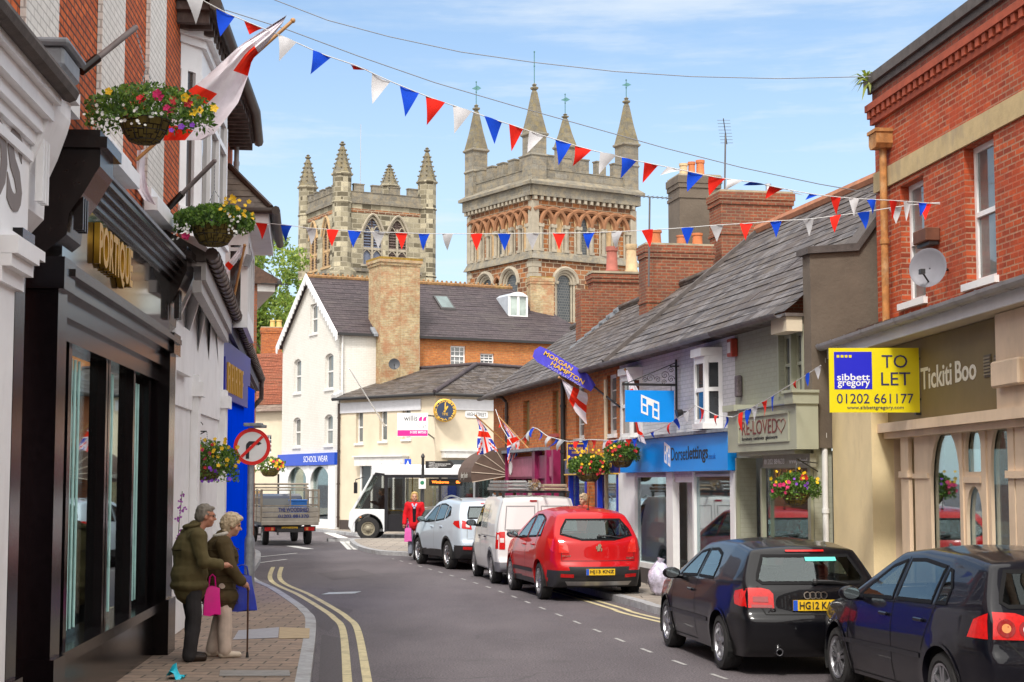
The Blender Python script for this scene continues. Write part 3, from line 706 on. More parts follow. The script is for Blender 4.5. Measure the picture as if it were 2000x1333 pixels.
# chimneys standing behind and on the ridge
c2u=RW.hit(1330,590,-2.4)[0]
def px_chim(parent,pxa,pxb,ytop,ybot,Y,m,pots,dep=.7,**k):
 a=at(pxa,ytop,Y);b=at(pxb,ytop,Y);F=Frame((a.x,a.y),(.981,.196));Wd=(b.x-a.x)/.981
 z1=a.z;z0=at(pxa,ybot,Y).z
 return F,Wd,z0,z1
def stack(name,label,pxa,pxb,ytop,ybot,Y,m,pots,dep=.7,parent=None,over=.05,capm=None,group=None,bands=()):
 F,Wd,z0,z1=px_chim(parent,pxa,pxb,ytop,ybot,Y,m,pots)
 t=parent or thing(name,label,'chimney',F.p(Wd/2,z0,-dep/2),group=group)
 q=MB();F.box(q,0,Wd,z0,z1-.30,-dep,0)
 for i,(za,zb,o)in enumerate(((z1-.30,z1-.18,over*.6),(z1-.18,z1,over))):F.box(q,-o,Wd+o,za,zb,-dep-o,o)
 for zz in bands:F.box(q,-over*.5,Wd+over*.5,z0+(z1-z0)*zz,z0+(z1-z0)*zz+.08,-dep-over*.5,over*.5)
 c=q.build('chimney' if parent else 'stack',m,t)
 q=MB();F.box(q,-over*.4,Wd+over*.4,z1+.002,z1+.05,-dep,.02);q.build('flaunching',capm or STONE,c)
 for(pa,pb,yt,pm)in pots:
  x0=at(pa,ytop,Y).x;x1=at(pb,ytop,Y).x;r=(x1-x0)/2;h=at(pa,yt,Y).z-z1-.03
  base=F.p(((x0+x1)/2-F.o.x)/.981,z1+.04,-dep/2)
  p=MB();p.lathe([(r*1.05,0),(r*1.05,h*.12),(r*.93,h*.16),(r*.84,h*.8),(r,h*.84),(r,h),(r*.7,h),(r*.7,h*.8)],base,seg=14);p.build('pot',pm,c,smooth=40)
 return t
stack('','',1262,1396,478,640,RW.p(c2u,0,-2.4).y,DARKBR,[(1271,1301,447,TERRA),(1330,1350,455,TERRA),(1362,1384,450,TERRA)],.65,parent=h2,bands=(.3,))
stack('chimney_stack','tall grey rendered chimney with three clay pots behind the slate ridge',1327,1408,343,560,41,GREYREN,[(1338,1356,313,BUFFPOT),(1356,1371,309,TERRA),(1372,1390,305,TERRA)],1.0,bands=(.8,))
stack('chimney_stack','broad brown brick chimney with a small steel flue behind the slate roof',1408,1552,374,560,39,DARKBR,[(1511,1523,350,mat('steel_flue',(.4,.4,.42),.35,metal=.9))],.9,over=.06,bands=(.55,))
# ================================================================ Tickiti building
TK=Frame((4.96,24.05),(.06,-1));TL=10.5
BWF=Frame((5.37,23.9),(.113,-1));BL=10.2
t=thing('brick_shop','tall red brick shop with cream arched shopfront beneath a tiled canopy','shop',TK.p(0,0,0))
gh=TK.hit(1623,673,.32)[1]
print('gutter',gh,'shop',TK.U(1800,2))
wb=[px_hole(BWF,1760,352,1806,588),px_hole(BWF,1885,274,1944,548)]
ztop=BWF.hit(1712,165)[1]
q=MB();wall_holes(BWF,q,0,BL,gh-.6,ztop,wb,.35)
q.build('wall',REDBR,t)
q=MB();BWF.box(q,0,BL,gh-.6,ztop,-6,-.352);q.build('rear_walls',REDBR,t)
for wn in wb:window(BWF,*wn,t,WHITE,GLL,rec=.13,fw=.07)
bt=BWF.hit(1735,327)[1];bb=BWF.hit(1735,366)[1]
q=MB();BWF.box(q,-.003,BL,bb,bt,.001,.035);q.build('stone_band',mat('yellow_stone_band',(.50,.38,.20),.9,var=.2,vscale=4,bmp=.4,stain=.75,stain_col=(.24,.2,.16),stain_scale=2.2),t)
cz=BWF.hit(1712,243)[1]
q=MB();BWF.box(q,-.04,BL,cz,cz+.09,.001,.06);BWF.box(q,-.09,BL,cz+.2,cz+.3,.001,.12)
u=-.05
while u<BL:BWF.box(q,u,u+.11,cz+.092,cz+.198,.001,.1);u+=.215
q.build('dentil_course',mat('red_dentils',(.36,.07,.03),.85,var=.25),t)
q=MB();BWF.box(q,.0,BL,cz+.302,ztop-.02,.001,.03);q.build('parapet',brick_mat('stained_red_brick',(.34,.085,.045),(.22,.055,.035),(.24,.14,.1),stain=.75,stain_col=(.06,.045,.04),dark=.4),t)
q=MB();BWF.box(q,-.1,BL,ztop-.015,ztop+.13,-.4,.13);BWF.box(q,-.06,BL,ztop-.12,ztop-.017,.031,.08);q.build('coping',COPE,t)
# rusty downpipe with hopper
RUST=mat('rusty_iron',(.46,.2,.06),.8,var=.5,vscale=9,bmp=.4,stain=.6,stain_col=(.55,.42,.25),stain_scale=5)
pu=BWF.hit(1726,450,.1)[0]
pp=pipe(BWF,t,pu,gh-.4,BWF.hit(1722,300)[1],.09,.055,RUST,1.4)
hz_=BWF.hit(1718,305)[1]
q=MB();BWF.poly(q,[(pu-.12,hz_+.02),(pu+.12,hz_+.02),(pu+.17,hz_+.08),(pu+.17,hz_+.26),(pu-.17,hz_+.26),(pu-.17,hz_+.08)],.0,.24);BWF.box(q,pu-.19,pu+.19,hz_+.24,hz_+.29,0,.26);q.build('hopper',RUST,pp)
# canopy roof: tiles, gutter, soffit
tg=MB();a0=-.1
slates(tg,TK.p(-.25,gh+.02,.34),TK.p(TL,gh+.02,.34),BWF.p(BL,gh+.32,.004),BWF.p(-.1,gh+.32,.004),.16,.025,.012,random.Random(3))
tg.build('canopy_roof',mat('lichened_tiles',(.21,.15,.12),.9,var=.5,vscale=7,bmp=.6,stain=.6,stain_col=(.34,.3,.24)),t)
gutter(TK,t,-.12,TL,gh,.43,.085,GUT,.75)
q=MB();TK.box(q,-.1,TL,gh-.2,gh+.0,.3,.335);q.build('fascia_board',WHITE,t)
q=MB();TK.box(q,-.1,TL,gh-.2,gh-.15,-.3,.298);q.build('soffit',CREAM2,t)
wpu=TK.U(1604,2.5,.36);pipe(TK,t,-.02,.15,gh-.05,.38,.045,WHITE)
# ground floor: cream return wall, recessed door bay, fascia
q=MB();e1=TK.U(1704,2,.28)
TK.box(q,.05,e1,.12,gh-.21,-.3,.28);q.build('cream_wall',CREAM,t)
fz0=TK.hit(1960,801,.05)[1];fl,fr=TK.U(1710,2.8,.05),TK.U(1967,2.8,.05)
q=MB();TK.box(q,e1+.002,fr+2.6,fz0-.12,fz0,-.3,.2);TK.box(q,e1+.01,fr+2.6,fz0-.2,fz0-.122,-.3,.12);q.build('lower_cornice',PINKC,t)
q=MB();TK.box(q,e1+.002,fr,fz0+.002,gh-.21,-.3,.05);sbn=q.build('fascia_panel',mat('olive_brown_fascia',(.22,.165,.08),.6,spec=.2,var=.12,vscale=2),t)
SERIF=mat('cream_lettering',(.82,.78,.66),.5,var=0)
text('Tickiti',TK,TK.U(1799,3,.06),TK.U(1859,3,.06),TK.hit(1830,757,.05)[1],TK.hit(1830,713,.05)[1],.052,SERIF,sbn,bold=.015)
text('Boo',TK,TK.U(1866,3,.06),TK.U(1907,3,.06),TK.hit(1885,745,.05)[1],TK.hit(1885,702,.05)[1],.052,SERIF,sbn,bold=.02)
for xa,xb in((1923,1937),(1943,1957)):
 q=MB();a,b=TK.U(xa,3,.06),TK.U(xb,3,.06);za,zb=TK.hit((xa+xb)/2,737,.05)[1],TK.hit((xa+xb)/2,693,.05)[1]
 TK.box(q,a,b,za,zb,.051,.06);o=q.build('air_vent',mat('vent_brown',(.1,.075,.04),.5),sbn)
 q=MB()
 for k in range(6):TK.box(q,a+.012,b-.012,za+.02+k*(zb-za-.03)/6,za+.03+k*(zb-za-.03)/6+.01,.0605,.07)
 q.build('slat',mat('vent_slat',(.24,.19,.11),.5),o)
q=MB();TK.box(q,fr+.004,fr+2.6,fz0+.002,gh-.21,-.3,.16);q.build('box_panel',PINKC,t)
q=MB();TK.box(q,fr+.10,fr+.9,fz0+.22,fz0+.50,.165,.26);q.build('alarm_housing',PINKC,t,bevel=.02)
# shopfront with ogee-arched lights
SX=lambda x,d=0:TK.U(x,1.9,d)
arches=[(SX(1818),SX(1876),.35,TK.hit(1845,840)[1]),(SX(1887),SX(1918),TK.hit(1900,922)[1],TK.hit(1902,834)[1]),(SX(1936),SX(1979),.35,TK.hit(1960,827)[1]),(SX(1887),SX(1918),.2,TK.hit(1903,950)[1])]
zt=fz0-.2
holes=[(a,b,c,d)for a,b,c,d in arches]
q=MB();us=SX(1787);wall_holes(TK,q,us,SX(1981),.12,zt,holes,.04,-.0)
def pointed(u0,u1,z1,k,F,mb,d0,d1):
 um=(u0+u1)/2;w=(u1-u0)/2;n=7
 for s in(-1,1):
  arc=[(um+s*w*(1-(i/n)**1.9),z1-k+k*(1-(1-i/n)**1.9))for i in range(n+1)]
  F.poly(mb,[(um+s*w,z1+.001)]+arc,d0,d1)
for a,b,c,d in arches:pointed(a,b,d,min(.75,(b-a)*.62+.1)if d-c>.6 else .3,TK,q,-.039,-.002)
q.build('shopfront',PINKC,t)
q=MB()
for x0,x1,dd_ in((1768,1783,.05),(1878,1884,.02),(1921,1930,.02),(1981,1993,.06),(1996,2030,.06)):
 a,b=SX(x0),SX(x1);TK.box(q,a,b,.12,zt,.001,dd_)
 if dd_>.03:TK.box(q,a-.03,b+.03,TK.hit((x0+x1)/2,927)[1]-.04,TK.hit((x0+x1)/2,927)[1]+.04,.0015,dd_+.025)
TK.box(q,SX(1725),SX(1745),.12,zt,-.25,-.02);TK.box(q,SX(1785),SX(1815),TK.hit(1800,930)[1]-.03,TK.hit(1800,930)[1]+.03,.001,.02)
TK.box(q,SX(1886),SX(1919),TK.hit(1900,935)[1]-.05,TK.hit(1900,935)[1]+.02,.001,.025)
q.build('pilasters',PINKC,t)
q=MB();TK.box(q,e1+.005,us,.12,zt,-.62,-.55);q.build('lobby_wall',CREAM2,t)
q=MB();TK.box(q,SX(1752),SX(1766),.12,zt-.1,-.54,-.3);q.build('lobby_door',mat('dark_brown_door',(.06,.025,.02),.5),t)
q=MB();TK.box(q,us+.05,SX(1981),.2,zt,-.055,-.05);q.build('shop_window',SHOPG,t)
q=MB();TK.box(q,us-.2,SX(1981)+1,.2,zt+.2,-1.5,-1.4);TK.box(q,us-.2,SX(1981)+1,.12,.5,-1.4,-.2);q.build('shop_interior',mat('pale_interior',(.60,.52,.40),.8,var=.15),t)
q=MB();a=SX(1855);
for k in range(14):q.ball(TK.p(a+.05*math.sin(k*1.9),.7+k*.085,-.4+.05*math.cos(k*2.3)),.05,6)
q.build('window_garland',mat('dried_garland',(.30,.24,.14),.9),t)
q=MB();TK.box(q,SX(1888),SX(1917),.3,1.0,-.3,-.29);q.build('notice',WHITE,t)
# ================================================================ church: two stone towers
SAND=brick_mat('grey_green_limestone',(.52,.465,.33),(.10,.085,.055),(.40,.36,.27),.95,.46,.035,bmp=.7,stain=.55,stain_col=(.12,.108,.09),dark=.35,sscale=.25)
IRON=brick_mat('ironstone',(.40,.15,.05),(.13,.06,.035),(.42,.33,.23),.7,.36,.035,bmp=.8,stain=.45,stain_col=(.33,.28,.21),dark=.5,sscale=.4)
PALEST=mat('pale_dressed_stone',(.37,.325,.25),.9,var=.25,vscale=2,bmp=.5,bscale=12,stain=.6,stain_col=(.19,.17,.145),stain_scale=.8)
LICHEN=brick_mat('lichened_ashlar',(.265,.248,.21),(.17,.158,.132),(.2,.17,.13),1.1,.42,.02,bmp=.6,stain=.8,stain_col=(.125,.11,.095),dark=.45,sscale=.5,blotch=(.30,.25,.17))
SPIRE=brick_mat('mossy_spire_stone',(.225,.205,.158),(.15,.138,.105),(.16,.14,.11),.7,.45,.02,bmp=.6,stain=.8,stain_col=(.11,.095,.08),dark=.45,sscale=.6,blotch=(.24,.19,.09))
BUFFST=mat('buff_stone_moulding',(.50,.34,.18),.9,var=.25,vscale=3,bmp=.3)
REDST=mat('red_stone_moulding',(.29,.135,.065),.9,var=.3,vscale=2,bmp=.3)
LATT=brick_mat('leaded_lattice',(.075,.085,.095),(.05,.06,.07),(.16,.16,.15),.2,.2,.02,rough=.3,bmp=.1,stain=0,offset=.5)
LOUV=mat('slate_louvres',(.12,.085,.075),.8,var=.25)
VANE=mat('copper_vane',(.08,.2,.2),.5,metal=.5)
def tower_frames(C,wr,side):
 """nearest corner C; wr = seen width of the right face"""
 c=wr/side;s=math.sqrt(1-c*c)
 ur=V((c,s,0));ul=V((-s,c,0))
 FR=Frame(C,ur);FL=Frame((C[0]+ul.x*side,C[1]+ul.y*side),-ul)
 return FR,FL,ur,ul
def turret(parent,base,z0,z1,r,ztip,seg,m,spm,name='pinnacle',vane=None,crock=0,bands=(),a0=0):
 q=MB();prof=[(r,z0)]
 for zb in bands:prof+=[(r,zb-.12),(r*1.12,zb),(r,zb+.16)]
 prof+=[(r,z1-.14),(r*1.2,z1-.02),(r*1.2,z1+.1),(r*1.06,z1+.16)]
 q.lathe(prof,base,seg=seg,a0=a0);o=q.build(name,m,parent)
 H=ztip-z1;q=MB()
 q.lathe([(r*1.05,z1+.162),(r*.62,z1+H*.42),(r*.26,z1+H*.82),(r*.16,z1+H*.86),(r*.34,z1+H*.89),(r*.34,z1+H*.92),(r*.12,z1+H*.94),(r*.22,z1+H*.97),(.03,ztip)],base,seg=seg,a0=a0)
 if crock:
  for k in range(seg):
   for j in range(1,crock):
    f=j/crock*.8;rr=r*1.05*(1-f)+.05;zz=z1+.2+H*f;a=a0+2*math.pi*k/seg
    q.ball(V(base)+V((math.cos(a)*rr,math.sin(a)*rr,zz)),.09,5)
 q.build('spire',spm,o)
 if vane:
  q=MB();b=V(base);q.tube([b+V((0,0,ztip-.1)),b+V((0,0,ztip+vane))],.035,5)
  if vane<2.2:q.prism([b+V((-.35,0,ztip+vane*.7)),b+V((.1,0,ztip+vane*.62)),b+V((.4,0,ztip+vane*.72)),b+V((.1,0,ztip+vane*.84))],V((0,.03,0)))
  for zz in(.55,1):q.ball(b+V((0,0,ztip+vane*zz)),.07,6)
  q.build('weather_vane',VANE,o)
 return o
def battlement(F,parent,L,z0,zc,zt,m,t=.4,n=5,d=.0,name='parapet',bite=.45):
 q=MB();F.box(q,0,L,z0,zc,d-t,d)
 step=L/(n-.0);u=-step*(1-bite)/2
 for k in range(n+1):
  a,b=max(0,k*step-step*(1-bite)/2),min(L,k*step+step*(1-bite)/2)
  if b>a:F.box(q,a,b,zc,zt,d-t,d);F.box(q,max(0,a-.05),min(L,b+.05),zt,zt+.1,d-t-.05,d+.06)
 F.box(q,0,L,zc,zc+.05,d-t+.01,d+.05)
 return q.build(name,m,parent)
def arch_pts(um,w,z,h,n=10,pointed=True):
 if not pointed:return[(um-w*math.cos(math.pi*i/n),z+h*math.sin(math.pi*i/n))for i in range(n+1)]
 out=[]
 for i in range(n+1):
  x=-1+2*i/n;out.append((um+w*x,z+h*(1-abs(x)**1.8)))
 return out
 # ---------- central tower
side=9.5;C=at(1040,380,120);FR,FL,ur,ul=tower_frames(C,8.05,side)
hz_at=lambda py:at(1040,py,120).z
ct=thing('church_tower','great brown and grey church tower with arcades and four tall pinnacles with vanes','church tower',(C.x+2,C.y+6,0))
zc0,zc1=hz_at(391),hz_at(359);zs0,zs1=hz_at(505),hz_at(489);zp=hz_at(327);zpt=hz_at(303)
q=MB();ctr=V((C.x,C.y,0))+(ur+ul)*side/2
def corebox(q,o,z0,z1,k):
 h=side/2*k;P=[ctr+ur*a*h+ul*b*h for a,b in((-1,-1),(1,-1),(1,1),(-1,1))]
 q.hexa([p+V((0,0,z0))for p in P]+[p+V((0,0,z1))for p in P])
bigw={}
wl=MB()
corebox(wl,0,0,zs0-.0,.93);corebox(wl,0,zs0,zc1,.93)
for F in(FR,FL):
 if F is FR:ws=[(F.hit(1104,550)[0],.92,True),(F.hit(1156,550)[0],.6,False),(F.hit(1195,550)[0],.92,True)]
 else:ws=[(F.hit(948,560)[0],1.1,True),(F.hit(972,560)[0],.7,False),(F.hit(996,560)[0],1.1,True)]
 bigw[F]=ws;zb=hz_at(625);zsp=hz_at(548)
 hol=[(u-w,u+w,zb,zsp)for u,w,_ in ws]
 hh=[]
 wall_holes(F,wl,.0,side,0,zs0-.0,[(a,b,c,d+(b-a)/2*1.0)for a,b,c,d in hol],.36)
 for(u,w,rd)in ws:
  for s in(-1,1):
   arc=[(u+s*w*math.cos(i*math.pi/2/8),zsp+w*math.sin(i*math.pi/2/8))for i in range(9)]
   F.poly(wl,[(u+s*w,zsp+w+.002)]+arc,-.34,-.004)
wl.build('lower_wall',IRON,ct)
for F in(FR,FL):
 for(u,w,rd)in bigw[F]:
  q=MB()
  if rd:
   for k,(rad,dd_,tr)in enumerate(((w+.16,.03,.17),(w-.06,-.12,.13),(w-.24,-.22,.1))):
    F.tube(q,[(a,b,dd_)for a,b in arch_pts(u,rad,zsp,rad,14,False)],tr,6)
    if k:
     for s in(-1,1):F.tube(q,[(u+s*rad,zb,dd_),(u+s*rad,zsp,dd_)],tr*.8,8);F.box(q,u+s*rad-.17,u+s*rad+.17,zsp-.1,zsp+.12,dd_-.15,dd_+.15)
  else:F.tube(q,[(a,b,.0)for a,b in arch_pts(u,w,zsp,w*1.1,12)],.12,6)
  o=q.build('window' if rd else 'blind_arch',PALEST if rd else REDST,ct,smooth=50)
  g=MB();ww=w-.3 if rd else w
  F.poly(g,[(u-ww,zb),(u+ww,zb)]+arch_pts(u,ww,zsp,ww,10,False)[::-1],-.33,-.29);g.build('pane' if rd else 'infill',LATT if rd else IRON,o)
  # corner quoins
for F,u0,u1 in((FR,-.004,.75),(FR,side-.75,side+.004),(FL,side-.75,side+.006),(FL,-.004,.75)):
 z=0;k=0;q=MB()
 while z<zs0-.05:F.box(q,u0+(0 if u0<1 else(.25 if k%2 else 0)),u1-(.25 if k%2 and u0<1 else 0),z,min(zs0-.01,z+.42),.002,.05);z+=.45;k+=1
 q.build('quoin_strip',PALEST,ct)
 # string sill and arcade stage
for F in(FR,FL):
 q=MB();q.hexa([F.p(-.25,zs0,.25),F.p(side+.25,zs0,.25),F.p(side,zs0,-.5),F.p(0,zs0,-.5),F.p(.1,zs1,.02),F.p(side-.1,zs1,.02),F.p(side-.1,zs1,-.5),F.p(.1,zs1,-.5)]);q.build('string_course',LICHEN,ct)
 zsp2=hz_at(440);za=hz_at(402);n=7 if F is FR else 7;m_=.75;st=(side-2*m_)/n
 q=MB();wall=MB();F.box(wall,0,side,zs1,zc0+.4,-.5,-.30);F.box(wall,0,side,hz_at(403),zc0+.345,-.3,-.05);wall.build('upper_wall',IRON,ct)
 cols=MB();arcs=MB();mould=MB();spand=MB()
 for k in range(n+1):
  u=m_+k*st;F.tube(cols,[(u,zs1+.02,-.08),(u,zsp2,-.08)],.15,8);F.box(cols,u-.24,u+.24,zsp2-.05,zsp2+.22,-.3,.1);F.box(cols,u-.22,u+.22,zs1,zs1+.2,-.3,.08);
  for s in(-.24,.24):F.tube(cols,[(u+s,zs1+.02,-.2),(u+s,zsp2,-.2)],.085,6)
 for k in range(-1,n):
  a0_,a1_=m_+k*st,m_+(k+2)*st
  pts=[(a,b,-.02)for a,b in arch_pts((a0_+a1_)/2,st,zsp2+.2,(za-zsp2-.25),16,False)if .0<=a<=side]
  if len(pts)>2:F.tube(arcs,pts,.17,6)
  pts=[(a,b,-.17)for a,b in arch_pts((a0_+a1_)/2,st*.86,zsp2+.2,(za-zsp2-.25)*.86,16,False)if .0<=a<=side]
  if len(pts)>2:F.tube(arcs,pts,.1,6)
 for k in range(n):
  um=m_+(k+.5)*st;F.tube(mould,[(a,b,-.2)for a,b in arch_pts(um,st*.34,zsp2+.2,1.15,10)],.1,6)
  for s in(-1,1):F.tube(mould,[(um+s*st*.34,zs1,-.22),(um+s*st*.34,zsp2+.22,-.22)],.07,6)
 F.box(cols,-.02,m_-.2,zs1,zc0,-.3,.04);F.box(cols,side-m_+.2,side+.02,zs1,zc0,-.3,.04)
 cols.build('columns',PALEST,ct,smooth=40);arcs.build('intersecting_arches',REDST,ct,smooth=50);mould.build('lancet_mouldings',BUFFST,ct,smooth=50)
 for k in range(n):
  um=m_+(k+.5)*st;g=MB();F.poly(g,[(um-st*.3,zs1),(um+st*.3,zs1)]+arch_pts(um,st*.3,zsp2+.2,1.05,10)[::-1],-.299,-.27)
  g.build('lancet',LATT if k in(3,)else(IRON if k%2==(0 if F is FR else 1)else BUFFST),ct)
  # corbel table, cornice
 q=MB();F.box(q,-.2,side+.2,zc0+.35,zc1-.1,-.6,.35);q.hexa([F.p(-.45,zc1-.1,.6),F.p(side+.45,zc1-.1,.6),F.p(side+.2,zc1-.1,-.6),F.p(-.2,zc1-.1,-.6),F.p(-.45,zc1+.12,.6),F.p(side+.45,zc1+.12,.6),F.p(side+.2,zc1+.55,-.1),F.p(-.2,zc1+.55,-.1)])
 q.build('cornice',LICHEN,ct)
 q=MB();u=0
 while u<side:F.box(q,u,u+.24,zc0+.05,zc0+.345,-.1,.3);u+=.56
 q.build('corbel_table',PALEST,ct)
 battlement(F,ct,side,zc1+.3,zp,zpt+.1,LICHEN,n=6,d=-.12,t=.5)
for k,(ax,bx,yb,yt,y0,vn)in enumerate(((0,0,265,163,359,1.9),(1,0,286,190,372,1.35),(0,1,297,204,385,1.8),(1,1,290,222,380,1.6))):
 p=V((C.x,C.y,0))+ur*(side*ax+(.5 if not ax else -.5))+ul*(side*bx+(.5 if not bx else -.5))
 px=[1043,1231,927,1111][k]
 zz=at(px,yb,p.y).z;zt_=at(px,yt,p.y).z
 turret(ct,p,zc1,zz,.92,zt_,4,LICHEN,SPIRE,vane=vn if vn!=1.9 else 2.4,bands=[(zc1+zz)/2+.3],a0=math.atan2(ur.y,ur.x)+math.pi/4)
 # ---------- west tower
side=9.1;C=at(665,380,148);FR,FL,ur,ul=tower_frames(C,8.0,side)
hz_at=lambda py:at(665,py,148).z
wt=thing('church_tower','pale grey stone church tower with crocketed octagonal pinnacles and louvred belfry windows','church tower',(C.x+2,C.y+6,0))
ctr=V((C.x,C.y,0))+(ur+ul)*side/2
z1=hz_at(393)
q=MB();corebox(q,0,0,z1,.93);q.build('core',LOUV,wt)
wl=MB();zsp=hz_at(450);zb=hz_at(513)
for F,cs in((FR,(728,777)),(FL,(612,637))):
 us=[F.hit(c,470)[0]for c in cs];ww=1.0 if F is FR else .95
 hol=[(u-ww,u+ww,zb,zsp+1.5)for u in us]
 wall_holes(F,wl,0,side,0,z1,hol,.4)
 for u in us:
  for s in(-1,1):
   arc=[(u+s*ww*(1-i/8),zsp+1.5*(1-(1-i/8)**1.8))for i in range(9)]
   F.poly(wl,[(u+s*ww,zsp+1.502)]+arc,-.38,-.004)
  q=MB();F.tube(q,[(a,b,.03)for a,b in arch_pts(u,ww+.15,zsp,1.72,12)],.12,6);F.tube(q,[(a,b,-.14)for a,b in arch_pts(u,ww-.08,zsp,1.4,12)],.1,6)
  for s in(-1,1):F.box(q,u+s*ww-.1,u+s*ww+.1,zb,zsp+.1,-.3,-.05)
  F.box(q,u-.1,u+.1,zb,zsp+.5,-.3,-.1);F.box(q,u-ww,u+ww,(zb+zsp)/2-.1,(zb+zsp)/2+.12,-.3,-.12)
  for s in(-.5,.5):
   F.tube(q,[(a,b,-.2)for a,b in arch_pts(u+s*ww,ww*.42,zsp+.05,.6,8)],.07,5);F.tube(q,[(a,b,-.2)for a,b in arch_pts(u+s*ww,ww*.42,(zb+zsp)/2-.5,.4,8)],.07,5)
  F.box(q,u-ww-.2,u+ww+.2,zb-.2,zb,-.3,.1)
  o=q.build('belfry_window',BUFFST if F is FL else PALEST,wt,smooth=50)
  g=MB();k=0;z=zb+.05
  low_glass=(u==us[0]and F is FR)
  while z<zsp+1.2:
   if not(low_glass and z<(zb+zsp)/2):
    for s in(-1,1):g.hexa([F.p(u+s*.5*ww-.4,z,-.18),F.p(u+s*.5*ww+.4,z,-.18),F.p(u+s*.5*ww+.4,z+.12,-.32),F.p(u+s*.5*ww-.4,z+.12,-.32),F.p(u+s*.5*ww-.4,z+.05,-.18),F.p(u+s*.5*ww+.4,z+.05,-.18),F.p(u+s*.5*ww+.4,z+.17,-.32),F.p(u+s*.5*ww-.4,z+.17,-.32)])
   z+=.26
  if low_glass:F.box(g,u-ww*.9,u+ww*.9,zb,(zb+zsp)/2,-.33,-.3)
  g.build('louvres',[LOUV]if not low_glass else[mat('blue_leaded',(.12,.14,.2),.4)],o)
wl.build('wall',SAND,wt)
for F in(FR,FL):
 for py in(528,395):
  q=MB();F.box(q,-.1,side+.1,hz_at(py),hz_at(py)+.3,-.2,.22);q.build('string_course',LICHEN,wt)
 q=MB();F.box(q,.8,side-.8,hz_at(412),hz_at(405),.001,.03);q.build('ironstone_band',IRON,wt)
 battlement(F,wt,side,z1+.1,hz_at(372),hz_at(358),LICHEN,n=5 if F is FR else 6,d=.05)
for k,(ax,bx,yb,yt)in enumerate(((0,0,342,276),(1,0,358,288),(0,1,368,302),(1,1,365,321))):
 p=V((C.x,C.y,0))+ur*(side*ax+(.25 if not ax else -.25))+ul*(side*bx+(.25 if not bx else -.25));px=[666,835,589,750][k]
 zz=at(px,yb,p.y).z;zt_=at(px,yt,p.y).z
 turret(wt,p,0,zz,.86,zt_,8,SAND,SPIRE,crock=6,bands=[hz_at(530),hz_at(395)])
q=MB();p=V((C.x,C.y,0))+ur*.25+ul*.25;q.lathe([(1.0,hz_at(640)),(1.0,hz_at(590)),(1.35,hz_at(532)),(1.35,hz_at(530)),(1.0,hz_at(522))],p,seg=8);q.build('buttress',SAND,wt)
q=MB();b=at(704,340,150);q.tube([V((b.x,b.y,z1)),V((b.x,b.y,at(704,243,150).z))],.03,5);q.build('flagpole',mat('grey_pole',(.4,.42,.45),.5),wt)
# ================================================================ white gabled house with its brick wing
WG=Frame((-10.75,76.6),(.45,-.89));GW=7.42
A=WG.p(GW,0,0);WS=Frame((A.x,A.y),(.89,.45))
print('white corner',A)
wh=thing('white_gabled_house','tall white painted gabled house with scalloped bargeboard, school shop below and orange brick wing','house',A)
eh=WS.hit(668,650)[1];ah=eh+2.75
def wpx(x0,x1,y0,y1):return px_hole(WG,x0,y0,x1,y1)
W=[wpx(606,620,594,652),wpx(574,588,702,768),wpx(635,651,691,760),wpx(573,587,816,873),wpx(634,650,810,870)]
W=[(a,b,c,d,.18)for a,b,c,d in W]
sgz=WG.hit(657,908)[1];sgt=WG.hit(657,884)[1]
shopz=(WG.U(563,2),WG.U(601,2),WG.U(607,2),WG.U(646,2))
q=MB();wall_holes(WG,q,0,GW,.12,eh,[h for h in W if h[3]<eh]+[(shopz[0],shopz[1],.5,sgz-.05),(shopz[2],shopz[3],.5,sgz-.05)],.3)
gwin=W[0];um=GW/2
# gable triangle around its window
def gl(u):return eh+(ah-eh)*(1-abs(u-um)/um)
for a,b in((0,gwin[0]),(gwin[1],GW)):
 P=[(a,eh+.001),(b,eh+.001),(b,gl(b)),(a,gl(a))]if True else 0
 if a<um<b:P=[(a,eh+.001),(b,eh+.001),(b,gl(b)),(um,ah),(a,gl(a))]
 WG.poly(q,P,-.3,0)
lo=max(eh,gwin[2]);P=[(gwin[0],gwin[3]),(gwin[1],gwin[3]),(gwin[1],gl(gwin[1]))]+([(um,ah)]if gwin[0]<um<gwin[1]else[])+[(gwin[0],gl(gwin[0]))]
WG.poly(q,P,-.3,0)
if gwin[2]>eh:WG.box(q,gwin[0],gwin[1],eh,gwin[2],-.3,0)
xe=WS.hit(820,690)[0];xw=WS.hit(744,690)[0];xr=WS.U(1150,7)
WS.box(q,.003,xe,.12,eh,-.3,0)
q.build('wall',WBRICK,wh)
for i,wn in enumerate(W):window(WG,*wn[:4],wh,OFFW,GLL,rec=.12,fw=.08,arch=.18)
brw=[px_hole(WS,880,676,909,716),px_hole(WS,938,691,965,716)]
q=MB();wall_holes(WS,q,xe,xr,.12,eh,brw,.3,0);q.build('brick_wing',brick_mat('bright_orange_brick',(.60,.215,.06),(.46,.14,.045),(.40,.22,.1),stain=.25,dark=.35),wh)
window(WS,*brw[0],wh,WHITE,GLL,rec=.08,fw=.06,bars=(3,2));window(WS,*brw[1],wh,WHITE,GL,rec=.08,fw=.06,bars=(3,2),sill=False)
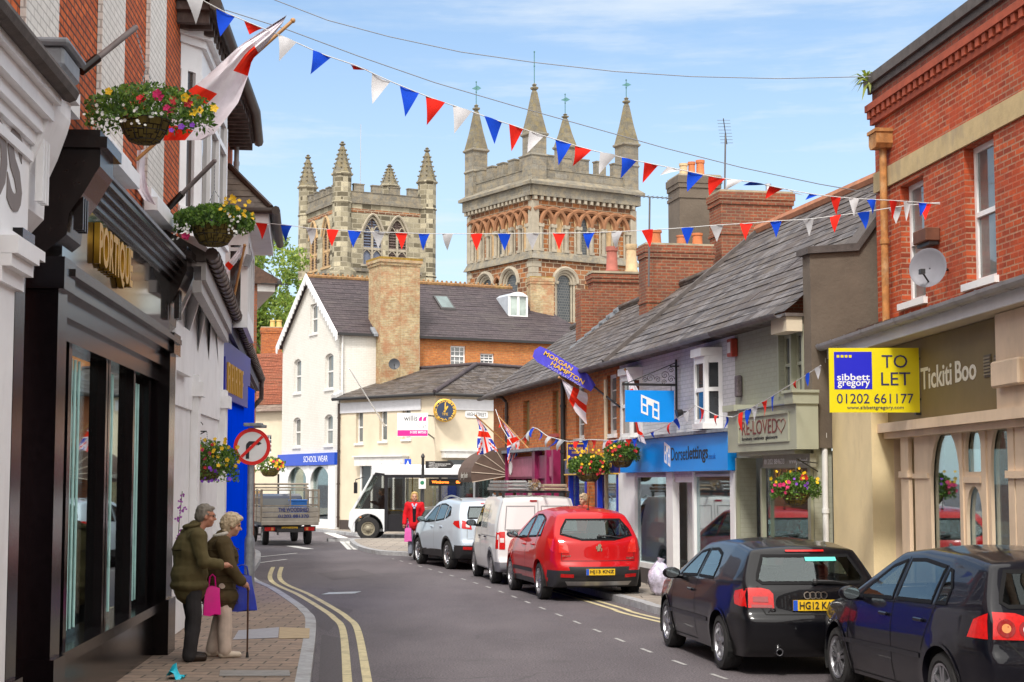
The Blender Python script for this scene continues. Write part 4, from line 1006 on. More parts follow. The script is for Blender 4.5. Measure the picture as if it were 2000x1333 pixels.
# roof
hw=GW/2
def rp(s,k,z):return WS.p(s,z,-k)
q=MB();sl_=(ah-eh)/hw;ov=.25;xh=xr-2.1
slates(q,rp(-.22,-ov,eh-ov*sl_+.06),rp(xr+.9,-ov,eh-ov*sl_+.06),rp(xh,hw,ah+.06),rp(-.22,hw,ah+.06),.2,.012,.006,random.Random(12))
q.face([rp(-.22,hw,ah+.055),rp(xh,hw,ah+.055),rp(xr+.9,GW+ov,eh-ov*sl_),rp(-.22,GW+ov,eh-ov*sl_)]);q.face([rp(xr+.9,-ov,eh-ov*sl_+.06),rp(xr+.9,GW+ov,eh-ov*sl_),rp(xh,hw,ah+.06)])
q.build('roof',SLATE2,wh)
q=MB()
n_=44
for k in range(n_):
 s0=-.2+(xh+.2)*k/n_;q.tube([rp(s0,hw,ah+.1),rp(s0+(xh+.2)/n_*.96,hw,ah+.1)],.09,6);q.ball(rp(s0+.1,hw,ah+.22),.06,5)
q.build('ridge_tiles',mat('lichen_ridge',(.30,.16,.07),.9,var=.5,vscale=5,stain=.5,stain_col=(.32,.24,.08)),wh)
q=MB();k1=4.6
for(u0,z0,u1,z1_)in((-.3,eh-.32*sl_,um,ah),(um,ah,GW+.3,eh-.32*sl_)):
 WG.poly(q,[(u0,z0-.1),(u1,z1_-.1),(u1,z1_+.2),(u0,z0+.2)],.2,.25)
 n=16
 for i in range(n):
  f0,f1=i/n,(i+1)/n;fm=(f0+f1)/2
  WG.poly(q,[(u0+(u1-u0)*f0,z0+(z1_-z0)*f0-.102),(u0+(u1-u0)*fm,z0+(z1_-z0)*fm-.26),(u0+(u1-u0)*f1,z0+(z1_-z0)*f1-.102)],.205,.245)
q.build('bargeboard',WHITE,wh)
q=MB();WS.box(q,-.15,xr,eh-.13,eh-.02,.16,.28);q.build('gutter',BLACKP,wh)
pipe(WS,wh,.12,3,eh-.1,.06,.045,OFFW,2);
# chimney breast climbing the side wall
q=MB();cz1=at(780,522,73).z
xw=WS.U(743,8,.5);xe2=WS.U(819,8,.5);ym=(xw+xe2)/2
WS.box(q,xw,ym,3,cz1-.25,-.9,.5);WS.box(q,ym+.003,xe2,3,cz1-.25,-.9,.53)
WS.box(q,xw-.05,xe2+.05,cz1-.25,cz1-.12,-.95,.56);WS.box(q,xw-.1,xe2+.1,cz1-.12,cz1,-1.0,.62)
cb=q.build('chimney',YELBR,wh);q=MB();WS.box(q,xw-.1,xe2+.1,cz1+.002,cz1+.1,-1,.62)
for k in range(30):q.ball(WS.p(xw+(xe2-xw)*random.Random(k).random(),cz1+.05,random.Random(k+99).uniform(-.9,.6)),.09,5,(1,1,.7))
q.build('moss',mat('orange_moss',(.28,.17,.025),.95,var=.5,vscale=9,bmp=.8),cb)
q=MB();z0=eh+(.9)*sl_*0;
q.hexa([rp(xw-.22,.15,eh+.15*sl_+.1),rp(xw-.02,.15,eh+.15*sl_+.1),rp(xw-.02,-.3,eh-.3*sl_+.1),rp(xw-.22,-.3,eh-.3*sl_+.1),rp(xw-.22,.15,eh+.15*sl_+.2),rp(xw-.02,.15,eh+.15*sl_+.2),rp(xw-.02,-.3,eh-.3*sl_+.2),rp(xw-.22,-.3,eh-.3*sl_+.2)]);q.build('flashing',LEAD,wh)
# skylight and dormer
def roof_uk(px,py):
 """ray onto the front slope -> (s, k)"""
 n=WS.n*sl_+V((0,0,1));o=rp(0,0,eh+.06);r=ray(px,py);t=(o-CAM).dot(n)/r.dot(n);P=CAM+r*t
 return(P-WS.o).dot(WS.u),-(P-WS.o).dot(WS.n),P
q=MB();g=MB()
s0,k0,_=roof_uk(875,607);s1,k1_,_=roof_uk(871,583)
def slab(mb,s0,s1,k0,k1,t0,t1):mb.hexa([rp(s0,k0,eh+k0*sl_+t0),rp(s1,k0,eh+k0*sl_+t0),rp(s1,k1,eh+k1*sl_+t0),rp(s0,k1,eh+k1*sl_+t0),rp(s0,k0,eh+k0*sl_+t1),rp(s1,k0,eh+k0*sl_+t1),rp(s1,k1,eh+k1*sl_+t1),rp(s0,k1,eh+k1*sl_+t1)])
slab(q,s0-.35,s0+.4,k0,k1_,.08,.17);o=q.build('skylight',mat('dark_frame',(.05,.045,.045),.4),wh);slab(g,s0-.27,s0+.32,k0+.06,k1_-.06,.171,.176);g.build('pane',glass_mat('sky_pane',(.10,.14,.14)),o)
sa,ka,Pa=roof_uk(994,619);sb_,kb,Pb=roof_uk(1030,619)
dz0=Pa.z;DF=Frame(rp(sa,ka+.02,0),WS.u);DWd=sb_-sa;dh=WS.hit(1010,577)[1]-WS.hit(1010,619)[1]
q=MB();DF.box(q,0,DWd,dz0,dz0+.08,-.06,0);DF.box(q,0,.09,dz0+.08,dz0+dh,-.06,0);DF.box(q,DWd-.09,DWd,dz0+.08,dz0+dh,-.06,0);DF.box(q,DWd/2-.06,DWd/2+.06,dz0+.08,dz0+dh,-.06,0)
DF.poly(q,[(0,dz0+dh),(DWd,dz0+dh),(DWd*.75,dz0+dh+.16),(DWd/2,dz0+dh+.2),(DWd*.25,dz0+dh+.16)],-.08,.04);o=q.build('dormer',WHITE,wh)
g=MB();DF.box(g,.08,DWd-.08,dz0+.06,dz0+dh-.02,-.05,-.04);g.build('pane',glass_mat('pale_curtained',(.30,.36,.33)),o)
q=MB();DF.poly(q,[(-.02,dz0),(DWd+.02,dz0),(DWd+.02,dz0+dh),(DWd*.75,dz0+dh+.15),(DWd/2,dz0+dh+.19),(DWd*.25,dz0+dh+.15),(-.02,dz0+dh)],-2.2,-.082);q.build('cheeks',mat('zinc_cheek',(.42,.46,.52),.5,var=.15),o)
# rear hipped wing and its chimney at the far right
q=MB();a=roof_uk(1112,660)
cs=MB();stack('','',1036,1082,542,640,76.5,YELBR,[],.9,parent=wh,capm=mat('orange_moss',(.28,.17,.025),.95))
q=MB();rr=random.Random(8)
for k in range(0):
 s,kk,P=roof_uk(rr.gauss(1086,12),rr.gauss(632,12));r_=rr.uniform(.02,.085);f=[P+WS.u*r_*math.cos(i*1.05)*rr.uniform(.6,1.2)+(-WS.n+V((0,0,sl_))).normalized()*r_*math.sin(i*1.05)*rr.uniform(.6,1.2)+V((0,0,.05))for i in range(6)];q.face(f)
q.bm.free()
# school outfitters' shopfront
SW_BLUE=mat('school_sign_blue',(.012,.075,.55),.4,var=.05)
q=MB();WG.box(q,-.1,GW-.05,sgz,sgt,.003,.16);sg=q.build('fascia_sign',SW_BLUE,wh)
text('SCHOOL WEAR',WG,WG.U(593,3.2,.16),WG.U(640,3.2,.16),sgz+.14,sgt-.12,.162,WLET,sg)
q=MB();WG.box(q,0,shopz[0],.12,sgz-.01,.003,.1);WG.box(q,shopz[1],shopz[2],.12,sgz-.01,.003,.08);WG.box(q,shopz[3],GW-.03,.12,sgz-.01,.003,.12)
for a,b in((shopz[0],shopz[1]),(shopz[2],shopz[3])):
 WG.box(q,a,b,.12,.5,.003,.06)
 um_=(a+b)/2;w_=(b-a)/2
 for s in(-1,1):WG.poly(q,[(um_+s*w_,sgz-.02)]+[(um_+s*w_*math.cos(i*math.pi/2/7),sgz-.85+.8*math.sin(i*math.pi/2/7))for i in range(8)],.004,.05)
q.build('shopfront',WHITE,wh)
q=MB();WG.box(q,shopz[0],shopz[3],.5,sgz-.05,-.13,-.12);q.build('shop_window',SHOPG,wh)
q=MB();WG.box(q,-.2,GW,.2,3.2,-1.5,-1.4);q.build('shop_interior',brick_mat('interior_brick',(.25,.12,.07),(.18,.09,.05),(.2,.14,.1),stain=.3),wh)
q=MB();rr=random.Random(3)
for k in range(9):WG.box(q,shopz[0]+.4+k*.55,shopz[0]+.7+k*.55,.6,.9+rr.random()*.7,-.8,-.6)
q.build('window_display',mat('display_goods',(.35,.4,.5),.7,var=.6,vscale=3),wh)
# ================================================================ cream clock building
CL=Frame((-7.3,69.75),(.62,-.62*.0-.70));
CLl=0
c_end=at(850,900,65.6);CL=Frame((-7.3,69.75),(c_end.x+7.3,c_end.y-69.75));CW=(V((c_end.x,c_end.y))-V((-7.3,69.75))).length
CR=Frame((c_end.x,c_end.y),(.80,.60));CRL=9
ezL,ezR=CL.hit(664,785)[1],CL.hit(848,764)[1];ez=(ezL+ezR)/2
cb_=thing('cream_corner_shop','cream rendered corner building with a hipped slate roof and round clock','building',(c_end.x,c_end.y,0))
Wc=[px_hole(CL,695,804,709,866),px_hole(CL,741,800,756,862),px_hole(CL,786,796,802,858)]
q=MB();wall_holes(CL,q,0,CW,.12,ez,Wc,.3);CR.box(q,0.002,CRL,.12,ez,-.3,0);q.build('wall',CREAM2,cb_)
for wn in Wc:window(CL,*wn,cb_,OFFW,GLL,rec=.14,fw=.07)
q=MB();CL.box(q,0,CW*.86,ez-.62,ez-.18,.003,.06);CR.box(q,.75,4.6,ez-.62,ez-.18,.003,.06);q.build('eaves_board',mat('pale_lilac_board',(.60,.60,.63),.6,var=.08),cb_)
rz=ez+1.38;a=CL.p(-.1,ez,.32);b0=CL.p(CW,ez,0)+(CL.n+CR.n).normalized()*.36;c0=CR.p(CRL,ez,.32)
r0=at(780,724,72);r1=at(930,716,69.2);r0=V((r0.x,73.2,rz));r1.z=rz;
r0=V((-5.6,73.0,rz));r1=V((at(930,716,69.0).x,69.0,rz));r2=V((c0.x-CR.n.x*3.0,c0.y-CR.n.y*3.0,rz))
q=MB();slates(q,a,b0,r1,r0,.2,.012,.006,random.Random(21));slates(q,b0,c0,r2,r1,.2,.012,.006,random.Random(22))
q.face([r0,r1,r2,r2+V((0,8,-1)),r0+V((0,6,-1))]);q.build('roof',SLATE,cb_)
q=MB();q.tube([b0+V((0,0,.06)),r1+V((0,0,.06))],.09,8);q.tube([r0+V((0,0,.05)),r1+V((0,0,.06))],.08,8);q.tube([r1+V((0,0,.06)),r2+V((0,0,.06))],.08,8);q.build('hip_tiles',SLATE2,cb_,smooth=50)
q=MB();q.tube([a+V((0,0,.08)),r0+V((0,0,.08))],.13,6);q.build('flashing',mat('white_flashing',(.6,.6,.6),.6,var=.15),cb_)
q=MB();q.tube([a+V((0,0,-.03))+CL.n*.05,b0+V((0,0,-.03))],.07,8);q.tube([b0+V((0,0,-.03)),c0+V((0,0,-.03))],.07,8);q.build('gutter',BLACKP,cb_,smooth=50)
pipe(CL,cb_,-.02,.2,ez-.2,.07,.055,BROWNP,1.4)
q=MB();CL.box(q,.05,CW,.1,.52,.002,.04);q.build('plinth',mat('brown_plinth',(.055,.04,.035),.7),cb_)
cA=CL.U(703,3.3);cB=CL.U(798,3.3);cz_=CL.hit(750,893)[1]
q=MB();CL.box(q,cA,cB,cz_-.36,cz_,.003,.32);CL.box(q,cA-.05,cB+.05,cz_,cz_+.06,.003,.4);q.build('shop_canopy',OFFW,cb_)
q=MB();CL.box(q,cA+.1,cB-.1,.6,cz_-.37,.003,.03);q.build('shop_window',GL,cb_)
q=MB()
for k in range(5):x=cA+.1+(cB-cA-.3)*k/4;CL.box(q,x,x+.1,.6,cz_-.37,.031,.07)
q.build('window_bars',OFFW,cb_)
cc=CR.U(928,3.3);q=MB();CR.box(q,.3,cc+1.4,3.08,3.34,.003,.3);CR.box(q,.25,cc+1.45,3.34,3.4,.003,.35);q.build('shop_canopy',OFFW,cb_)
q=MB();CR.box(q,.6,cc+1.2,.6,3.0,.003,.03);q.build('shop_window',GL,cb_)
# street name plate
q=MB();n0,n1=CR.U(909,5.0,.04),CR.U(953,5.0,.04);nz=CR.hit(931,810,.04)[1];pts=[]
h_=.14
def rrect(u0,u1,z0,z1,r,n=4):
 out=[]
 for cx,cz2,a in((u1-r,z1-r,0),(u0+r,z1-r,90),(u0+r,z0+r,180),(u1-r,z0+r,270)):
  out+=[(cx+r*math.cos(R(a+90*i/n)),cz2+r*math.sin(R(a+90*i/n)))for i in range(n+1)]
 return out
CR.poly(q,rrect(n0,n1,nz-h_,nz+h_,.08),.003,.035);sn=q.build('street_sign',WHITE);tag(sn,'white street name plate reading HIGH STREET on the cream wall','street sign')
text('HIGH STREET',CR,n0+.08,n1-.08,nz-.075,nz+.075,.036,BLET,sn)
# clock
q=MB();ck_px,ck_py=869,802;ckd=ray(869,802)
# the clock hangs on the splayed corner between the two walls
CKn=(CL.n*.35+CR.n*.65).normalized();CK=Frame((c_end.x,c_end.y),V((-CKn.y,CKn.x,0)))
if CK.n.dot(CKn)<0:CK.u=-CK.u;CK.n=CKn
cu_,cz2=CK.hit(869,802,.2);rad=22.5/FPX*66
clk=thing('wall_clock','round dark blue clock with gold numerals and rim on the cream corner','clock',CK.p(cu_,cz2,.18))
q=MB();q.lathe([(rad*.97,0),(rad,.03),(rad,.1),(rad*.9,.12),(rad*.9,.1),(0,.1)],CK.p(cu_,cz2,.1),CK.n,seg=36);q.build('rim',GOLD,clk,smooth=40)
q=MB();q.lathe([(rad*.9,0),(rad*.9,.02),(0,.02)],CK.p(cu_,cz2,.205),CK.n,seg=36);q.build('face',mat('clock_face',(.02,.035,.08),.6),clk,smooth=40)
NUM=['XII','I','II','III','IIII','V','VI','VII','VIII','IX','X','XI']
for i,s in enumerate(NUM):
 a=i*math.pi/6;up=CK.u*math.sin(a)+V((0,0,1))*math.cos(a);rt=CK.u*math.cos(a)-V((0,0,1))*math.sin(a)
 w_=.032*len(s)+.03;text(s,None,-w_,w_,rad*.70,rad*.86,.004,GOLDP,clk,name='numeral',dirs=(rt,up),origin=CK.p(cu_,cz2,.226),bold=.02)
text('TIME',CK,cu_-.12,cu_+.12,cz2-.2,cz2-.1,.228,GOLDP,clk)
for a,ln,wd in((R(2),.34,.022),(R(33),.22,.03)):
 q=MB();d_=CK.u*math.sin(a)+V((0,0,1))*math.cos(a);e_=CK.u*math.cos(a)-V((0,0,1))*math.sin(a);o_=CK.p(cu_,cz2,.232)
 q.prism([o_-d_*.08-e_*wd,o_-d_*.08+e_*wd,o_+d_*ln*.8+e_*wd*1.2,o_+d_*ln,o_+d_*ln*.8-e_*wd*1.2],CK.n*.008);q.build('hand',GOLDP,clk)
 # ================================================================ low tiled house at the far left, and the tree behind
LT=Frame((-15.4,88),(.55,-.83))
lt=thing('tiled_cottage','low cream cottage with a steep red tiled roof left of the white house','house',(-13,86,0))
c1=WG.p(-.05,0,-.4);LT=Frame(V((c1.x-7.5,c1.y+5.5,0)),V((7.5,-5.5,0)));LL=V((7.5,5.5)).length
lez=LT.hit(540,800)[1];lrz=LT.hit(530,690,-4)[1]
q=MB();wz=px_hole(LT,510,850,530,885);wall_holes(LT,q,0,LL,.12,lez,[wz],.3);q.build('wall',CREAM2,lt);window(LT,*wz,lt,WHITE,GL,rec=.08,bars=(3,2),sill=False)
q=MB();slates(q,LT.p(-.1,lez-.1,.35),LT.p(LL,lez-.1,.35),LT.p(LL,lez+.25,-.3),LT.p(-.1,lez+.25,-.3),.15);q.build('stone_eaves',mat('lichened_tiles',(.2,.17,.14),.9),lt)
q=MB();slates(q,LT.p(-.1,lez+.25,-.25),LT.p(LL,lez+.25,-.25),LT.p(LL,lrz,-4),LT.p(-.1,lrz,-4),.14,.02,.012,random.Random(31));q.face([LT.p(-.1,lrz,-4),LT.p(LL,lrz,-4),LT.p(LL,lez,-8),LT.p(-.1,lez,-8)]);q.build('roof',REDTILE,lt)
stack('','',511,550,640,760,86.5,ORANGE,[(527,538,624,mat('yellow_pot',(.6,.42,.14),.7)),(539,551,624,mat('yellow_pot',(.6,.42,.14),.7))],.9,parent=lt,bands=(.5,))
def tree(name,label,base,h,rx,rz_,cz,leafm,n,size,seed,trunk_r=.35):
 rnd=random.Random(seed);t=thing(name,label,'tree',base);b=V(base)
 q=MB();top=b+V((0,0,h*.8));q.tube([b,b+V((.1,0,h*.3)),b+V((-.1,.1,h*.55)),top],[trunk_r,trunk_r*.75,trunk_r*.5,.05],8)
 limbs=[]
 for k in range(11):
  f=rnd.uniform(.3,.75);a=rnd.uniform(0,6.28);s=b+V((0,0,h*f));e=s+V((math.cos(a)*rx*.8,math.sin(a)*rx*.8,h*.18));limbs.append(e);q.tube([s,s.lerp(e,.5)+V((0,0,.4)),e],[trunk_r*.4,trunk_r*.25,.04],6)
 q.build('trunk',mat('bark',(.10,.075,.05),.9,var=.3,bmp=.6),t,smooth=50)
 clumps=[(b+V((0,0,cz-b.z))+V((rnd.gauss(0,.5)*rx,rnd.gauss(0,.5)*rx,rnd.gauss(0,.5)*rz_)),rnd.uniform(.2,.4)*rx)for _ in range(70)]
 def fn(r):
  c,rad=r.choice(clumps);d=V((r.gauss(0,1),r.gauss(0,1),r.gauss(0,1))).normalized()*rad*r.uniform(.5,1.05);return c+d,d
 q=MB();leaf_cloud(q,fn,n,size,rnd,len(leafm));q.build('crown',leafm,t,recalc=False)
 return t
def leafmat(name,c):
 if name in MATS:return MATS[name]
 m,nt,b,N,L=nodes_of(name);MATS[name]=m
 n=noise_tex(nt,coord(nt),.9,3);L(ramp(nt,n,[(.3,mul(c,.7)),(.7,mul(c,1.3))]),b.inputs['Base Color']);b.inputs['Roughness'].default_value=.6
 b.inputs['Subsurface Weight'].default_value=0;b.inputs['Transmission Weight'].default_value=0
 tr=N('ShaderNodeBsdfTranslucent');tr.inputs['Color'].default_value=c4(mul((c[0]*1.3,c[1]*1.4,c[2]*.7),1.2));mx=N('ShaderNodeMixShader');mx.inputs['Fac'].default_value=.3
 L(b.outputs[0],mx.inputs[1]);L(tr.outputs[0],mx.inputs[2]);L(mx.outputs[0],nt.nodes['Material Output'].inputs['Surface']);return m
LEAFS=[leafmat('spring_leaf',(.17,.25,.035)),leafmat('fresh_leaf',(.24,.30,.06)),leafmat('mid_leaf',(.10,.17,.03))]
p=at(530,640,118);tree('broadleaf_tree','fresh green spring tree behind the houses, left of the pale tower',(p.x,118,0),15,2.6,4.4,at(530,615,118).z,LEAFS,14000,.27,41)
# ================================================================ left-hand row
LW=Frame((-2.854-.073*8,8),(-.073,1))
def lu(Z):return(Z-8)*math.sqrt(1+.073**2)
GLOSSB=mat('gloss_black_paint',(.006,.004,.005),.16,var=.4,vscale=15,spec=.28,bmp=.06,bscale=60)
BROWNB=mat('black_brown_moulding',(.011,.006,.005),.22,var=.4,vscale=12,spec=.3,bmp=.1,bscale=30)
WPAINT=mat('blue_white_paint',(.84,.84,.86),.45,var=.07,vscale=3,stain=.2,stain_col=(.36,.34,.33),stain_scale=2.5)
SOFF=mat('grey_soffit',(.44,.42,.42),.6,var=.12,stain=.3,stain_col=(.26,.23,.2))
REDL=brick_mat('warm_red_brick',(.66,.15,.04),(.46,.095,.03),(.10,.045,.03),ms=.012,stain=.18,dark=.35)
WSTRIP=brick_mat('white_brick_strip',(.76,.74,.71),(.7,.68,.65),(.46,.44,.42),ms=.008,stain=.3,stain_col=(.34,.3,.26),dark=.12)
BLUEW=mat('bright_blue_wall',(.0,.055,.86),.9,spec=.0,var=.08,vscale=2,bmp=.1,stain=.2,stain_col=(.0,.02,.3))
TINT=clear_glass('tinted_shop_glass',(.82,.86,.86),.14)
lb=thing('brick_shop','near red brick building with white pilasters above a black shopfront and a white one','shop',LW.p(lu(16),0,0))
def lbox(mb,Z0,Z1,z0,z1,d0,d1):LW.box(mb,lu(Z0),lu(Z1),z0,z1,d0,d1)
TOPZ=10.2
q=MB();lbox(q,8,21.3,4.9,TOPZ,-.5,0);q.build('wall',REDL,lb)
for a,b in((9.6,10.6),(12.2,13.4),(15.4,16.7),(18.4,19.7)):
 q=MB();lbox(q,a,b,5.0,TOPZ,.003,.05);o=q.build('pilaster',WSTRIP,lb)
 a-=.2;b+=.2;q=MB();lbox(q,a,b,5.15,5.3,.052,.2);lbox(q,a+.05,b-.05,5.3,5.42,.052,.12);q.build('base_block',WPAINT,o)
 # ---- black shopfront
sf=MB()
for a,b in((12.65,13.0),(19.1,19.6),(11.2,11.5)):
 lbox(sf,a,b,.12,3.85,-.2,.25)
 lbox(sf,a-.05,b+.05,.12,.75,-.2,.29);lbox(sf,a-.04,b+.04,3.6,3.85,-.2,.30)
for a,b in((13.003,19.097),):
 lbox(sf,a,b,.12,.62,-.2,.12);lbox(sf,a,b,.62,.72,-.2,.2)
 lbox(sf,a,b,3.28,3.45,-.2,.12);lbox(sf,a,b,3.45,3.62,-.2,.18);lbox(sf,a,b,3.62,3.728,-.2,.26)
for a,w in((13.15,.12),(13.75,.1),(14.05,.14),(15.9,.1),(16.05,.1),(17.6,.12),(18.7,.16)):
 lbox(sf,a,a+w,.722,3.278,-.14,.07)
lbox(sf,11.503,12.647,.12,3.85,-.6,-.5)
sf.build('black_shopfront',GLOSSB,lb)
q=MB();lbox(q,13.0,19.1,.72,3.28,-.02,-.01);q.build('shop_window',TINT,lb)
q=MB();lbox(q,13.2,19.1,.5,3.6,-1.3,-1.2);lbox(q,13.2,19.1,.5,.6,-1.2,-.2);q.build('shop_interior',INTERD,lb)
q=MB();rr=random.Random(2)
for a in(13.4,14.5,16.3,18.0):
 q=MB()
 for k in range(6):q.tube([LW.p(lu(a+k*.09),.8,-.075+.03*(k%2)),LW.p(lu(a+k*.09),3.2,-.075+.03*(k%2))],.05,6)
 q.build('curtain',mat('teal_curtain',(.42,.68,.66),.8,var=.2),lb)
 # fascia and its mouldings
q=MB();lbox(q,13.0,19.3,3.86,4.5,-.1,.2);fs=q.build('fascia_sign',mat('mirror_black_fascia',(.012,.010,.010),.06,spec=.9,var=.2),lb)
q=MB()
for z0,z1,d1 in((3.73,3.79,.33),(3.792,3.858,.27),(4.502,4.56,.24),(4.562,4.62,.28),(4.622,4.68,.32),(4.682,4.74,.37)):
 lbox(q,12.9,19.5,z0,z1,-.1,d1)
q.build('cornice',BROWNB,lb)
q=MB();q.hexa([LW.p(lu(12.9),4.742,.39),LW.p(lu(19.6),4.742,.39),LW.p(lu(19.6),4.742,.003),LW.p(lu(12.9),4.742,.003),LW.p(lu(12.9),4.78,.39),LW.p(lu(19.6),4.78,.39),LW.p(lu(19.6),4.98,.003),LW.p(lu(12.9),4.98,.003)]);q.build('lead_roof',LEAD,lb)
gu=[lu(z)for z in(13.15,15.75)]
text('PORTIQUE',LW,lu(14.35),lu(16.2),3.96,4.40,.205,GOLD,fs,bold=.02,ext=.05)
def console(Z0,Z1,z0,z1,dep,m,name='console'):
 q=MB();u0,u1=lu(Z0),lu(Z1)
 prof=[(0,z0),(dep*.25,z0),(dep*.35,z0+.12),(dep*.6,z0+.25),(dep*.62,z0+(z1-z0)*.45),(dep*.8,z0+(z1-z0)*.62),(dep*.95,z0+(z1-z0)*.8),(dep,z1-.14),(dep,z1),(0,z1)]
 q.prism([LW.p(u0,z,d-.1)for d,z in prof],LW.u*(u1-u0))
 LW.box(q,u0-.05,u1+.05,z1+.002,z1+.09,-.1,dep-.04);LW.box(q,u0-.02,u1+.02,z1+.092,z1+.15,-.1,dep-.1)
 for k in range(3):LW.box(q,u0+.06+k*.09,u0+.1+k*.09,z0+.3,z1-.2,dep*.5,dep*.62)
 return q.build(name,m,lb)
console(12.8,13.4,3.80,4.74,.62,BROWNB);console(19.3,19.95,3.74,4.75,.5,BROWNB)
# ---- white shopfront next to the camera
q=MB()
lbox(q,8,11.15,.12,3.5,-.3,.02)
lbox(q,10.6,11.05,.12,3.55,.022,.28)
for k,(z0,z1,d1)in enumerate(((3.4,3.5,.32),(3.5,3.58,.38),(3.582,3.70,.42))):lbox(q,10.5,11.15,z0,z1,.022,d1)
lbox(q,8,11.9,3.705,3.78,-.1,.30);lbox(q,8,11.75,3.782,4.55,-.1,.2);lbox(q,8,11.75,3.79,3.86,.201,.23);lbox(q,8,11.75,4.42,4.49,.201,.23)
for z0,z1,d1 in((4.552,4.64,.24),(4.642,4.74,.29),(4.742,4.86,.35),(4.862,4.94,.40)):lbox(q,8,11.85,z0,z1,-.1,d1)
wsf=q.build('white_shopfront',WPAINT,lb)
q=MB();lbox(q,8,11.95,4.942,5.0,-.0,.43);q.tube([LW.p(lu(8),4.98,.44),LW.p(lu(11.95),4.98,.44)],.07,8);q.build('lead_gutter',COPE,lb)
prof_c=console(11.76,12.4,3.85,5.0,.46,WPAINT,'white_console')
q=MB();LW.box(q,lu(11.8),lu(12.42),5.154,5.3,.1,.42);LW.box(q,lu(11.76),lu(12.46),5.302,5.36,.06,.46);q.build('lead_cap',LEAD,lb,bevel=.02)
a,b=LW.U(2,4.1,.21),LW.U(44,4.1,.21)
text('DS',LW,a-.5,b,LW.hit(30,415,.21)[1],LW.hit(30,250,.21)[1],.202,mat('taupe_letters',(.20,.16,.14),.5),wsf,bold=.04)
# ---- white shop with oriel windows above
wl2=thing('white_shop','white boarded shop with oriel windows, dark gutter and deep soffit between black and blue shops','shop',LW.p(lu(24),0,0))
W2=Frame((-4.825,27),(-2.095,17))
q=MB();lbox(q,21.303,27,.12,8.3,-.4,0);W2.box(q,.003,3.2,4.7,8.3,-.4,0);q.build('wall',REDL,wl2)
def bayw(F,u0,u1,z0,z1,dep,cant,parent,wm,gm,nfront=3,name='bay_window'):
 q=MB();g=MB();P=[(u0,.003),(u0+cant,dep),(u1-cant,dep),(u1,.003)]
 for i in range(3):
  A=F.p(P[i][0],0,P[i][1]);B=F.p(P[i+1][0],0,P[i+1][1]);f=Frame(A,B-A);W=(B-A).length;n=nfront if i==1 else 1
  f.box(q,0,W,z0,z0+.25,-.08,0);f.box(q,0,W,z1-.35,z1,-.08,.0)
  fw=.13
  for k in range(n+1):
   x=(W-fw)*k/n;f.box(q,x,x+fw,z0+.25,z1-.35,-.08,.012)
  f.box(q,0,W,z0+(z1-z0)*.68,z0+(z1-z0)*.68+.09,-.06,.006)
  f.box(g,.03,W-.03,z0+.23,z1-.33,-.05,-.042)
  f.box(q,-.02,W+.02,z0+.17,z0+.25,.002,.05)
 for z,h,o in((z1+.002,.1,.06),(z1+.104,.12,.14)):q.prism([F.p(u0-o,z,.003),F.p(u0+cant-o*.4,z,dep+o),F.p(u1-cant+o*.4,z,dep+o),F.p(u1+o,z,.003)],V((0,0,h)))
 q.prism([F.p(u,z0,d)for u,d in P],V((0,0,-.12)))
 o=q.build(name,wm,parent);g.build('pane',gm,o);return o
bayw(LW,lu(21.45),lu(25.6),5.5,7.95,.24,.34,wl2,WPAINT,glass_mat('bay_glass',(.05,.035,.03)))
# main eaves with rafter feet and gutter
q=MB();lbox(q,20.9,27,8.25,8.36,.003,.46);W2.box(q,0,2.4,8.25,8.36,.003,.44)
for k in range(20):lbox(q,21+k*.31,21.1+k*.31,8.1,8.25,.003,.42)
for k in range(8):W2.box(q,.1+k*.3,.2+k*.3,8.1,8.25,.003,.4)
q.build('eaves',mat('brown_eaves',(.075,.05,.045),.7,var=.4,stain=.5,stain_col=(.3,.27,.24),stain_scale=3),wl2)
q=MB();q.tube([LW.p(lu(20.8),8.3,.52),LW.p(lu(27),8.3,.52),W2.p(2.5,8.3,.50)],.09,8);q.build('gutter',BROWNP,wl2,smooth=50)
q=MB();q.hexa([LW.p(lu(20.8),8.37,.5),LW.p(lu(27),8.37,.5),LW.p(lu(27),8.37,-.4),LW.p(lu(20.8),8.37,-.4),LW.p(lu(20.8),8.4,.5),LW.p(lu(27),8.4,.5),LW.p(lu(27),9.6,-.9),LW.p(lu(20.8),9.6,-.9)]);q.hexa([W2.p(0,8.37,.48),W2.p(2.6,8.37,.48),W2.p(3.2,8.37,-.4),W2.p(0,8.37,-.4),W2.p(0,8.4,.48),W2.p(2.6,8.4,.48),W2.p(3.2,9.5,-.9),W2.p(0,9.5,-.9)]);q.build('roof',SLATE2,wl2)
pipe(W2,wl2,2.2,4.8,9.5,.12,.045,GUT,1.3)
# second, hip-roofed bay
q=MB();B0,B1,D=.45,3.6,.42
BF=W2
zb0,zb1=4.7,6.4
for(u0,u1,d0,d1)in((B0,B0+.08,.003,D),(B1-.08,B1,.003,D),(B0+.082,B1-.082,D-.08,D)):
 pass
f1=Frame(W2.p(B0,0,.0),W2.n);WD=D
f1.box(q,0,.12,zb0,zb1,-.08,0);f1.box(q,D-.12,D,zb0,zb1,-.08,0);f1.box(q,.12,D-.12,zb0,zb0+.25,-.08,0);f1.box(q,.12,D-.12,zb1-.3,zb1,-.08,0);f1.box(q,.12,D-.12,6.0,6.06,-.06,-.01)
W2.box(q,B0+.002,B1,zb0,zb0+.3,D-.08,D);W2.box(q,B0+.002,B1,zb1-.2,zb1,D-.08,D)
for k in range(4):x=B0+.002+(B1-B0-.12)*k/3;W2.box(q,x,x+.12,zb0+.3,zb1-.2,D-.08,D-.001)
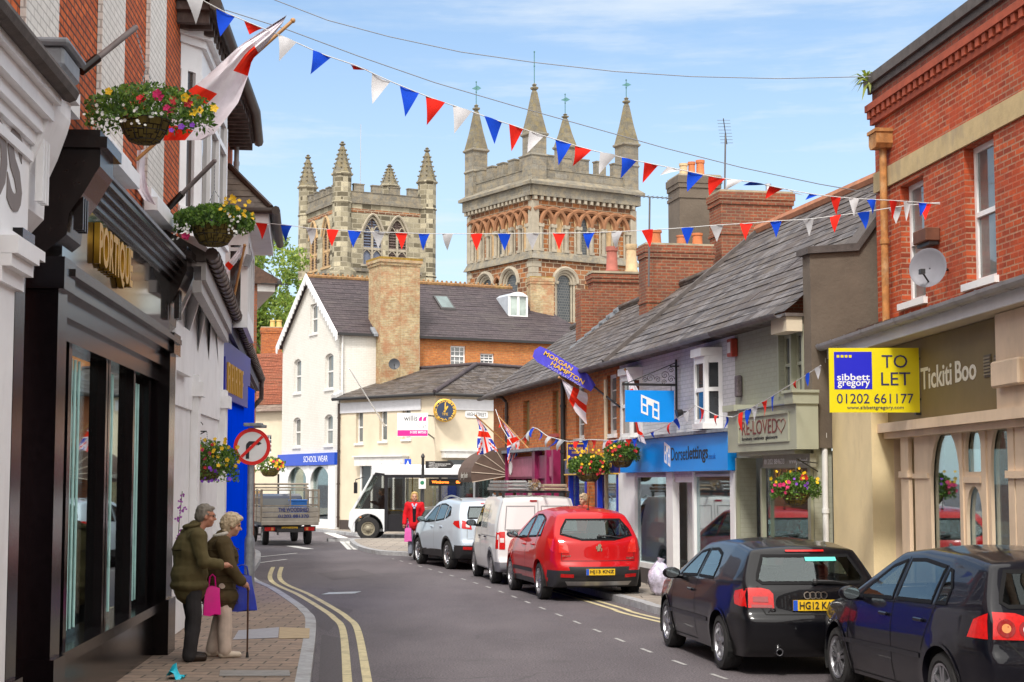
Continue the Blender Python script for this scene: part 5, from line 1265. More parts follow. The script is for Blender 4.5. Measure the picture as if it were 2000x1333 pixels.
W2.box(q,B0-.3,B1+.3,zb1+.002,zb1+.24,.003,D+.34)
o=q.build('bay_window',WPAINT,wl2);g=MB();f1.box(g,.1,D-.1,zb0+.2,zb1-.25,-.05,-.04);W2.box(g,B0+.1,B1-.1,zb0+.2,zb1-.1,D-.05,D-.04);g.build('pane',glass_mat('bay_glass',(.05,.035,.03)),o)
q=MB();e0,e1,ed,ez_=B0-.38,B1+.38,D+.38,zb1+.26
slates(q,W2.p(e0,ez_,0),W2.p(e0,ez_,ed),W2.p(e0+.9,ez_+.85,.05),W2.p(e0+.85,ez_+.85,0),.17,.014,.01,random.Random(6))
slates(q,W2.p(e0,ez_,ed),W2.p(e1,ez_,ed),W2.p(e1-.9,ez_+.85,.05),W2.p(e0+.9,ez_+.85,.05),.17,.014,.01,random.Random(7))
q.build('bay_roof',mat('old_slate',(.15,.125,.11),.8,var=.45,vscale=9,bmp=.4,stain=.5,stain_col=(.22,.17,.12)),wl2)
q=MB();q.tube([W2.p(e0,ez_+.03,ed),W2.p(e0+.9,ez_+.9,.05)],.05,6);q.tube([W2.p(e0,ez_-.03,0),W2.p(e0-.03,ez_-.03,ed+.05)],.055,8);q.tube([W2.p(e0-.1,ez_-.03,ed+.08),W2.p(e1,ez_-.03,ed+.08)],.075,8);q.build('bay_gutter',BROWNP,wl2,smooth=50)
# ground floor under the deep soffit
EF=Frame((-3.75,20),(-.127,1));SPL=7.05
q=MB()
lbox(q,19.62,27,3.1,4.6,.002,.06);
for a,b in((19.65,20.0),(22.9,23.2),(26.6,26.98)):lbox(q,a,b,.12,3.6,.003,.14);lbox(q,a-.04,b+.04,.12,.6,.003,.18);lbox(q,a-.05,b+.05,3.3,3.5,.003,.2)
k=20.05
while k<26.5:lbox(q,k,k+.13,.12,3.098,.003,.028);k+=.15
lbox(q,20.2,21.9,3.502,4.1,.062,.16)
q.build('shopfront',WPAINT,wl2)
q=MB()
def between(ua,za,ub,zb,z,t):return[LW.p(ua,z,.0),EF.p(ub,z,0)]
for z,t in((4.72,.05),):
 P=[LW.p(lu(19.7),z,.003),EF.p(-.2,z,0),EF.p(SPL,z,0),LW.p(lu(27.0),z,.003)];q.prism(P,V((0,0,t)))
EF.box(q,-.2,SPL,4.55,4.72,-.06,0);EF.box(q,-.2,SPL,4.40,4.548,-.16,-.05)
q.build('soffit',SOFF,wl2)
for k in range(5):
 q=MB();a=LW.p(lu(20.6+k*1.4),4.7,.06);b=EF.p(.2+k*1.35,4.7,-.17);q.prism([a+V((0,0,-.75)),a,b,b+V((0,0,-.16))],LW.u*.09)
 q.build('soffit_bracket',WPAINT,wl2)
gm_=mat('brown_iron_gutter',(.07,.045,.04),.42,var=.35,vscale=6,stain=.5,stain_col=(.33,.29,.27),stain_scale=4)
q=MB();q.tube([EF.p(-.3,4.86,.07),EF.p(SPL,4.86,.07)],.08,10)
for k in range(15):q.tube([EF.p(k*.48,4.86,.07),EF.p(k*.48+.07,4.86,.07)],.098,10)
q.build('shop_gutter',gm_,wl2,smooth=50)
q=MB();q.hexa([EF.p(-.3,4.775,.0),EF.p(SPL,4.775,.0),LW.p(lu(27),4.775,.004),LW.p(lu(19.7),4.775,.004),EF.p(-.3,4.88,.0),EF.p(SPL,4.88,.0),LW.p(lu(27),5.2,.004),LW.p(lu(19.7),5.2,.004)]);q.build('lower_roof',COPE,wl2)
# ---- blue shop
BS=Frame((-4.832,27.02),(-.35,6.0));BSL=6.02
bs=thing('blue_shop','bright blue painted shop front with gold lettered navy fascia beside the no right turn sign','shop',BS.p(3,0,0))
SP2=24.3
q=MB();BS.box(q,.005,BSL,.12,3.95,-.4,-.01);BS.box(q,.06,BSL,.12,.35,-.008,.03);q.build('wall',BLUEW,bs)
q=MB();BS.box(q,.01,BSL-1.2,3.952,4.5,-.3,.02);BS.box(q,.3,4.0,3.5,4.2,.021,.06);fsb=q.build('fascia',NAVY,bs)
for k in range(9):
 q=MB();u=.5+k*.28;BS.box(q,u,u+.06,3.62,4.12,.062,.09)
 if k%2==0:BS.box(q,u+.061,u+.2,4.06,4.12,.062,.088);BS.box(q,u+.061,u+.17,3.84,3.9,.062,.088)
 q.build('gold_letter',GOLD,fsb)
RS=Frame((-6.1,33.1),(-1.6,11));q=MB();RS.box(q,0,11.1,.12,4.7,-.4,0);q.build('rear_wall',brick_mat('brown_red_brick',(.25,.07,.03),(.18,.055,.03),(.15,.09,.06),stain=.3),bs)
q=MB();EF.box(q,SPL+.004,SP2,4.55,4.74,-.5,0);EF.box(q,SPL+.004,SP2,4.5,4.548,-.9,-.08);q.build('soffit',mat('navy_soffit',(.01,.012,.07),.5),bs)
q=MB();q.tube([EF.p(SPL+.004,4.86,.07),EF.p(SP2,4.86,.07)],.08,10)
for k in range(36):q.tube([EF.p(SPL+.1+k*.48,4.86,.07),EF.p(SPL+.1+k*.48+.07,4.86,.07)],.098,10)
e=EF.p(SP2,4.86,.07);q.tube([e,e+V((-.02,.05,-.12)),e+V((-.02,.05,-.5)),e+V((-.25,.1,-.75))],.065,8)
q.build('shop_gutter',gm_,bs,smooth=50)
q=MB();q.hexa([EF.p(SPL+.004,4.775,.0),EF.p(SP2,4.775,.0),W2.p(17.1,4.775,-.8),W2.p(0.01,4.775,-.8),EF.p(SPL+.004,4.88,.0),EF.p(SP2,4.88,.0),W2.p(17.1,5.2,-.8),W2.p(0.01,5.2,-.8)]);q.build('roof',SLATE2,bs)
# ---- brown brick house at the bend
bh=thing('brick_house','dark brown brick house corner with overhanging tiled eaves beyond the blue shop','house',(-7.6,46,0))
BH=Frame((-8.8,45.6),(.968,.25));bw=(8.8-7.2)/.968
ehh=BH.hit(500,545)[1]
q=MB();BH.box(q,-3,bw,.12,ehh,-6,0);q.build('wall',brick_mat('brown_red_brick',(.25,.07,.03),(.18,.055,.03),(.15,.09,.06),stain=.3),bh)
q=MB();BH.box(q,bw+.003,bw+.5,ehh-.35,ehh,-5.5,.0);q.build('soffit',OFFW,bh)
q=MB();q.prism([BH.p(bw+.62,ehh-.15,.15),BH.p(bw+.62,ehh-.02,.15),BH.p(bw-.9,ehh+.8,.15),BH.p(bw-3,ehh+.8,.15),BH.p(bw-3,ehh-.15,.15)],BH.n*-6.2);q.build('roof',mat('brown_roof_tiles',(.09,.05,.035),.9,var=.5,vscale=9,bmp=.6),bh)
ir=thing('iron_bracket','thin iron sign bracket with diagonal stay on the brown brick house','bracket',BH.p(bw,ehh-.2,0))
q=MB();a=at(505,554,45.9);b=at(562,556,45.9);q.tube([a,b],.016,6);q.tube([at(497,497,45.9),at(546,553,45.9)],.01,5);q.lathe([(.05,-.01),(.07,0),(.05,.01)],at(546,552,45.9),(0,1,0),10);q.build('arm',BLACKP,ir)
# ================================================================ vehicles
from mathutils.geometry import delaunay_2d_cdt
def interp(pts,x):
 if x<=pts[0][0]:return pts[0][1]
 for(a,b),(c,d)in zip(pts,pts[1:]):
  if x<=c:return b+(d-b)*(x-a)/(c-a)if c>a else d
 return pts[-1][1]
def paint(name,c,flake=0,coat=.6,rough=.3):
 if name in MATS:return MATS[name]
 m,nt,b,N,L=nodes_of(name);MATS[name]=m
 b.inputs['Base Color'].default_value=c4(c);b.inputs['Roughness'].default_value=rough;b.inputs['Metallic'].default_value=flake
 b.inputs['Coat Weight'].default_value=coat;b.inputs['Coat Roughness'].default_value=.02;b.inputs['Coat IOR'].default_value=1.5;b.inputs['Specular IOR Level'].default_value=.15
 vec=coord(nt);n=noise_tex(nt,coord(nt,'Object',(1,1,.6)),1.1,4)
 sp=N('ShaderNodeSeparateXYZ');L(vec,sp.inputs[0])
 mr=N('ShaderNodeMapRange');mr.inputs['From Min'].default_value=.15;mr.inputs['From Max'].default_value=.55;mr.inputs['To Min'].default_value=.5 if c[0]>.05 else .16;mr.inputs['To Max'].default_value=.0;L(sp.outputs['Z'],mr.inputs['Value'])
 ml=N('ShaderNodeMath');ml.operation='MULTIPLY';L(mr.outputs['Result'],ml.inputs[0]);L(n,ml.inputs[1])
 L(mixc(nt,ml.outputs[0],c,(.16,.14,.12)),b.inputs['Base Color']);return m
TYRE=mat('tyre_rubber',(.022,.021,.021),.85,var=.3,vscale=12,bmp=.2,bscale=60)
ALLOY=mat('alloy_wheel',(.45,.45,.47),.28,metal=.85,var=.1)
RUBB_=mat('window_rubber',(.006,.006,.007),.6,var=0,spec=.15);PLAST=mat('black_plastic',(.022,.022,.024),.55,var=.2)
LINER=mat('wheel_well',(.008,.008,.008),.9,var=0)
CHROME=mat('chrome',(.75,.75,.77),.12,metal=1,var=0)
REDL_=mat('tail_lamp_red',(.60,.010,.010),.2,var=.25,vscale=30,coat=.25)
REDD=mat('tail_lamp_dark_red',(.30,.006,.008),.15,var=.2,vscale=30,coat=1)
CLRL=mat('lamp_clear',(.75,.68,.66),.12,var=.1,coat=1)
AMB=mat('lamp_amber',(.8,.3,.1),.15,var=.1,coat=1)
PLATE=mat('plate_yellow',(.80,.50,.02),.4,var=.03)
EUB=mat('plate_blue',(.02,.10,.55),.4,var=0)
CGLASS=clear_glass('car_glass',(.82,.97,.97),.07);CDARK=clear_glass('car_glass_dark',(.18,.22,.23),.14)
SEAT=mat('car_seat',(.07,.072,.08),.8,var=.2);CABIN=mat('car_interior',(.10,.10,.105),.8,var=.2)
class Car:
 def __init__(s,name,label,rear_px,front_px,wb,group,spec):
  """rear_px: where the near rear tyre meets the road; front_px: picture column of the near front tyre"""
  s.sp=spec;s.W=spec['W']/2;s.L=spec['L'];s.yr,s.yf=spec['axle'],spec['axle']+wb
  P=gnd(*rear_px);k=(front_px-1000)/FPX;th=0
  for i in range(4000):
   th=-.3+i*.6/4000*1.6
   x=P.x-wb*math.sin(th);y=P.y+wb*math.cos(th)
   if x<=k*y*math.cos(PITCH):break
  s.th=th;u=V((-math.sin(th),math.cos(th),0));r=V((math.cos(th),math.sin(th),0))
  o=P-u*s.yr+r*(s.W-.0)
  s.root=thing(name,label,spec.get('cat','car'),(o.x,o.y,0),th,group)
  LOCAL[0]=True;s.body();
 def done(s):LOCAL[0]=False;return s.root
 def prof(s,a,c):
  sp=s.sp;y=a*s.L;z=.5
  for _ in range(12):
   z=sp['zl']+c*(interp(sp['top'],y)-sp['zl'])
   yr,yf=interp(sp['rear'],z),interp(sp['front'],z);y=yr+(yf-yr)*a
  return y,z
 def half(s,y,z):
  sp=s.sp;b=interp(sp['belt'],y);w=s.W*interp(sp['plan'],y)
  if z<=b:return w*interp(sp['sec'],(z-sp['zl'])/(b-sp['zl']))
  t=min(1.05,(z-b)/(sp['H']-b));return w*(interp(sp['sec'],1)-(interp(sp['sec'],1)-sp['rooff'])*t**sp.get('tum',1.2))
 def body(s):
  sp=s.sp;na,nb,nc=int(s.L/.045),36,36;bm=bmesh.new();vid={}
  def key(i,j,k):return(i,j,k)
  def vert(i,j,k):
   if(i,j,k)in vid:return vid[(i,j,k)]
   a,b,c=i/na,-1+2*j/nb,k/nc
   y,z=s.prof(a,c);x=b*s.half(y,z)
   if k==nc:z+=sp['crown']*(1-b*b)
   e=0
   if i==0:y-=interp(sp['bulge'],z)*(1-b*b)
   if i==na:y+=.16*(1-b*b)
   v=bm.verts.new((x,y,z));vid[(i,j,k)]=v;return v
  def quad(a,b,c,d):bm.faces.new((a,b,c,d))
  for i in range(na):
   for k in range(nc):
    for j in(0,nb):
     q=[vert(i,j,k),vert(i+1,j,k),vert(i+1,j,k+1),vert(i,j,k+1)];quad(*(q if j==nb else q[::-1]))
  for i in range(na):
   for j in range(nb):quad(vert(i,j,nc),vert(i,j+1,nc),vert(i+1,j+1,nc),vert(i+1,j,nc))
  for i in(0,na):
   for j in range(nb):
    for k in range(nc):
     q=[vert(i,j,k),vert(i,j+1,k),vert(i,j+1,k+1),vert(i,j,k+1)];quad(*(q if i==0 else q[::-1]))
  for _ in range(sp.get('smooth',3)):bmesh.ops.smooth_vert(bm,verts=bm.verts,factor=.5,use_axis_x=True,use_axis_y=True,use_axis_z=True)
  # wheel arches: pull the skin onto the circle, then open it
  s.ra=sp['ra'];cell=.06
  for cy in(s.yr,s.yf):
   for v in bm.verts:
    if abs(v.co.x)<s.W*.6:continue
    d=V((v.co.y-cy,v.co.z-sp['rw']));
    if abs(d.length-s.ra)<cell*.62 and v.co.z>sp['zl']+.001:
     d=d.normalized()*s.ra;v.co.y=cy+d.x;v.co.z=max(sp['zl'],sp['rw']+d.y)
     # slight flare above the arch
   for v in bm.verts:
    if abs(v.co.x)<s.W*.6:continue
    d=math.hypot(v.co.y-cy,v.co.z-sp['rw'])
    if d<s.ra+.12:v.co.x+=math.copysign(sp.get('flare',.012)*(1-max(0,d-s.ra)/.12),v.co.x)
  bm.normal_update();s.bvh=BVHTree.FromBMesh(bm)
  kill=[]
  for f in bm.faces:
   c=f.calc_center_median()
   if abs(f.normal.x)>.25 and abs(c.x)>s.W*.6:
    for cy in(s.yr,s.yf):
     if math.hypot(c.y-cy,c.z-sp['rw'])<s.ra-.002:kill.append(f)
  bmesh.ops.delete(bm,geom=list(set(kill)),context='FACES')
  # window openings
  for(axis,sgn,poly,*_r)in sp['win']:
   kill=[]
   for f in bm.faces:
    c=f.calc_center_median();n=f.normal
    if axis=='x' and(n.x*sgn<.25 or c.x*sgn<.2):continue
    if axis=='y' and(n.y*sgn<.08):continue
    if all(inpoly(poly,(v.co.y,v.co.z)if axis=='x' else(v.co.x,v.co.z))for v in f.verts):kill.append(f)
   bmesh.ops.delete(bm,geom=kill,context='FACES')
  if sp.get('two'):
   for f in bm.faces:
    cm=f.calc_center_median()
    if cm.z<sp['two'][0 if cm.y<.38 else 2]:f.material_index=1
  me=bpy.data.meshes.new('body');bm.to_mesh(me);bm.free();smooth_mesh(me,40)
  ms=[sp['paint']]+([sp['two'][1]]if sp.get('two')else[])
  s.b=link('body',me,ms,s.root)
  for(axis,sgn,poly,gm,nm)in sp['win']:
   s.decal(nm,poly,axis,sgn,.004,gm);s.ring('window_trim',poly,axis,sgn,.034,.006,RUBB_)
   # underside, wheel wells, interior
  q=MB();q.box((0,s.L/2,sp['zl']+.03),(s.W*1.5,s.L*.9,.04));q.box((0,s.L/2,.62),(s.W*1.66,s.L*.8,.03));
  for cy in(s.yr,s.yf):
   for sx in(-1,1):
    x0=sx*s.W*.5;n=14
    pts=[[(x,cy+(s.ra+.012)*math.cos(R(-28+236*i/n)),max(sp['zl']-.02,sp['rw']+(s.ra+.012)*math.sin(R(-28+236*i/n))))for x in(x0,sx*(s.W-.02))]for i in range(n+1)]
    q.grid(pts);q.face([(x0,cy-s.ra,sp['zl']),(x0,cy+s.ra,sp['zl']),(x0,cy+s.ra,.66),(x0,cy-s.ra,.66)])
  q.build('underbody',LINER,s.root)
  if sp.get('seats'):
   for y,xs in sp['seats']:
    for x in xs:
     q=MB();q.box((x,y+.25,.62),(.48,.5,.2));q.box((x,y,.80),(.46,.16,.46),M=Matrix.Rotation(R(10),4,'X'));q.box((x,y-.05,1.08),(.25,.1,.15));q.build('seat',SEAT,s.root,bevel=.04)
   q=MB();q.box((0,sp['dash'],.80),(s.W*1.5,.35,.2));q.build('dashboard',SEAT,s.root,bevel=.04)
 def surf(s,axis,sgn,u,w):
  if axis=='x':o,d=V((3*sgn,u,w)),V((-sgn,0,0))
  elif axis=='y':o,d=V((u,(-3 if sgn<0 else s.L+3),w)),V((0,-sgn,0))
  else:o,d=V((u,w,4)),V((0,0,-1))
  h,n,i,dist=s.bvh.ray_cast(o,d)
  if h is None:
   h,n,i,dist=s.bvh.find_nearest(o+d*(3-s.W*.9 if axis=='x' else 3))
  if n.dot(d)>0:n=-n
  return h,n
 def decal(s,name,poly,axis,sgn,off,m,parent=None,step=.06,thick=0):
  poly=[V(p)for p in poly];pts=[];
  for i,p in enumerate(poly):
   q=poly[(i+1)%len(poly)];k=max(1,int((q-p).length/step))
   pts+=[p.lerp(q,j/k)for j in range(k)]
  nb=len(pts);xs=[p.x for p in pts];ys=[p.y for p in pts]
  y=min(ys)+step*.5
  while y<max(ys):
   x=min(xs)+step*.5
   while x<max(xs):
    if inpoly(poly,(x,y))and min((V((x,y))-p).length for p in pts)>step*.4:pts.append(V((x,y)))
    x+=step
   y+=step
  vs,es,fs,*_=delaunay_2d_cdt(pts,[(i,(i+1)%nb)for i in range(nb)],[list(range(nb))],1,1e-5)
  bm=bmesh.new();vv=[]
  for p in vs:
   h,n=s.surf(axis,sgn,p.x,p.y);vv.append(bm.verts.new(h+n*off))
  for f in fs:
   try:bm.faces.new([vv[i]for i in f])
   except ValueError:pass
  bmesh.ops.recalc_face_normals(bm,faces=bm.faces);bm.normal_update()
  tgt=V((sgn,0,0))if axis=='x' else(V((0,sgn,0))if axis=='y' else V((0,0,1)))
  if sum((f.normal.dot(tgt)for f in bm.faces))<0:bmesh.ops.reverse_faces(bm,faces=bm.faces)
  if thick:
   r=bmesh.ops.extrude_face_region(bm,geom=list(bm.faces));
   for e in r['geom']:
    if isinstance(e,bmesh.types.BMVert):e.co+=tgt*thick
  me=bpy.data.meshes.new(name);bm.to_mesh(me);bm.free();smooth_mesh(me,50)
  return link(name,me,m,parent or s.root)
 def ring(s,name,poly,axis,sgn,wd,off,m,parent=None,closed=True,centre=False):
  """a ribbon that follows a line on the skin (window rubbers, shut lines, mouldings)"""
  poly=[V(p)for p in poly];pts=[]
  n0=len(poly)if closed else len(poly)-1
  for i in range(n0):
   p,q=poly[i],poly[(i+1)%len(poly)];k=max(1,int((q-p).length/.05));pts+=[p.lerp(q,j/k)for j in range(k)]
  if not closed:pts.append(poly[-1])
  n=len(pts);area=sum(pts[i].x*pts[(i+1)%n].y-pts[(i+1)%n].x*pts[i].y for i in range(n));rows=[]
  for i,p in enumerate(pts):
   a=pts[(i-1)%n]if closed else pts[max(0,i-1)];b=pts[(i+1)%n]if closed else pts[min(n-1,i+1)]
   t=(b-a).normalized();nn=V((-t.y,t.x))*(1 if area>0 else -1)
   lo,hi=(-wd/2,wd/2)if centre else(0,wd)
   row=[]
   for f in(lo,(lo+hi)/2,hi):
    h,nr=s.surf(axis,sgn,p.x+nn.x*f,p.y+nn.y*f);row.append(h+nr*off)
   rows.append(row)
  if closed:rows.append(rows[0])
  q=MB();q.grid(rows);return q.build(name,m,parent or s.root,smooth=60,recalc=False)
 def wheels(s,rim,nsp=5,style=0,group=None):
  sp=s.sp;r=sp['rw'];w=.2;proto=None
  for cy in(s.yr,s.yf):
   for sx in(-1,1):
    o=wheel_parts(s.root,V((sx*(s.W-.02),cy,r)),sx,r,sp.get('rr',r*.68),w,rim,nsp,style)
  lip=sp.get('lip',PLAST)
  for cy in(s.yr,s.yf):
   for sx in(-1,1):
    n=22;rows=[];wd=sp.get('lipw',.03)
    for i in range(n+1):
     a=R(-20+220*i/n);row=[]
     for rr in(s.ra-.006,s.ra+wd):
      y,z=cy+rr*math.cos(a),max(sp['zl']+.005,sp['rw']+rr*math.sin(a))
      h,nr=s.surf('x',sx,cy+max(rr,s.ra)*math.cos(a),max(sp['zl']+.02,sp['rw']+max(rr,s.ra)*math.sin(a)));row.append(V((h.x+sx*.010,y,z)))
     row.insert(0,row[0]-V((sx*.06,0,0)));rows.append(row)
    q=MB();q.grid(rows);q.build('arch_lip',lip,s.root,smooth=50)
 def light(s,poly_s,poly_r,sgn,m,extra=()):
  """tail lamp wrapping the corner: a rear face and a side face in one part, plus inner lenses"""
  o=s.decal('tail_light',poly_r,'y',-1,.008,m)
  if poly_s:s.decal('side_lens',poly_s,'x',sgn,.008,m,o)
  for pl,mm in extra:s.decal('lens',pl,'y',-1,.014,mm,o)
  return o
 def plate(s,txt,x0,x1,z0,z1,eu=True):
  h,n=s.surf('y',-1,(x0+x1)/2,(z0+z1)/2);y=min(s.surf('y',-1,x,z)[0].y for x in(x0,(x0+x1)/2,x1)for z in(z0,z1))-.012
  q=MB();q.box(((x0+x1)/2,y+.006,(z0+z1)/2),(x1-x0,.012,z1-z0));o=q.build('number_plate',PLATE,s.root)
  xe=x0
  if eu:
   q=MB();q.box((x0+.025,y-.001,(z0+z1)/2),(.05,.004,z1-z0-.004));q.build('plate_band',EUB,o);xe=x0+.05
  if txt:text(txt,None,xe+.02,x1-.02,z0+.018,z1-.018,.003,BLET,o,bold=.012,dirs=(V((1,0,0)),V((0,0,1))),origin=V((0,y-.001,0)))
  return o
 def mirror(s,y,z,sx,m):
  h,n=s.surf('x',sx,y,z-.04)
  c=h+V((sx*.14,-.02,.05));q=MB();q.ball(c,.1,12,(1.15,.62,.72));q.tube([h+V((-sx*.02,0,0)),c+V((0,0,-.04))],.028,6)
  o=q.build('wing_mirror',m,s.root,smooth=60);g=MB();g.lathe([(.085,0),(.085,.004),(0,.004)],c+V((0,-.058,0)),(0,-1,0),14);ob=g.build('mirror_glass',mat('mirror_glass',(.35,.42,.45),.03,metal=.9,var=0),o)
  for v in ob.data.vertices:v.co.z=c.z+(v.co.z-c.z)*.66
  return o
 def handle(s,y,z,sx,m):
  h,n=s.surf('x',sx,y,z);q=MB();q.box(h+V((sx*.02,0,0)),(.025,.19,.032));return q.build('door_handle',m,s.root,bevel=.008)
 def wiper(s,x0,x1,z0,z1):
  a,n=s.surf('y',-1,x0,z0);b,m_=s.surf('y',-1,x1,z1);q=MB();q.tube([a+n*.03,a.lerp(b,.5)+n*.05,b+n*.025],[.02,.014,.008],6);q.ball(a+n*.025,.035,8);return q.build('rear_wiper',PLAST,s.root)
 def exhaust(s,x,z):
  q=MB();q.lathe([(.035,0),(.042,.0),(.042,.14),(.03,.14),(.03,.02)],(x,.1,z),(0,-1,0),14);return q.build('exhaust',CHROME,s.root,smooth=40)
def inpoly(poly,p):
 x,y=p[0],p[1];c=False;n=len(poly);j=n-1
 for i in range(n):
  xi,yi=poly[i][0],poly[i][1];xj,yj=poly[j][0],poly[j][1]
  if(yi>y)!=(yj>y)and x<(xj-xi)*(y-yi)/(yj-yi)+xi:c=not c
  j=i
 return c
def wheel_parts(root,c,sx,r,rr,w,rim,nsp=5,style=0,name='wheel'):
 ax=V((sx,0,0))
 q=MB();q.lathe([(rr,-w),(r*.93,-w),(r,-w*.82),(r,-w*.5),(r*.985,-w*.48),(r*.985,-w*.44),(r,-w*.42),(r,-w*.18),(r*.93,0),(rr*1.1,.008),(rr,-.008),(rr,-w)],c,ax,30,cap=False)
 n=40
 o=q.build(name,TYRE,root,smooth=35)
 q=MB();q.lathe([(rr,-w),(rr,-.012),(rr*.94,-.02),(rr*.9,-.07),(rr*.5,-.10),(rr*.2,-.10),(0.02,-.10)],c,ax,30,cap=False)
 q.lathe([(rr*.98,.0),(rr*1.0,.004),(rr*.9,.0),(rr*.88,-.02)],c,ax,30,cap=False)
 q.lathe([(rr*.24,-.09),(rr*.24,-.012),(rr*.17,0),(0.01,.004)],c,ax,14,cap=False)
 for k in range(nsp):
  a=2*math.pi*k/nsp+.3;dv=V((0,math.cos(a),math.sin(a)));tv=V((0,-math.sin(a),math.cos(a)))
  for off in((0,)if style==0 else(-.11,.11)):
   wi,wo=(rr*.17,rr*.13)if style==0 else(rr*.07,rr*.08)
   p=[c+dv*rr*.15+tv*(rr*off*.6-wi),c+dv*rr*.15+tv*(rr*off*.6+wi),c+dv*rr*.95+tv*(rr*off*1.6+wo),c+dv*rr*.95+tv*(rr*off*1.6-wo)]
   q.hexa([x-ax*.055 for x in p]+[p[0]-ax*.01,p[1]-ax*.01,p[2]-ax*.006,p[3]-ax*.006])
 q.mi=0
 q.build('rim',rim,o,smooth=30)
 q=MB();q.lathe([(rr*.82,-.105),(rr*.82,-.115),(0.01,-.115)],c,ax,20,cap=False);q.build('brake_disc',LINER,o)
 return o
BLK=paint('black_car_paint',(.004,.004,.006));BLK2=paint('blue_black_car_paint',(.004,.004,.008))
CARG='cars parked along the right kerb'
# ---------------------------------------------------------------- compact three-door hatchback
sp=dict(L=4.25,W=1.77,H=1.42,axle=.80,zl=.19,rw=.31,ra=.365,crown=.045,rooff=.645,tum=1.08,paint=BLK,lip=BLK,lipw=.02,smooth=3,dash=3.0,
top=[(0,1.345),(.42,1.345),(1.0,1.40),(1.7,1.405),(2.25,1.36),(3.12,.955),(3.7,.86),(4.1,.72),(4.25,.62)],
rear=[(.19,.20),(.26,.09),(.42,.03),(.60,.0),(.645,.015),(.66,.065),(.92,.10),(.97,.13),(1.34,.42),(1.42,.46)],
front=[(.19,4.10),(.4,4.25),(.6,4.22),(.75,4.1),(1.0,3.9),(1.42,3.4)],
belt=[(0,.97),(1.2,.95),(3.2,.87),(4.2,.80)],plan=[(0,.86),(.18,.915),(.45,.965),(1.0,1),(3.2,1),(3.8,.95),(4.25,.80)],
sec=[(0,.93),(.3,.985),(.55,1.0),(.72,.995),(.78,.985),(1,.945)],bulge=[(.2,.10),(.6,.10),(.95,.09),(1.35,.05)],
seats=[(1.95,(-.36,.36)),(1.05,(-.36,.36))],
win=[('x',-1,[(1.22,.985),(1.80,.975),(1.92,.98),(1.92,1.315),(1.62,1.33),(1.36,1.28),(1.24,1.15)],CGLASS,'side_window'),('x',-1,[(2.0,.975),(2.88,.935),(2.62,1.09),(2.28,1.27),(2.0,1.312)],CGLASS,'side_window'),
('x',1,[(1.22,.985),(1.92,.98),(1.92,1.315),(1.62,1.33),(1.36,1.28),(1.24,1.15)],CGLASS,'side_window'),('x',1,[(2.0,.975),(2.88,.935),(2.62,1.09),(2.28,1.27),(2.0,1.312)],CGLASS,'side_window'),
('y',-1,[(-.56,.985),(.56,.985),(.62,1.03),(.60,1.10),(.50,1.30),(-.50,1.30),(-.60,1.10),(-.62,1.03)],CGLASS,'rear_window'),('y',1,[(-.6,1.0),(.6,1.0),(.5,1.3),(-.5,1.3)],CGLASS,'windscreen')])
c=Car('parked_car','black three-door hatchback with square tail lamps parked behind the red crossover',(1402,1308),1297,2.578,CARG,sp)
SEAM=mat('shut_line',(.002,.002,.002),.8,var=0);TRIMR=mat('rub_strip',(.02,.02,.024),.4,var=0)
def seams(c,lines,m=SEAM,wd=.012):
 for axis,sg,ln in lines:c.ring('shut_line',ln,axis,sg,wd,.003,m,closed=False,centre=True)
c.wheels(ALLOY,5,0)
seams(c,[('x',-1,[(1.97,1.33),(1.9,.96),(1.86,.6),(1.88,.28)]),('x',-1,[(3.0,.9),(3.02,.6),(2.95,.28)]),('x',-1,[(1.86,.25),(2.96,.24)]),('y',-1,[(-.62,.97),(-.6,.76),(-.55,.67),(.55,.67),(.6,.76),(.62,.97)])])
c.ring('rub_strip',[(1.3,.52),(1.86,.52),(2.9,.51),(3.25,.5)],'x',-1,.05,.008,TRIMR,closed=False,centre=True)
for sg in(-1,1):
 pr=[(sg*.733,.74),(sg*.46,.735),(sg*.46,.89),(sg*.50,.93),(sg*.58,.95),(sg*.722,.95)]
 c.light([(.075,.745),(.29,.77),(.34,.85),(.33,.91),(.12,.945)],pr,sg,REDL_,[([(sg*.48,.74),(sg*.70,.745),(sg*.70,.775),(sg*.48,.77)],REDD),([(sg*.52,.80),(sg*.68,.805),(sg*.68,.86),(sg*.52,.86)],REDD)])
c.plate('HG12 KAK',-.26,.26,.71,.825)
q=MB()
h,n=c.surf('y',-1,0,.87)
for k in range(4):q.lathe([(.031,-.005),(.042,-.005),(.042,.005),(.031,.005),(.031,-.005)],h+n*.014+V((-.093+k*.062,0,0)),n,18,cap=False)
q.build('ring_emblem',CHROME,c.root,smooth=40)
text('A3',None,-.53,-.44,.70,.735,.012,CHROME,c.root,name='badge',dirs=(V((1,0,0)),V((0,0,1))),origin=V((0,c.surf('y',-1,-.48,.72)[0].y,0)),bold=.02)
c.mirror(2.72,.97,-1,BLK);c.mirror(2.72,.97,1,BLK);c.handle(2.1,.82,-1,BLK);c.wiper(.02,.40,1.0,.975);c.exhaust(-.42,.27)
c.decal('brake_light',[(-.22,1.325),(.22,1.325),(.22,1.345),(-.22,1.345)],'y',-1,.012,REDL_)
c.decal('window_sticker',[(-.02,1.225),(.34,1.225),(.34,1.268),(-.02,1.268)],'y',-1,.009,mat('turquoise_sticker',(.12,.62,.55),.5,var=0))
c.done();CAR1=c
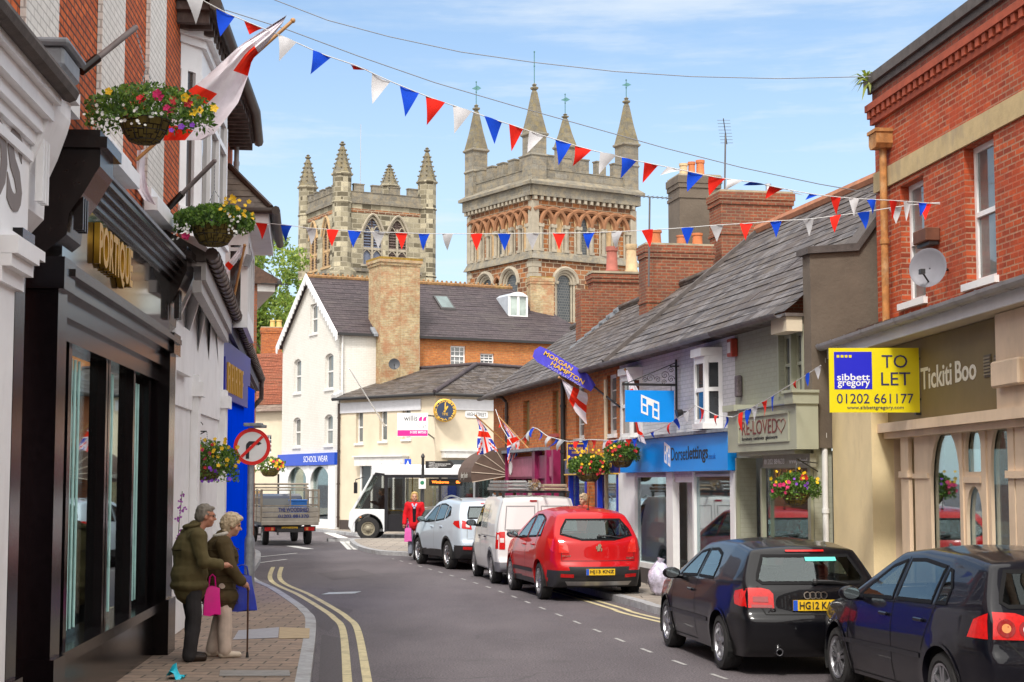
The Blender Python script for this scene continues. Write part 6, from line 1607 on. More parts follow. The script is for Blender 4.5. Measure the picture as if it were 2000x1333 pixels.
# ---------------------------------------------------------------- nearest five-door hatchback
sp=dict(L=4.2,W=1.74,H=1.48,axle=.82,zl=.19,rw=.315,ra=.37,crown=.045,rooff=.66,tum=1.1,paint=BLK2,lip=BLK2,lipw=.02,smooth=3,dash=3.05,
top=[(0,1.40),(.36,1.40),(.9,1.455),(1.7,1.475),(2.2,1.43),(3.1,.99),(3.75,.86),(4.1,.74),(4.2,.62)],
rear=[(.19,.2),(.26,.08),(.42,.02),(.6,.0),(.66,.015),(.68,.05),(.98,.08),(1.03,.12),(1.39,.34),(1.48,.4)],
front=[(.19,4.05),(.4,4.2),(.6,4.17),(.75,4.05),(1.0,3.85),(1.48,3.4)],
belt=[(0,1.01),(1.2,.98),(3.2,.90),(4.2,.80)],plan=[(0,.86),(.18,.92),(.45,.97),(1.0,1),(3.2,1),(3.8,.95),(4.2,.80)],
sec=[(0,.93),(.3,.985),(.55,1.0),(.72,.995),(.78,.985),(1,.945)],bulge=[(.2,.10),(.6,.10),(.95,.09),(1.35,.05)],
seats=[(2.0,(-.36,.36)),(1.05,(-.36,.36))],
win=[('x',s_,p,g_,'side_window')for s_ in(-1,1)for p,g_ in(([(.80,1.03),(1.02,1.02),(1.02,1.345),(.94,1.33),(.80,1.18)],CDARK),([(1.09,1.02),(1.80,1.0),(1.92,1.0),(1.92,1.385),(1.6,1.4),(1.09,1.36)],CGLASS),([(2.0,.995),(2.92,.96),(2.72,1.08),(2.28,1.31),(2.0,1.38)],CGLASS))]+
[('y',-1,[(-.56,1.045),(.56,1.045),(.62,1.09),(.60,1.16),(.50,1.36),(-.50,1.36),(-.60,1.16),(-.62,1.09)],CDARK,'rear_window'),('y',1,[(-.6,1.04),(.6,1.04),(.5,1.36),(-.5,1.36)],CGLASS,'windscreen')])
c=Car('parked_car','nearest black five-door hatchback with round lights inside its red tail lamps',(1836,1416),1626,2.578,CARG,sp)
c.wheels(ALLOY,5,1)
seams(c,[('x',-1,[(1.97,1.40),(1.95,.98),(1.92,.6),(1.93,.26)]),('x',-1,[(3.02,.93),(3.04,.6),(2.98,.28)]),('x',-1,[(1.07,1.36),(1.0,1.0),(1.1,.82),(1.22,.6)]),('x',-1,[(1.22,.25),(2.98,.24)]),('y',-1,[(-.66,1.02),(-.62,.8),(-.5,.66),(.5,.66),(.62,.8),(.66,1.02)])])
c.ring('rub_strip',[(1.25,.55),(1.92,.545),(2.9,.53),(3.28,.52)],'x',-1,.045,.008,TRIMR,closed=False,centre=True)
for sg in(-1,1):
 disc=lambda x,z,r:[(sg*x+r*math.cos(a),z+r*math.sin(a))for a in[i*.524 for i in range(12)]]
 c.light([(.075,.80),(.34,.80),(.28,.95),(.12,1.01)],[(sg*.722,.80),(sg*.34,.79),(sg*.38,.96),(sg*.52,1.01),(sg*.70,1.02)],sg,REDL_,[(disc(.61,.89,.075),REDD),(disc(.61,.89,.038),AMB),(disc(.44,.88,.07),REDD),(disc(.44,.88,.036),CLRL)])
c.mirror(2.78,1.0,-1,BLK2);c.handle(2.12,.86,-1,BLK2);c.handle(1.28,.87,-1,BLK2);c.wiper(0,.4,1.06,1.08)
text('GT',None,-.36,-.24,.72,.765,.012,CHROME,c.root,name='badge',dirs=(V((1,0,0)),V((0,0,1))),origin=V((0,c.surf('y',-1,-.3,.74)[0].y,0)),bold=.02)
c.done()
# ---------------------------------------------------------------- red crossover
REDP=paint('red_car_paint',(.50,.008,.010));SILV=mat('silver_trim',(.45,.44,.42),.35,metal=.7,var=.2)
sp=dict(L=4.36,W=1.84,H=1.64,axle=.83,zl=.24,rw=.335,ra=.395,crown=.06,rooff=.63,tum=1.05,paint=REDP,lip=REDP,lipw=.02,smooth=3,dash=3.0,two=(.56,mat('dark_bumper',(.03,.029,.03),.5,var=.2),.36),
top=[(0,1.50),(.42,1.50),(.9,1.565),(1.7,1.60),(2.25,1.55),(3.3,1.08),(3.9,.95),(4.25,.8),(4.36,.68)],
rear=[(.24,.22),(.32,.08),(.52,.0),(.60,.0),(.66,.03),(.72,.07),(1.0,.09),(1.08,.12),(1.49,.50),(1.64,.6)],
front=[(.24,4.2),(.45,4.36),(.7,4.33),(.85,4.2),(1.1,4.0),(1.64,3.4)],
belt=[(0,1.10),(1.2,1.06),(3.2,.98),(4.3,.88)],plan=[(0,.80),(.18,.885),(.45,.96),(1.0,1),(3.2,1),(3.9,.95),(4.36,.80)],
sec=[(0,.93),(.25,.98),(.55,1.0),(.75,.995),(1,.945)],bulge=[(.24,.14),(.6,.16),(1.0,.14),(1.5,.09)],
seats=[(2.0,(-.4,.4)),(1.1,(-.4,.4))],
win=[('x',s_,p,g_,'side_window')for s_ in(-1,1)for p,g_ in(([(.92,1.13),(1.18,1.11),(1.18,1.46),(1.08,1.42)],CDARK),([(1.25,1.105),(1.98,1.075),(1.98,1.51),(1.6,1.52),(1.25,1.47)],CGLASS),([(2.06,1.07),(3.0,1.03),(2.75,1.2),(2.35,1.42),(2.06,1.50)],CGLASS))]+
[('y',-1,[(-.66,1.17),(-.3,1.07),(.3,1.07),(.66,1.15),(.63,1.27),(.50,1.45),(-.50,1.45),(-.63,1.27)],CGLASS,'rear_window'),('y',1,[(-.62,1.1),(.62,1.1),(.5,1.5),(-.5,1.5)],CGLASS,'windscreen')])
c=Car('parked_car','glossy red crossover car with dark lower bumper parked outside the blue letting agent',(1050,1171),995,2.613,CARG,sp)
c.wheels(ALLOY,5,1)
seams(c,[('x',-1,[(2.02,1.52),(2.0,1.05),(1.98,.6),(1.98,.33)]),('x',-1,[(3.15,1.0),(3.15,.6),(3.05,.33)]),('x',-1,[(1.22,1.45),(1.15,1.08),(1.2,.85)]),('y',-1,[(-.66,1.1),(-.66,.72),(.66,.72),(.66,1.1)])],mat('red_shut_line',(.06,.002,.003),.6,var=0))
c.ring('rub_strip',[(1.35,.50),(3.05,.49)],'x',-1,.07,.012,PLAST,closed=False,centre=True)
for sg in(-1,1):
 c.light([(.12,.87),(.22,.90),(.42,1.10),(.17,1.10)],[(sg*.705,.86),(sg*.53,.86),(sg*.55,.98),(sg*.64,1.10),(sg*.69,1.11)],sg,mat('lamp_scarlet',(.75,.03,.02),.12,var=.1,coat=1))
 c.decal('fog_light',[(sg*.68,.44),(sg*.46,.43),(sg*.46,.49),(sg*.68,.50)],'y',-1,.012,REDL_)
c.decal('skid_plate',[(-.55,.30),(.55,.30),(.6,.37),(-.6,.37)],'y',-1,.015,SILV)
c.decal('plate_recess',[(-.5,.45),(.5,.45),(.55,.62),(-.55,.62)],'y',-1,.006,PLAST)
c.plate('HJ13 KNZ',-.26,.26,.475,.585)
q=MB();h,n=c.surf('y',-1,0,.95);
for pl in([(-.03,-.05),(.0,-.05),(.02,0),(.035,.03),(.015,.06),(-.015,.05),(-.03,.01)],[(.02,-.05),(.04,-.05),(.045,-.01),(.03,.0)],[(-.05,-.02),(-.035,-.02),(-.03,.03),(-.05,.02)]):q.prism([h+V((x*1.2,-.02,z*1.2))for x,z in pl],V((0,.01,0)))
q.build('emblem',CHROME,c.root)
text('3008',None,.50,.64,.75,.785,.012,CHROME,c.root,name='badge',dirs=(V((1,0,0)),V((0,0,1))),origin=V((0,c.surf('y',-1,.57,.76)[0].y-.005,0)),bold=.02)
text('PEUGEOT',None,-.66,-.42,.795,.82,.012,CHROME,c.root,name='badge',dirs=(V((1,0,0)),V((0,0,1))),origin=V((0,c.surf('y',-1,-.58,.8)[0].y-.005,0)),bold=.02)
c.mirror(2.85,1.1,-1,mat('bronze_mirror',(.03,.02,.02),.2,coat=1));c.handle(2.2,.95,-1,REDP);c.handle(1.38,.97,-1,REDP);c.wiper(.02,.42,1.13,1.10)
h,n=c.surf('z',1,0,.75);q=MB();q.tube([h,h+V((0,-.1,.24))],.008,5);q.ball(h,.03,6);q.build('aerial',PLAST,c.root)
c.done()
# ---------------------------------------------------------------- white panel van
VANW=paint('van_white',(.72,.715,.70),0,.6,.35);GREYB=mat('grey_bumper',(.20,.20,.215),.6,var=.2)
sp=dict(L=4.28,W=1.79,H=1.82,axle=.78,zl=.26,rw=.325,ra=.385,crown=.03,rooff=.80,tum=1.5,paint=VANW,lip=GREYB,lipw=.06,smooth=2,dash=3.2,two=(.46,GREYB,.30),
top=[(0,1.76),(.08,1.77),(.9,1.80),(2.2,1.79),(2.5,1.72),(3.35,1.12),(3.95,.98),(4.2,.82),(4.28,.7)],
rear=[(.26,.1),(.32,.0),(.50,.0),(.53,.05),(.9,.06),(1.76,.13),(1.82,.16)],
front=[(.26,4.1),(.45,4.28),(.7,4.24),(.9,4.1),(1.2,3.9),(1.82,3.3)],
belt=[(0,1.12),(4.2,1.0)],plan=[(0,.93),(.12,.965),(.4,.985),(1.0,1),(3.2,1),(3.8,.95),(4.28,.80)],
sec=[(0,.94),(.3,.99),(.6,1.0),(1,.97)],bulge=[(.2,.06),(1.8,.03)],seats=[(2.3,(-.38,.38))],
win=[('x',s_,[(2.35,1.15),(3.12,1.12),(2.98,1.24),(2.62,1.58),(2.35,1.62)],CDARK,'side_window')for s_ in(-1,1)]+[('y',1,[(-.62,1.2),(.62,1.2),(.55,1.65),(-.55,1.65)],CGLASS,'windscreen')])
c=Car('parked_van','dirty white panel van with ladders and pipes on its roof rack',(957,1140),924,2.664,'vans',dict(sp,cat='van'))
c.wheels(ALLOY,8,0)
VS=mat('van_shut_line',(.24,.24,.24),.7,var=0)
seams(c,[('y',-1,[(0,.55),(0,1.74)]),('x',-1,[(.16,.5),(.16,1.7)]),('x',-1,[(2.3,1.68),(2.28,1.1),(2.22,.45)]),('x',-1,[(3.2,1.08),(3.2,.6),(3.1,.42)]),('x',-1,[(1.4,1.66),(1.4,.45)]),('x',-1,[(.2,.98),(2.25,.98)])],VS,.014)
for x0,x1 in((-.70,-.06),(.06,.70)):c.ring('door_pressing',[(x0,1.12),(x1,1.12),(x1*.94 if x0>0 else x1,1.62),(x0*.94 if x0<0 else x0,1.62)],'y',-1,.02,.004,VS)
c.decal('side_panel',[(1.48,1.14),(2.2,1.13),(2.2,1.62),(1.5,1.64)],'x',-1,.004,mat('frosted_panel',(.40,.46,.46),.15,coat=.6,var=.15))
for sg in(-1,1):c.light([(.06,.735),(.19,.74),(.19,1.08),(.075,1.085)],[(sg*.812,.73),(sg*.69,.73),(sg*.69,1.09),(sg*.80,1.09)],sg,REDL_,[([(sg*.79,.87),(sg*.71,.87),(sg*.71,.96),(sg*.79,.96)],CLRL)])
c.decal('brake_light',[(-.17,1.70),(-.02,1.70),(-.02,1.735),(-.17,1.735)],'y',-1,.012,REDD)
q=MB();h,n=c.surf('y',-1,-.1,1.02);q.box(h+V((-.13,-.02,0)),(.5,.04,.075));q.build('door_trim',PLAST,c.root,bevel=.01)
text('TRANSIT',None,-.66,-.36,1.09,1.125,.012,PLAST,c.root,name='badge',dirs=(V((1,0,0)),V((0,0,1))),origin=V((0,c.surf('y',-1,-.5,1.1)[0].y-.004,0)),bold=.02)
c.plate('',-.56,-.06,.84,.95)
c.mirror(3.02,1.2,-1,PLAST);c.mirror(3.02,1.2,1,PLAST);c.handle(1.55,.95,-1,PLAST);c.handle(2.42,.95,-1,PLAST)
q=MB()
for y in(.35,1.2,2.1):
 q.box((0,y,1.90),(1.45,.05,.04))
 for sx in(-.68,.68):q.box((sx,y,1.85),(.05,.06,.12))
q.build('roof_rack',PLAST,c.root)
LOCAL[0]=False
M=WM[c.root.name]
ALU=mat('dirty_aluminium',(.42,.43,.43),.4,metal=.7,var=.3,vscale=6,stain=.3)
def ladder(name,label,x,z,y0,y1,wdt,tilt=0,m=ALU,tiers=1):
 o=thing(name,label,'ladder',M@V((x,y0,z)),c.th);LOCAL[0]=True;q=MB()
 for t_ in range(tiers):
  for sx in(-wdt/2,wdt/2):q.box((sx*(1-.06*t_),(y1-y0)/2,t_*.075),(.03,y1-y0-.2*t_,.06))
  k=.15
  while k<y1-y0-.15:q.tube([(-wdt/2,k,t_*.075),(wdt/2,k,t_*.075)],.016,6);k+=.28
 q.build('frame',m,o);LOCAL[0]=False;return o
ladder('ladder','stacked aluminium ladder on the left of the van roof',-.42,1.96,.1,2.9,.42,tiers=3)
ladder('ladder','lower wooden ladder on the right of the van roof',.33,1.96,-.15,2.6,.5,m=mat('old_timber',(.35,.27,.19),.8,var=.3),tiers=2)
c_th=c.th
o=thing('pipe_bundle','loose grey tubes and strapping lying on the van roof rack','tubes',M@V((-.05,.2,1.95)),c.th);LOCAL[0]=True
q=MB();rr=random.Random(9)
for k in range(7):q.tube([(rr.uniform(-.1,.12),rr.uniform(-.1,.2),.02+.05*(k%3)),(rr.uniform(-.1,.12),2.3,.02+.05*(k%3))],.025,6)
q.build('tubes',mat('grey_tube',(.3,.29,.28),.6,var=.4),o)
q=MB()
for k in range(60):a=rr.uniform(0,6.28);q.tube([(0,0,.1),(.05*math.cos(a),.02,.1+.03*math.sin(a)),(.13*math.cos(a),rr.uniform(-.1,.1),.1+.12*math.sin(a))],.004,4)
q.build('straw_tie',mat('straw',(.30,.20,.10),.9),o);c.done()
# ---------------------------------------------------------------- pale blue-white off-roader
KUGA=paint('ice_white_paint',(.52,.60,.68),.15)
sp=dict(L=4.44,W=1.84,H=1.70,axle=.85,zl=.26,rw=.35,ra=.41,crown=.04,rooff=.70,paint=KUGA,lip=PLAST,lipw=.05,smooth=3,dash=3.1,two=(.60,PLAST,.44),
top=[(0,1.60),(.38,1.60),(.9,1.65),(1.7,1.68),(2.3,1.62),(3.3,1.16),(4.0,1.02),(4.3,.85),(4.44,.7)],
rear=[(.26,.22),(.34,.08),(.56,.0),(.66,.0),(.72,.05),(1.12,.09),(1.18,.13),(1.58,.40),(1.70,.46)],
front=[(.26,4.25),(.5,4.44),(.75,4.4),(.95,4.25),(1.2,4.0),(1.7,3.4)],
belt=[(0,1.20),(1.2,1.13),(3.2,1.04),(4.4,.92)],plan=[(0,.85),(.18,.915),(.45,.97),(1.0,1),(3.2,1),(3.9,.95),(4.44,.80)],
sec=[(0,.93),(.25,.98),(.55,1.0),(.75,.995),(1,.945)],bulge=[(.24,.10),(.6,.11),(1.1,.10),(1.6,.05)],seats=[(2.0,(-.4,.4)),(1.1,(-.4,.4))],
win=[('x',s_,p,g_,'side_window')for s_ in(-1,1)for p,g_ in(([(.80,1.30),(1.15,1.2),(1.2,1.53),(.98,1.5)],CDARK),([(1.24,1.19),(1.98,1.13),(1.98,1.57),(1.6,1.58),(1.27,1.54)],CDARK),([(2.06,1.125),(3.05,1.08),(2.8,1.26),(2.4,1.48),(2.06,1.56)],CGLASS))]+
[('y',-1,[(-.6,1.22),(.6,1.22),(.58,1.34),(.5,1.52),(-.5,1.52),(-.58,1.34)],CDARK,'rear_window'),('y',1,[(-.62,1.2),(.62,1.2),(.5,1.56),(-.5,1.56)],CGLASS,'windscreen')])
c=Car('parked_car','pale icy white off-road car with roof rails parked in front of the white van',(871,1112),815,2.69,CARG,sp)
c.wheels(CHROME,5,0)
seams(c,[('x',-1,[(2.02,1.58),(2.0,1.1),(1.98,.4)]),('x',-1,[(3.2,1.05),(3.18,.6),(3.05,.4)]),('y',-1,[(-.62,1.18),(-.64,.75),(.64,.75),(.62,1.18)])],VS)
for sg in(-1,1):
 c.light([(.085,.99),(.46,1.10),(.42,1.17),(.17,1.185)],[(sg*.756,1.0),(sg*.52,.97),(sg*.54,1.10),(sg*.68,1.18),(sg*.74,1.19)],sg,REDL_,[([(sg*.66,1.03),(sg*.57,1.02),(sg*.58,1.08),(sg*.66,1.1)],CLRL)])
 c.decal('fog_light',[(sg*.74,.50),(sg*.48,.49),(sg*.48,.56),(sg*.74,.57)],'y',-1,.012,REDL_)
 q=MB();pts=[]
 for i in range(9):y=.75+i*.21;h,n=c.surf('z',1,sg*.56,y);pts.append(h+V((0,0,.03+.05*math.sin(math.pi*i/8))))
 q.tube(pts,.022,8);q.build('roof_rail',SILV,c.root,smooth=60)
c.decal('spoiler_lamp',[(-.2,1.575),(.2,1.575),(.2,1.595),(-.2,1.595)],'y',-1,.02,REDL_)
c.mirror(2.9,1.16,-1,mat('teal_black_mirror',(.02,.04,.045),.2,coat=1));c.handle(2.2,1.0,-1,KUGA);c.handle(1.4,1.02,-1,KUGA);c.wiper(0,.4,1.22,1.24)
c.done()
# ---------------------------------------------------------------- dark green hatchback, nearly hidden
GRN=paint('dark_green_paint',(.018,.035,.035),.2)
sp2=dict(CAR1.sp,paint=GRN,lip=GRN,two=None);sp2['win']=[(a,b,p,CDARK if 'wind' in n_ and a=='x' else g,n_)for a,b,p,g,n_ in CAR1.sp['win']]
c=Car('parked_car','dark green hatchback mostly hidden in front of the pale off-road car',(806,1094),799,2.5,CARG,sp2)
c.wheels(ALLOY,5,0);c.mirror(2.72,.97,-1,GRN)
for sg in(-1,1):c.light(None,[(sg*.71,.74),(sg*.46,.735),(sg*.46,.90),(sg*.70,.94)],sg,REDL_)
c.done()
# ---------------------------------------------------------------- caged pickup truck
PT=thing('pickup_truck','old silver pickup truck with a caged load bed driving away','pickup truck',V((gnd(566,1066).x,gnd(566,1066).y,0)),R(16));LOCAL[0]=True
DROP=mat('dirty_aluminium_side',(.38,.35,.30),.6,metal=.1,var=.25,vscale=3,stain=.5,stain_col=(.22,.17,.11),stain_scale=2)
CAGE=mat('rusty_galvanised',(.30,.255,.20),.7,var=.35,vscale=5,stain=.4)
PCAB=paint('blue_grey_cab',(.04,.05,.085),.3)
BW_=.95;z0=.72
q=MB();q.box((0,1.2,z0),(1.86,2.4,.1));q.build('load_bed',PLAST,PT)
q=MB()
for k in range(3):q.box((0,.0,z0+.05+.08+k*.17),(1.9,.045,.155))
q.box((0,-.026,z0+.02),(1.92,.03,.13));tg_=q.build('tailgate',DROP,PT,bevel=.012)
for sx in(-1,1):
 q=MB()
 for k in range(3):q.box((sx*BW_,1.2,z0+.13+k*.17),(.045,2.35,.155))
 for y in(.03,1.2,2.35):q.box((sx*(BW_+.005),y,z0+.6),(.07,.06,1.1))
 for k in range(9):q.box((sx*BW_,.15+k*.27,z0+.86),(.012,.02,.5))
 for z in(.62,.86,1.1):q.box((sx*BW_,1.2,z0+z),(.03,2.3,.035))
 q.build('cage_side',CAGE,PT)
q=MB()
for x in(0,):q.box((x,.0,z0+.84),(.045,.04,.55))
for z in(.60,1.12):q.box((0,.0,z0+z),(1.9,.035,.04))
q.build('cage_rear',CAGE,PT)
q=MB();q.tube([(-1.0,2.4,z0+1.32),(.98,2.4,z0+1.32)],.035,8);q.tube([(-.98,2.4,z0+1.2),(.98,2.4,z0+1.2)],.03,8)
for x in(-.9,.9):q.box((x,2.4,z0+.7),(.05,.05,1.25))
q.build('ladder_frame',CAGE,PT)
text('THE WOODSHED',None,-.40,.62,z0+.40,z0+.54,.003,mat('sign_navy',(.02,.04,.2),.5,var=0),tg_,dirs=(V((1,0,0)),V((0,0,1))),origin=V((0,-.03,0)),bold=.03)
text('01202 881370',None,-.40,.62,z0+.20,z0+.31,.003,mat('sign_navy',(.02,.04,.2),.5,var=0),tg_,dirs=(V((1,0,0)),V((0,0,1))),origin=V((0,-.03,0)),bold=.02)
q=MB();q.box((0,.12,.55),(1.75,.06,.17));q.box((0,1.5,.5),(.9,3.2,.12));q.build('chassis',PLAST,PT)
for sx in(-1,1):
 q=MB();q.box((sx*.66,.08,.55),(.34,.03,.13));o=q.build('tail_light',REDL_,PT,bevel=.008);q=MB();q.box((sx*.58,.062,.55),(.08,.012,.1));q.build('lens',AMB,o)
q=MB();q.box((0,.06,.56),(.54,.02,.12));o=q.build('number_plate',PLATE,PT);text('HD53 AZW',None,-.23,.23,.525,.595,.002,BLET,o,bold=.01,dirs=(V((1,0,0)),V((0,0,1))),origin=V((0,.05,0)))
for y in(.85,3.9):
 for sx in(-1,1):wheel_parts(PT,V((sx*.82,y,.34)),sx,.34,.2,.2,SILV,6)
q=MB();prof=[(2.5,.55),(2.5,1.05),(2.62,1.62),(3.0,1.70),(3.7,1.68),(4.25,1.18),(5.0,1.02),(5.1,.55)]
q.prism([(-.80,y,z)for y,z in prof],V((1.6,0,0)));cab=q.build('cab',PCAB,PT,bevel=.05)
q=MB();q.hexa([(-.66,2.495,1.14),(.66,2.495,1.14),(.66,2.51,1.14),(-.66,2.51,1.14),(-.6,2.585,1.54),(.6,2.585,1.54),(.6,2.6,1.54),(-.6,2.6,1.54)]);q.build('rear_window',glass_mat('cab_glass',(.03,.035,.04),.3),PT)
for sx in(-1,1):
 q=MB();q.prism([(sx*.802,y,z)for y,z in((2.75,1.12),(3.95,1.15),(3.6,1.56),(2.8,1.56))],V((sx*.006,0,0)));q.build('side_window',GL,PT)
q=MB();q.box((-1.0,3.7,1.15),(.2,.06,.22));q.build('wing_mirror',PLAST,PT,bevel=.02)
LOCAL[0]=False
o=thing('plastic_crate','bright blue crate in the load bed of the pickup','crate',WM[PT.name]@V((.55,1.9,z0+.05)),R(16));LOCAL[0]=True
q=MB();q.box((0,0,.35),(.55,.5,.7));q.box((0,0,.71),(.6,.55,.05));q.build('crate',mat('blue_plastic',(.02,.16,.55),.5),o,bevel=.02);LOCAL[0]=False
# ---------------------------------------------------------------- single-deck bus
b0=gnd(694,1053);BUS=thing('bus','white single-deck bus with open glazed front door and orange destination display','bus',(b0.x+4.25,60.9,0),R(180-1.5));LOCAL[0]=True
# local: +y to the left-hand... x runs forward (picture left), y away from the camera is -y
BWT=mat('bus_white',(.74,.76,.78),.25,var=.05,coat=.5,stain=.15,stain_col=(.4,.38,.35));BDK=mat('bus_dark_trim',(.018,.018,.022),.3,var=.2)
L2,WB,HB=4.25,1.12,2.72
BG=clear_glass('bus_glass',(.74,.76,.74),.08)
FACE=WB
fp=[(4.25,.35),(4.30,.55),(4.26,1.05),(3.72,2.35),(3.55,2.62),(3.3,2.72)]
side_open=[(1.25,2.28)]
q=MB()
def bx(mb,x0,x1,z0,z1,y0,y1):mb.box(((x0+x1)/2,(y0+y1)/2,(z0+z1)/2),(x1-x0,y1-y0,z1-z0))
# lower side, wheel arch cut out by building round it
wx,wr=3.62,.44
def arch_panel(mb,x0,x1,z0,z1,cx,r,y0,y1):
 n=14;pts=[(x0,z0),(cx-r,z0)]+[(cx-r*math.cos(math.pi*i/n),max(z0,.40+r*math.sin(math.pi*i/n)))for i in range(n+1)]+[(cx+r,z0),(x1,z0),(x1,z1),(x0,z1)]
 mb.prism([(x,y0,z)for x,z in pts],V((0,y1-y0,0)))
arch_panel(q,2.95,4.24,.30,1.12,wx,.55,WB-.06,WB)
arch_panel(q,-L2,1.62,.30,1.05,-2.1,.55,WB-.06,WB)
arch_panel(q,2.95,4.24,.30,1.12,wx,.55,-WB,-WB+.06);arch_panel(q,-L2,2.949,.30,1.05,-2.1,.55,-WB,-WB+.06)
for y in(-WB,WB-.06):bx(q,-L2,3.5,2.36,2.60,y,y+.06)
q.prism([(-L2,-WB,2.60),(-L2,WB,2.60),(-L2,WB-.12,2.74),(-L2,-WB+.12,2.74)],V((L2+2.5,0,0)))
q.prism([(2.5,-WB,2.60),(2.5,WB,2.60),(2.5,WB-.15,2.86),(2.5,-WB+.15,2.86)],V((1.0,0,0)))
bx(q,-L2-.05,-L2,.3,2.7,-WB,WB)
# front: lower nose and dome
q.prism([(x,-WB+.02,z)for x,z in((4.20,.28),(4.34,.5),(4.30,1.0),(4.22,1.12),(4.1,1.1),(4.1,.28))],V((0,2*WB-.04,0)))
q.prism([(x,-WB+.04,z)for x,z in((3.50,2.36),(3.34,2.80),(3.1,2.86),(3.3,2.36))],V((0,2*WB-.08,0)))
for y in(WB-.09,-WB+.02):
 q.prism([(x,y,z)for x,z in((4.22,1.11),(3.48,2.42),(3.40,2.42),(4.12,1.11))],V((0,.07,0)))
bb=q.build('body',BWT,BUS,bevel=.02)
q=MB();q.prism([(4.16,-WB+.1,1.14),(4.16,WB-.1,1.14),(3.45,WB-.1,2.36),(3.45,-WB+.1,2.36)],V((.02,0,.01)));q.build('windscreen',BG,BUS)
q=MB();q.prism([(x,WB-.04,z)for x,z in((4.11,1.14),(3.40,2.34),(3.02,2.34),(3.02,1.14))],V((0,.012,0)));q.build('cab_window',BG,BUS)
q=MB()
for x0,x1 in((2.90,3.02),(2.28,2.34),(1.62,1.72)):bx(q,x0,x1,.32,2.37,WB-.06,WB+.004)
bx(q,1.72,2.9,2.26,2.37,WB-.06,WB);bx(q,-L2,1.62,2.26,2.37,WB-.055,WB+.002);bx(q,-L2,1.62,1.05,1.13,WB-.055,WB+.002)
for x in(1.0,-.35,-1.7,-3.0):bx(q,x-.05,x+.05,1.13,2.26,WB-.05,WB+.002)
q.prism([(x,WB-.05,z)for x,z in((3.02,2.34),(3.44,2.34),(3.36,2.46),(3.02,2.42))],V((0,.056,0)))
q.build('window_pillars',BDK,BUS)
q=MB()
for x0,x1 in((2.36,2.88),(1.74,2.26)):bx(q,x0,x1,.95,2.24,WB-.035,WB-.025)
dr_=q.build('door_glass',BG,BUS)
q=MB();
for x0,x1 in((2.36,2.88),(1.74,2.26)):bx(q,x0,x1,.34,.94,WB-.04,WB-.02)
q.build('door',BDK,BUS)
q=MB();bx(q,-L2+.1,1.6,1.14,2.25,WB-.035,WB-.028);bx(q,-L2+.1,2.9,1.14,2.25,-WB+.02,-WB+.03);q.build('side_window',BG,BUS)
q=MB();q.tube([(2.30,WB-.12,.4),(2.30,WB-.12,1.0),(2.42,WB-.12,1.08),(2.85,WB-.12,1.08)],.022,8);q.tube([(2.05,WB-.5,.4),(2.05,WB-.5,2.3)],.02,8);q.build('grab_rail',mat('yellow_rail',(.75,.45,.02),.4),BUS)
q=MB();bx(q,.18,1.4,1.98,2.24,WB-.02,WB+.006);dp=q.build('destination_display',mat('display_black',(.006,.006,.006),.3,var=0),BUS)
LED=mat('orange_led',(1.0,.22,.02),.5,var=0,emit=1.6)
text('Wimborne',None,-1.30,-.68,2.06,2.16,.002,LED,dp,dirs=(V((-1,0,0)),V((0,0,1))),origin=V((0,WB+.007,0)),bold=.02);text('88',None,-.42,-.27,2.06,2.16,.002,LED,dp,dirs=(V((-1,0,0)),V((0,0,1))),origin=V((0,WB+.007,0)),bold=.02)
q=MB();bx(q,-L2+.1,3.9,.32,.40,-WB+.1,WB-.1);bx(q,-L2+.1,-L2+.2,.4,2.5,-WB+.1,WB-.1);
for k in range(6):bx(q,-3.6+k*.85,-3.15+k*.85,.4,1.25,-.95,-.1);bx(q,-3.6+k*.85,-3.48+k*.85,1.25,1.38,-.95,-.1)
bx(q,3.0,3.1,.4,1.9,-.9,.2);q.build('interior',CABIN,BUS)
q=MB();bx(q,3.86,3.93,.82,.86,WB+.001,WB+.008);q.build('marker_light',AMB,BUS)
q=MB();bx(q,4.26,4.33,.62,.9,WB-.4,WB-.1);bx(q,4.26,4.33,.62,.9,-WB+.1,-WB+.4);q.build('headlight',CLRL,BUS)
q=MB();bx(q,4.0,4.12,1.7,2.1,WB+.06,WB+.22);q.tube([(3.75,WB-.05,2.3),(4.06,WB+.14,2.2),(4.06,WB+.14,2.1)],.02,6);q.build('wing_mirror',BDK,BUS,bevel=.02)
BRIM=mat('dull_bus_wheel',(.30,.27,.2),.6,metal=.3,var=.3,stain=.4)
for x in(wx,-2.1):
 for sy in(-1,1):
  c0=V((0,0,0));
  o=None;q=MB();cc=V((x,sy*(WB-.03),.42));ax=V((0,sy,0));r=.42
  q.lathe([(.24,-.24),(r*.94,-.24),(r,-.2),(r,-.03),(r*.93,0),(.27,.01),(.24,-.02)],cc,ax,28,cap=False);o=q.build('wheel',TYRE,BUS,smooth=35)
  q=MB();q.lathe([(.25,-.1),(.25,-.01),(.22,-.015),(.20,-.06),(.11,-.05),(.10,.0),(.06,.03),(.0,.03)],cc,ax,24,cap=False)
  for k in range(8):a=k*math.pi/4;q.ball(cc+V((math.cos(a)*.155,0,math.sin(a)*.155))+ax*-.04,.022,6)
  q.build('rim',BRIM,o,smooth=40)
q=MB()
for y in(WB-.35,-WB+.0):
 for x in(wx,-2.1):
  n=12;q.grid([[(x+.56*math.cos(math.pi*i/n),yy,.4+.56*math.sin(math.pi*i/n))for yy in(y,y+.34)]for i in range(n+1)])
q.build('wheel_well',LINER,BUS)
LOCAL[0]=False
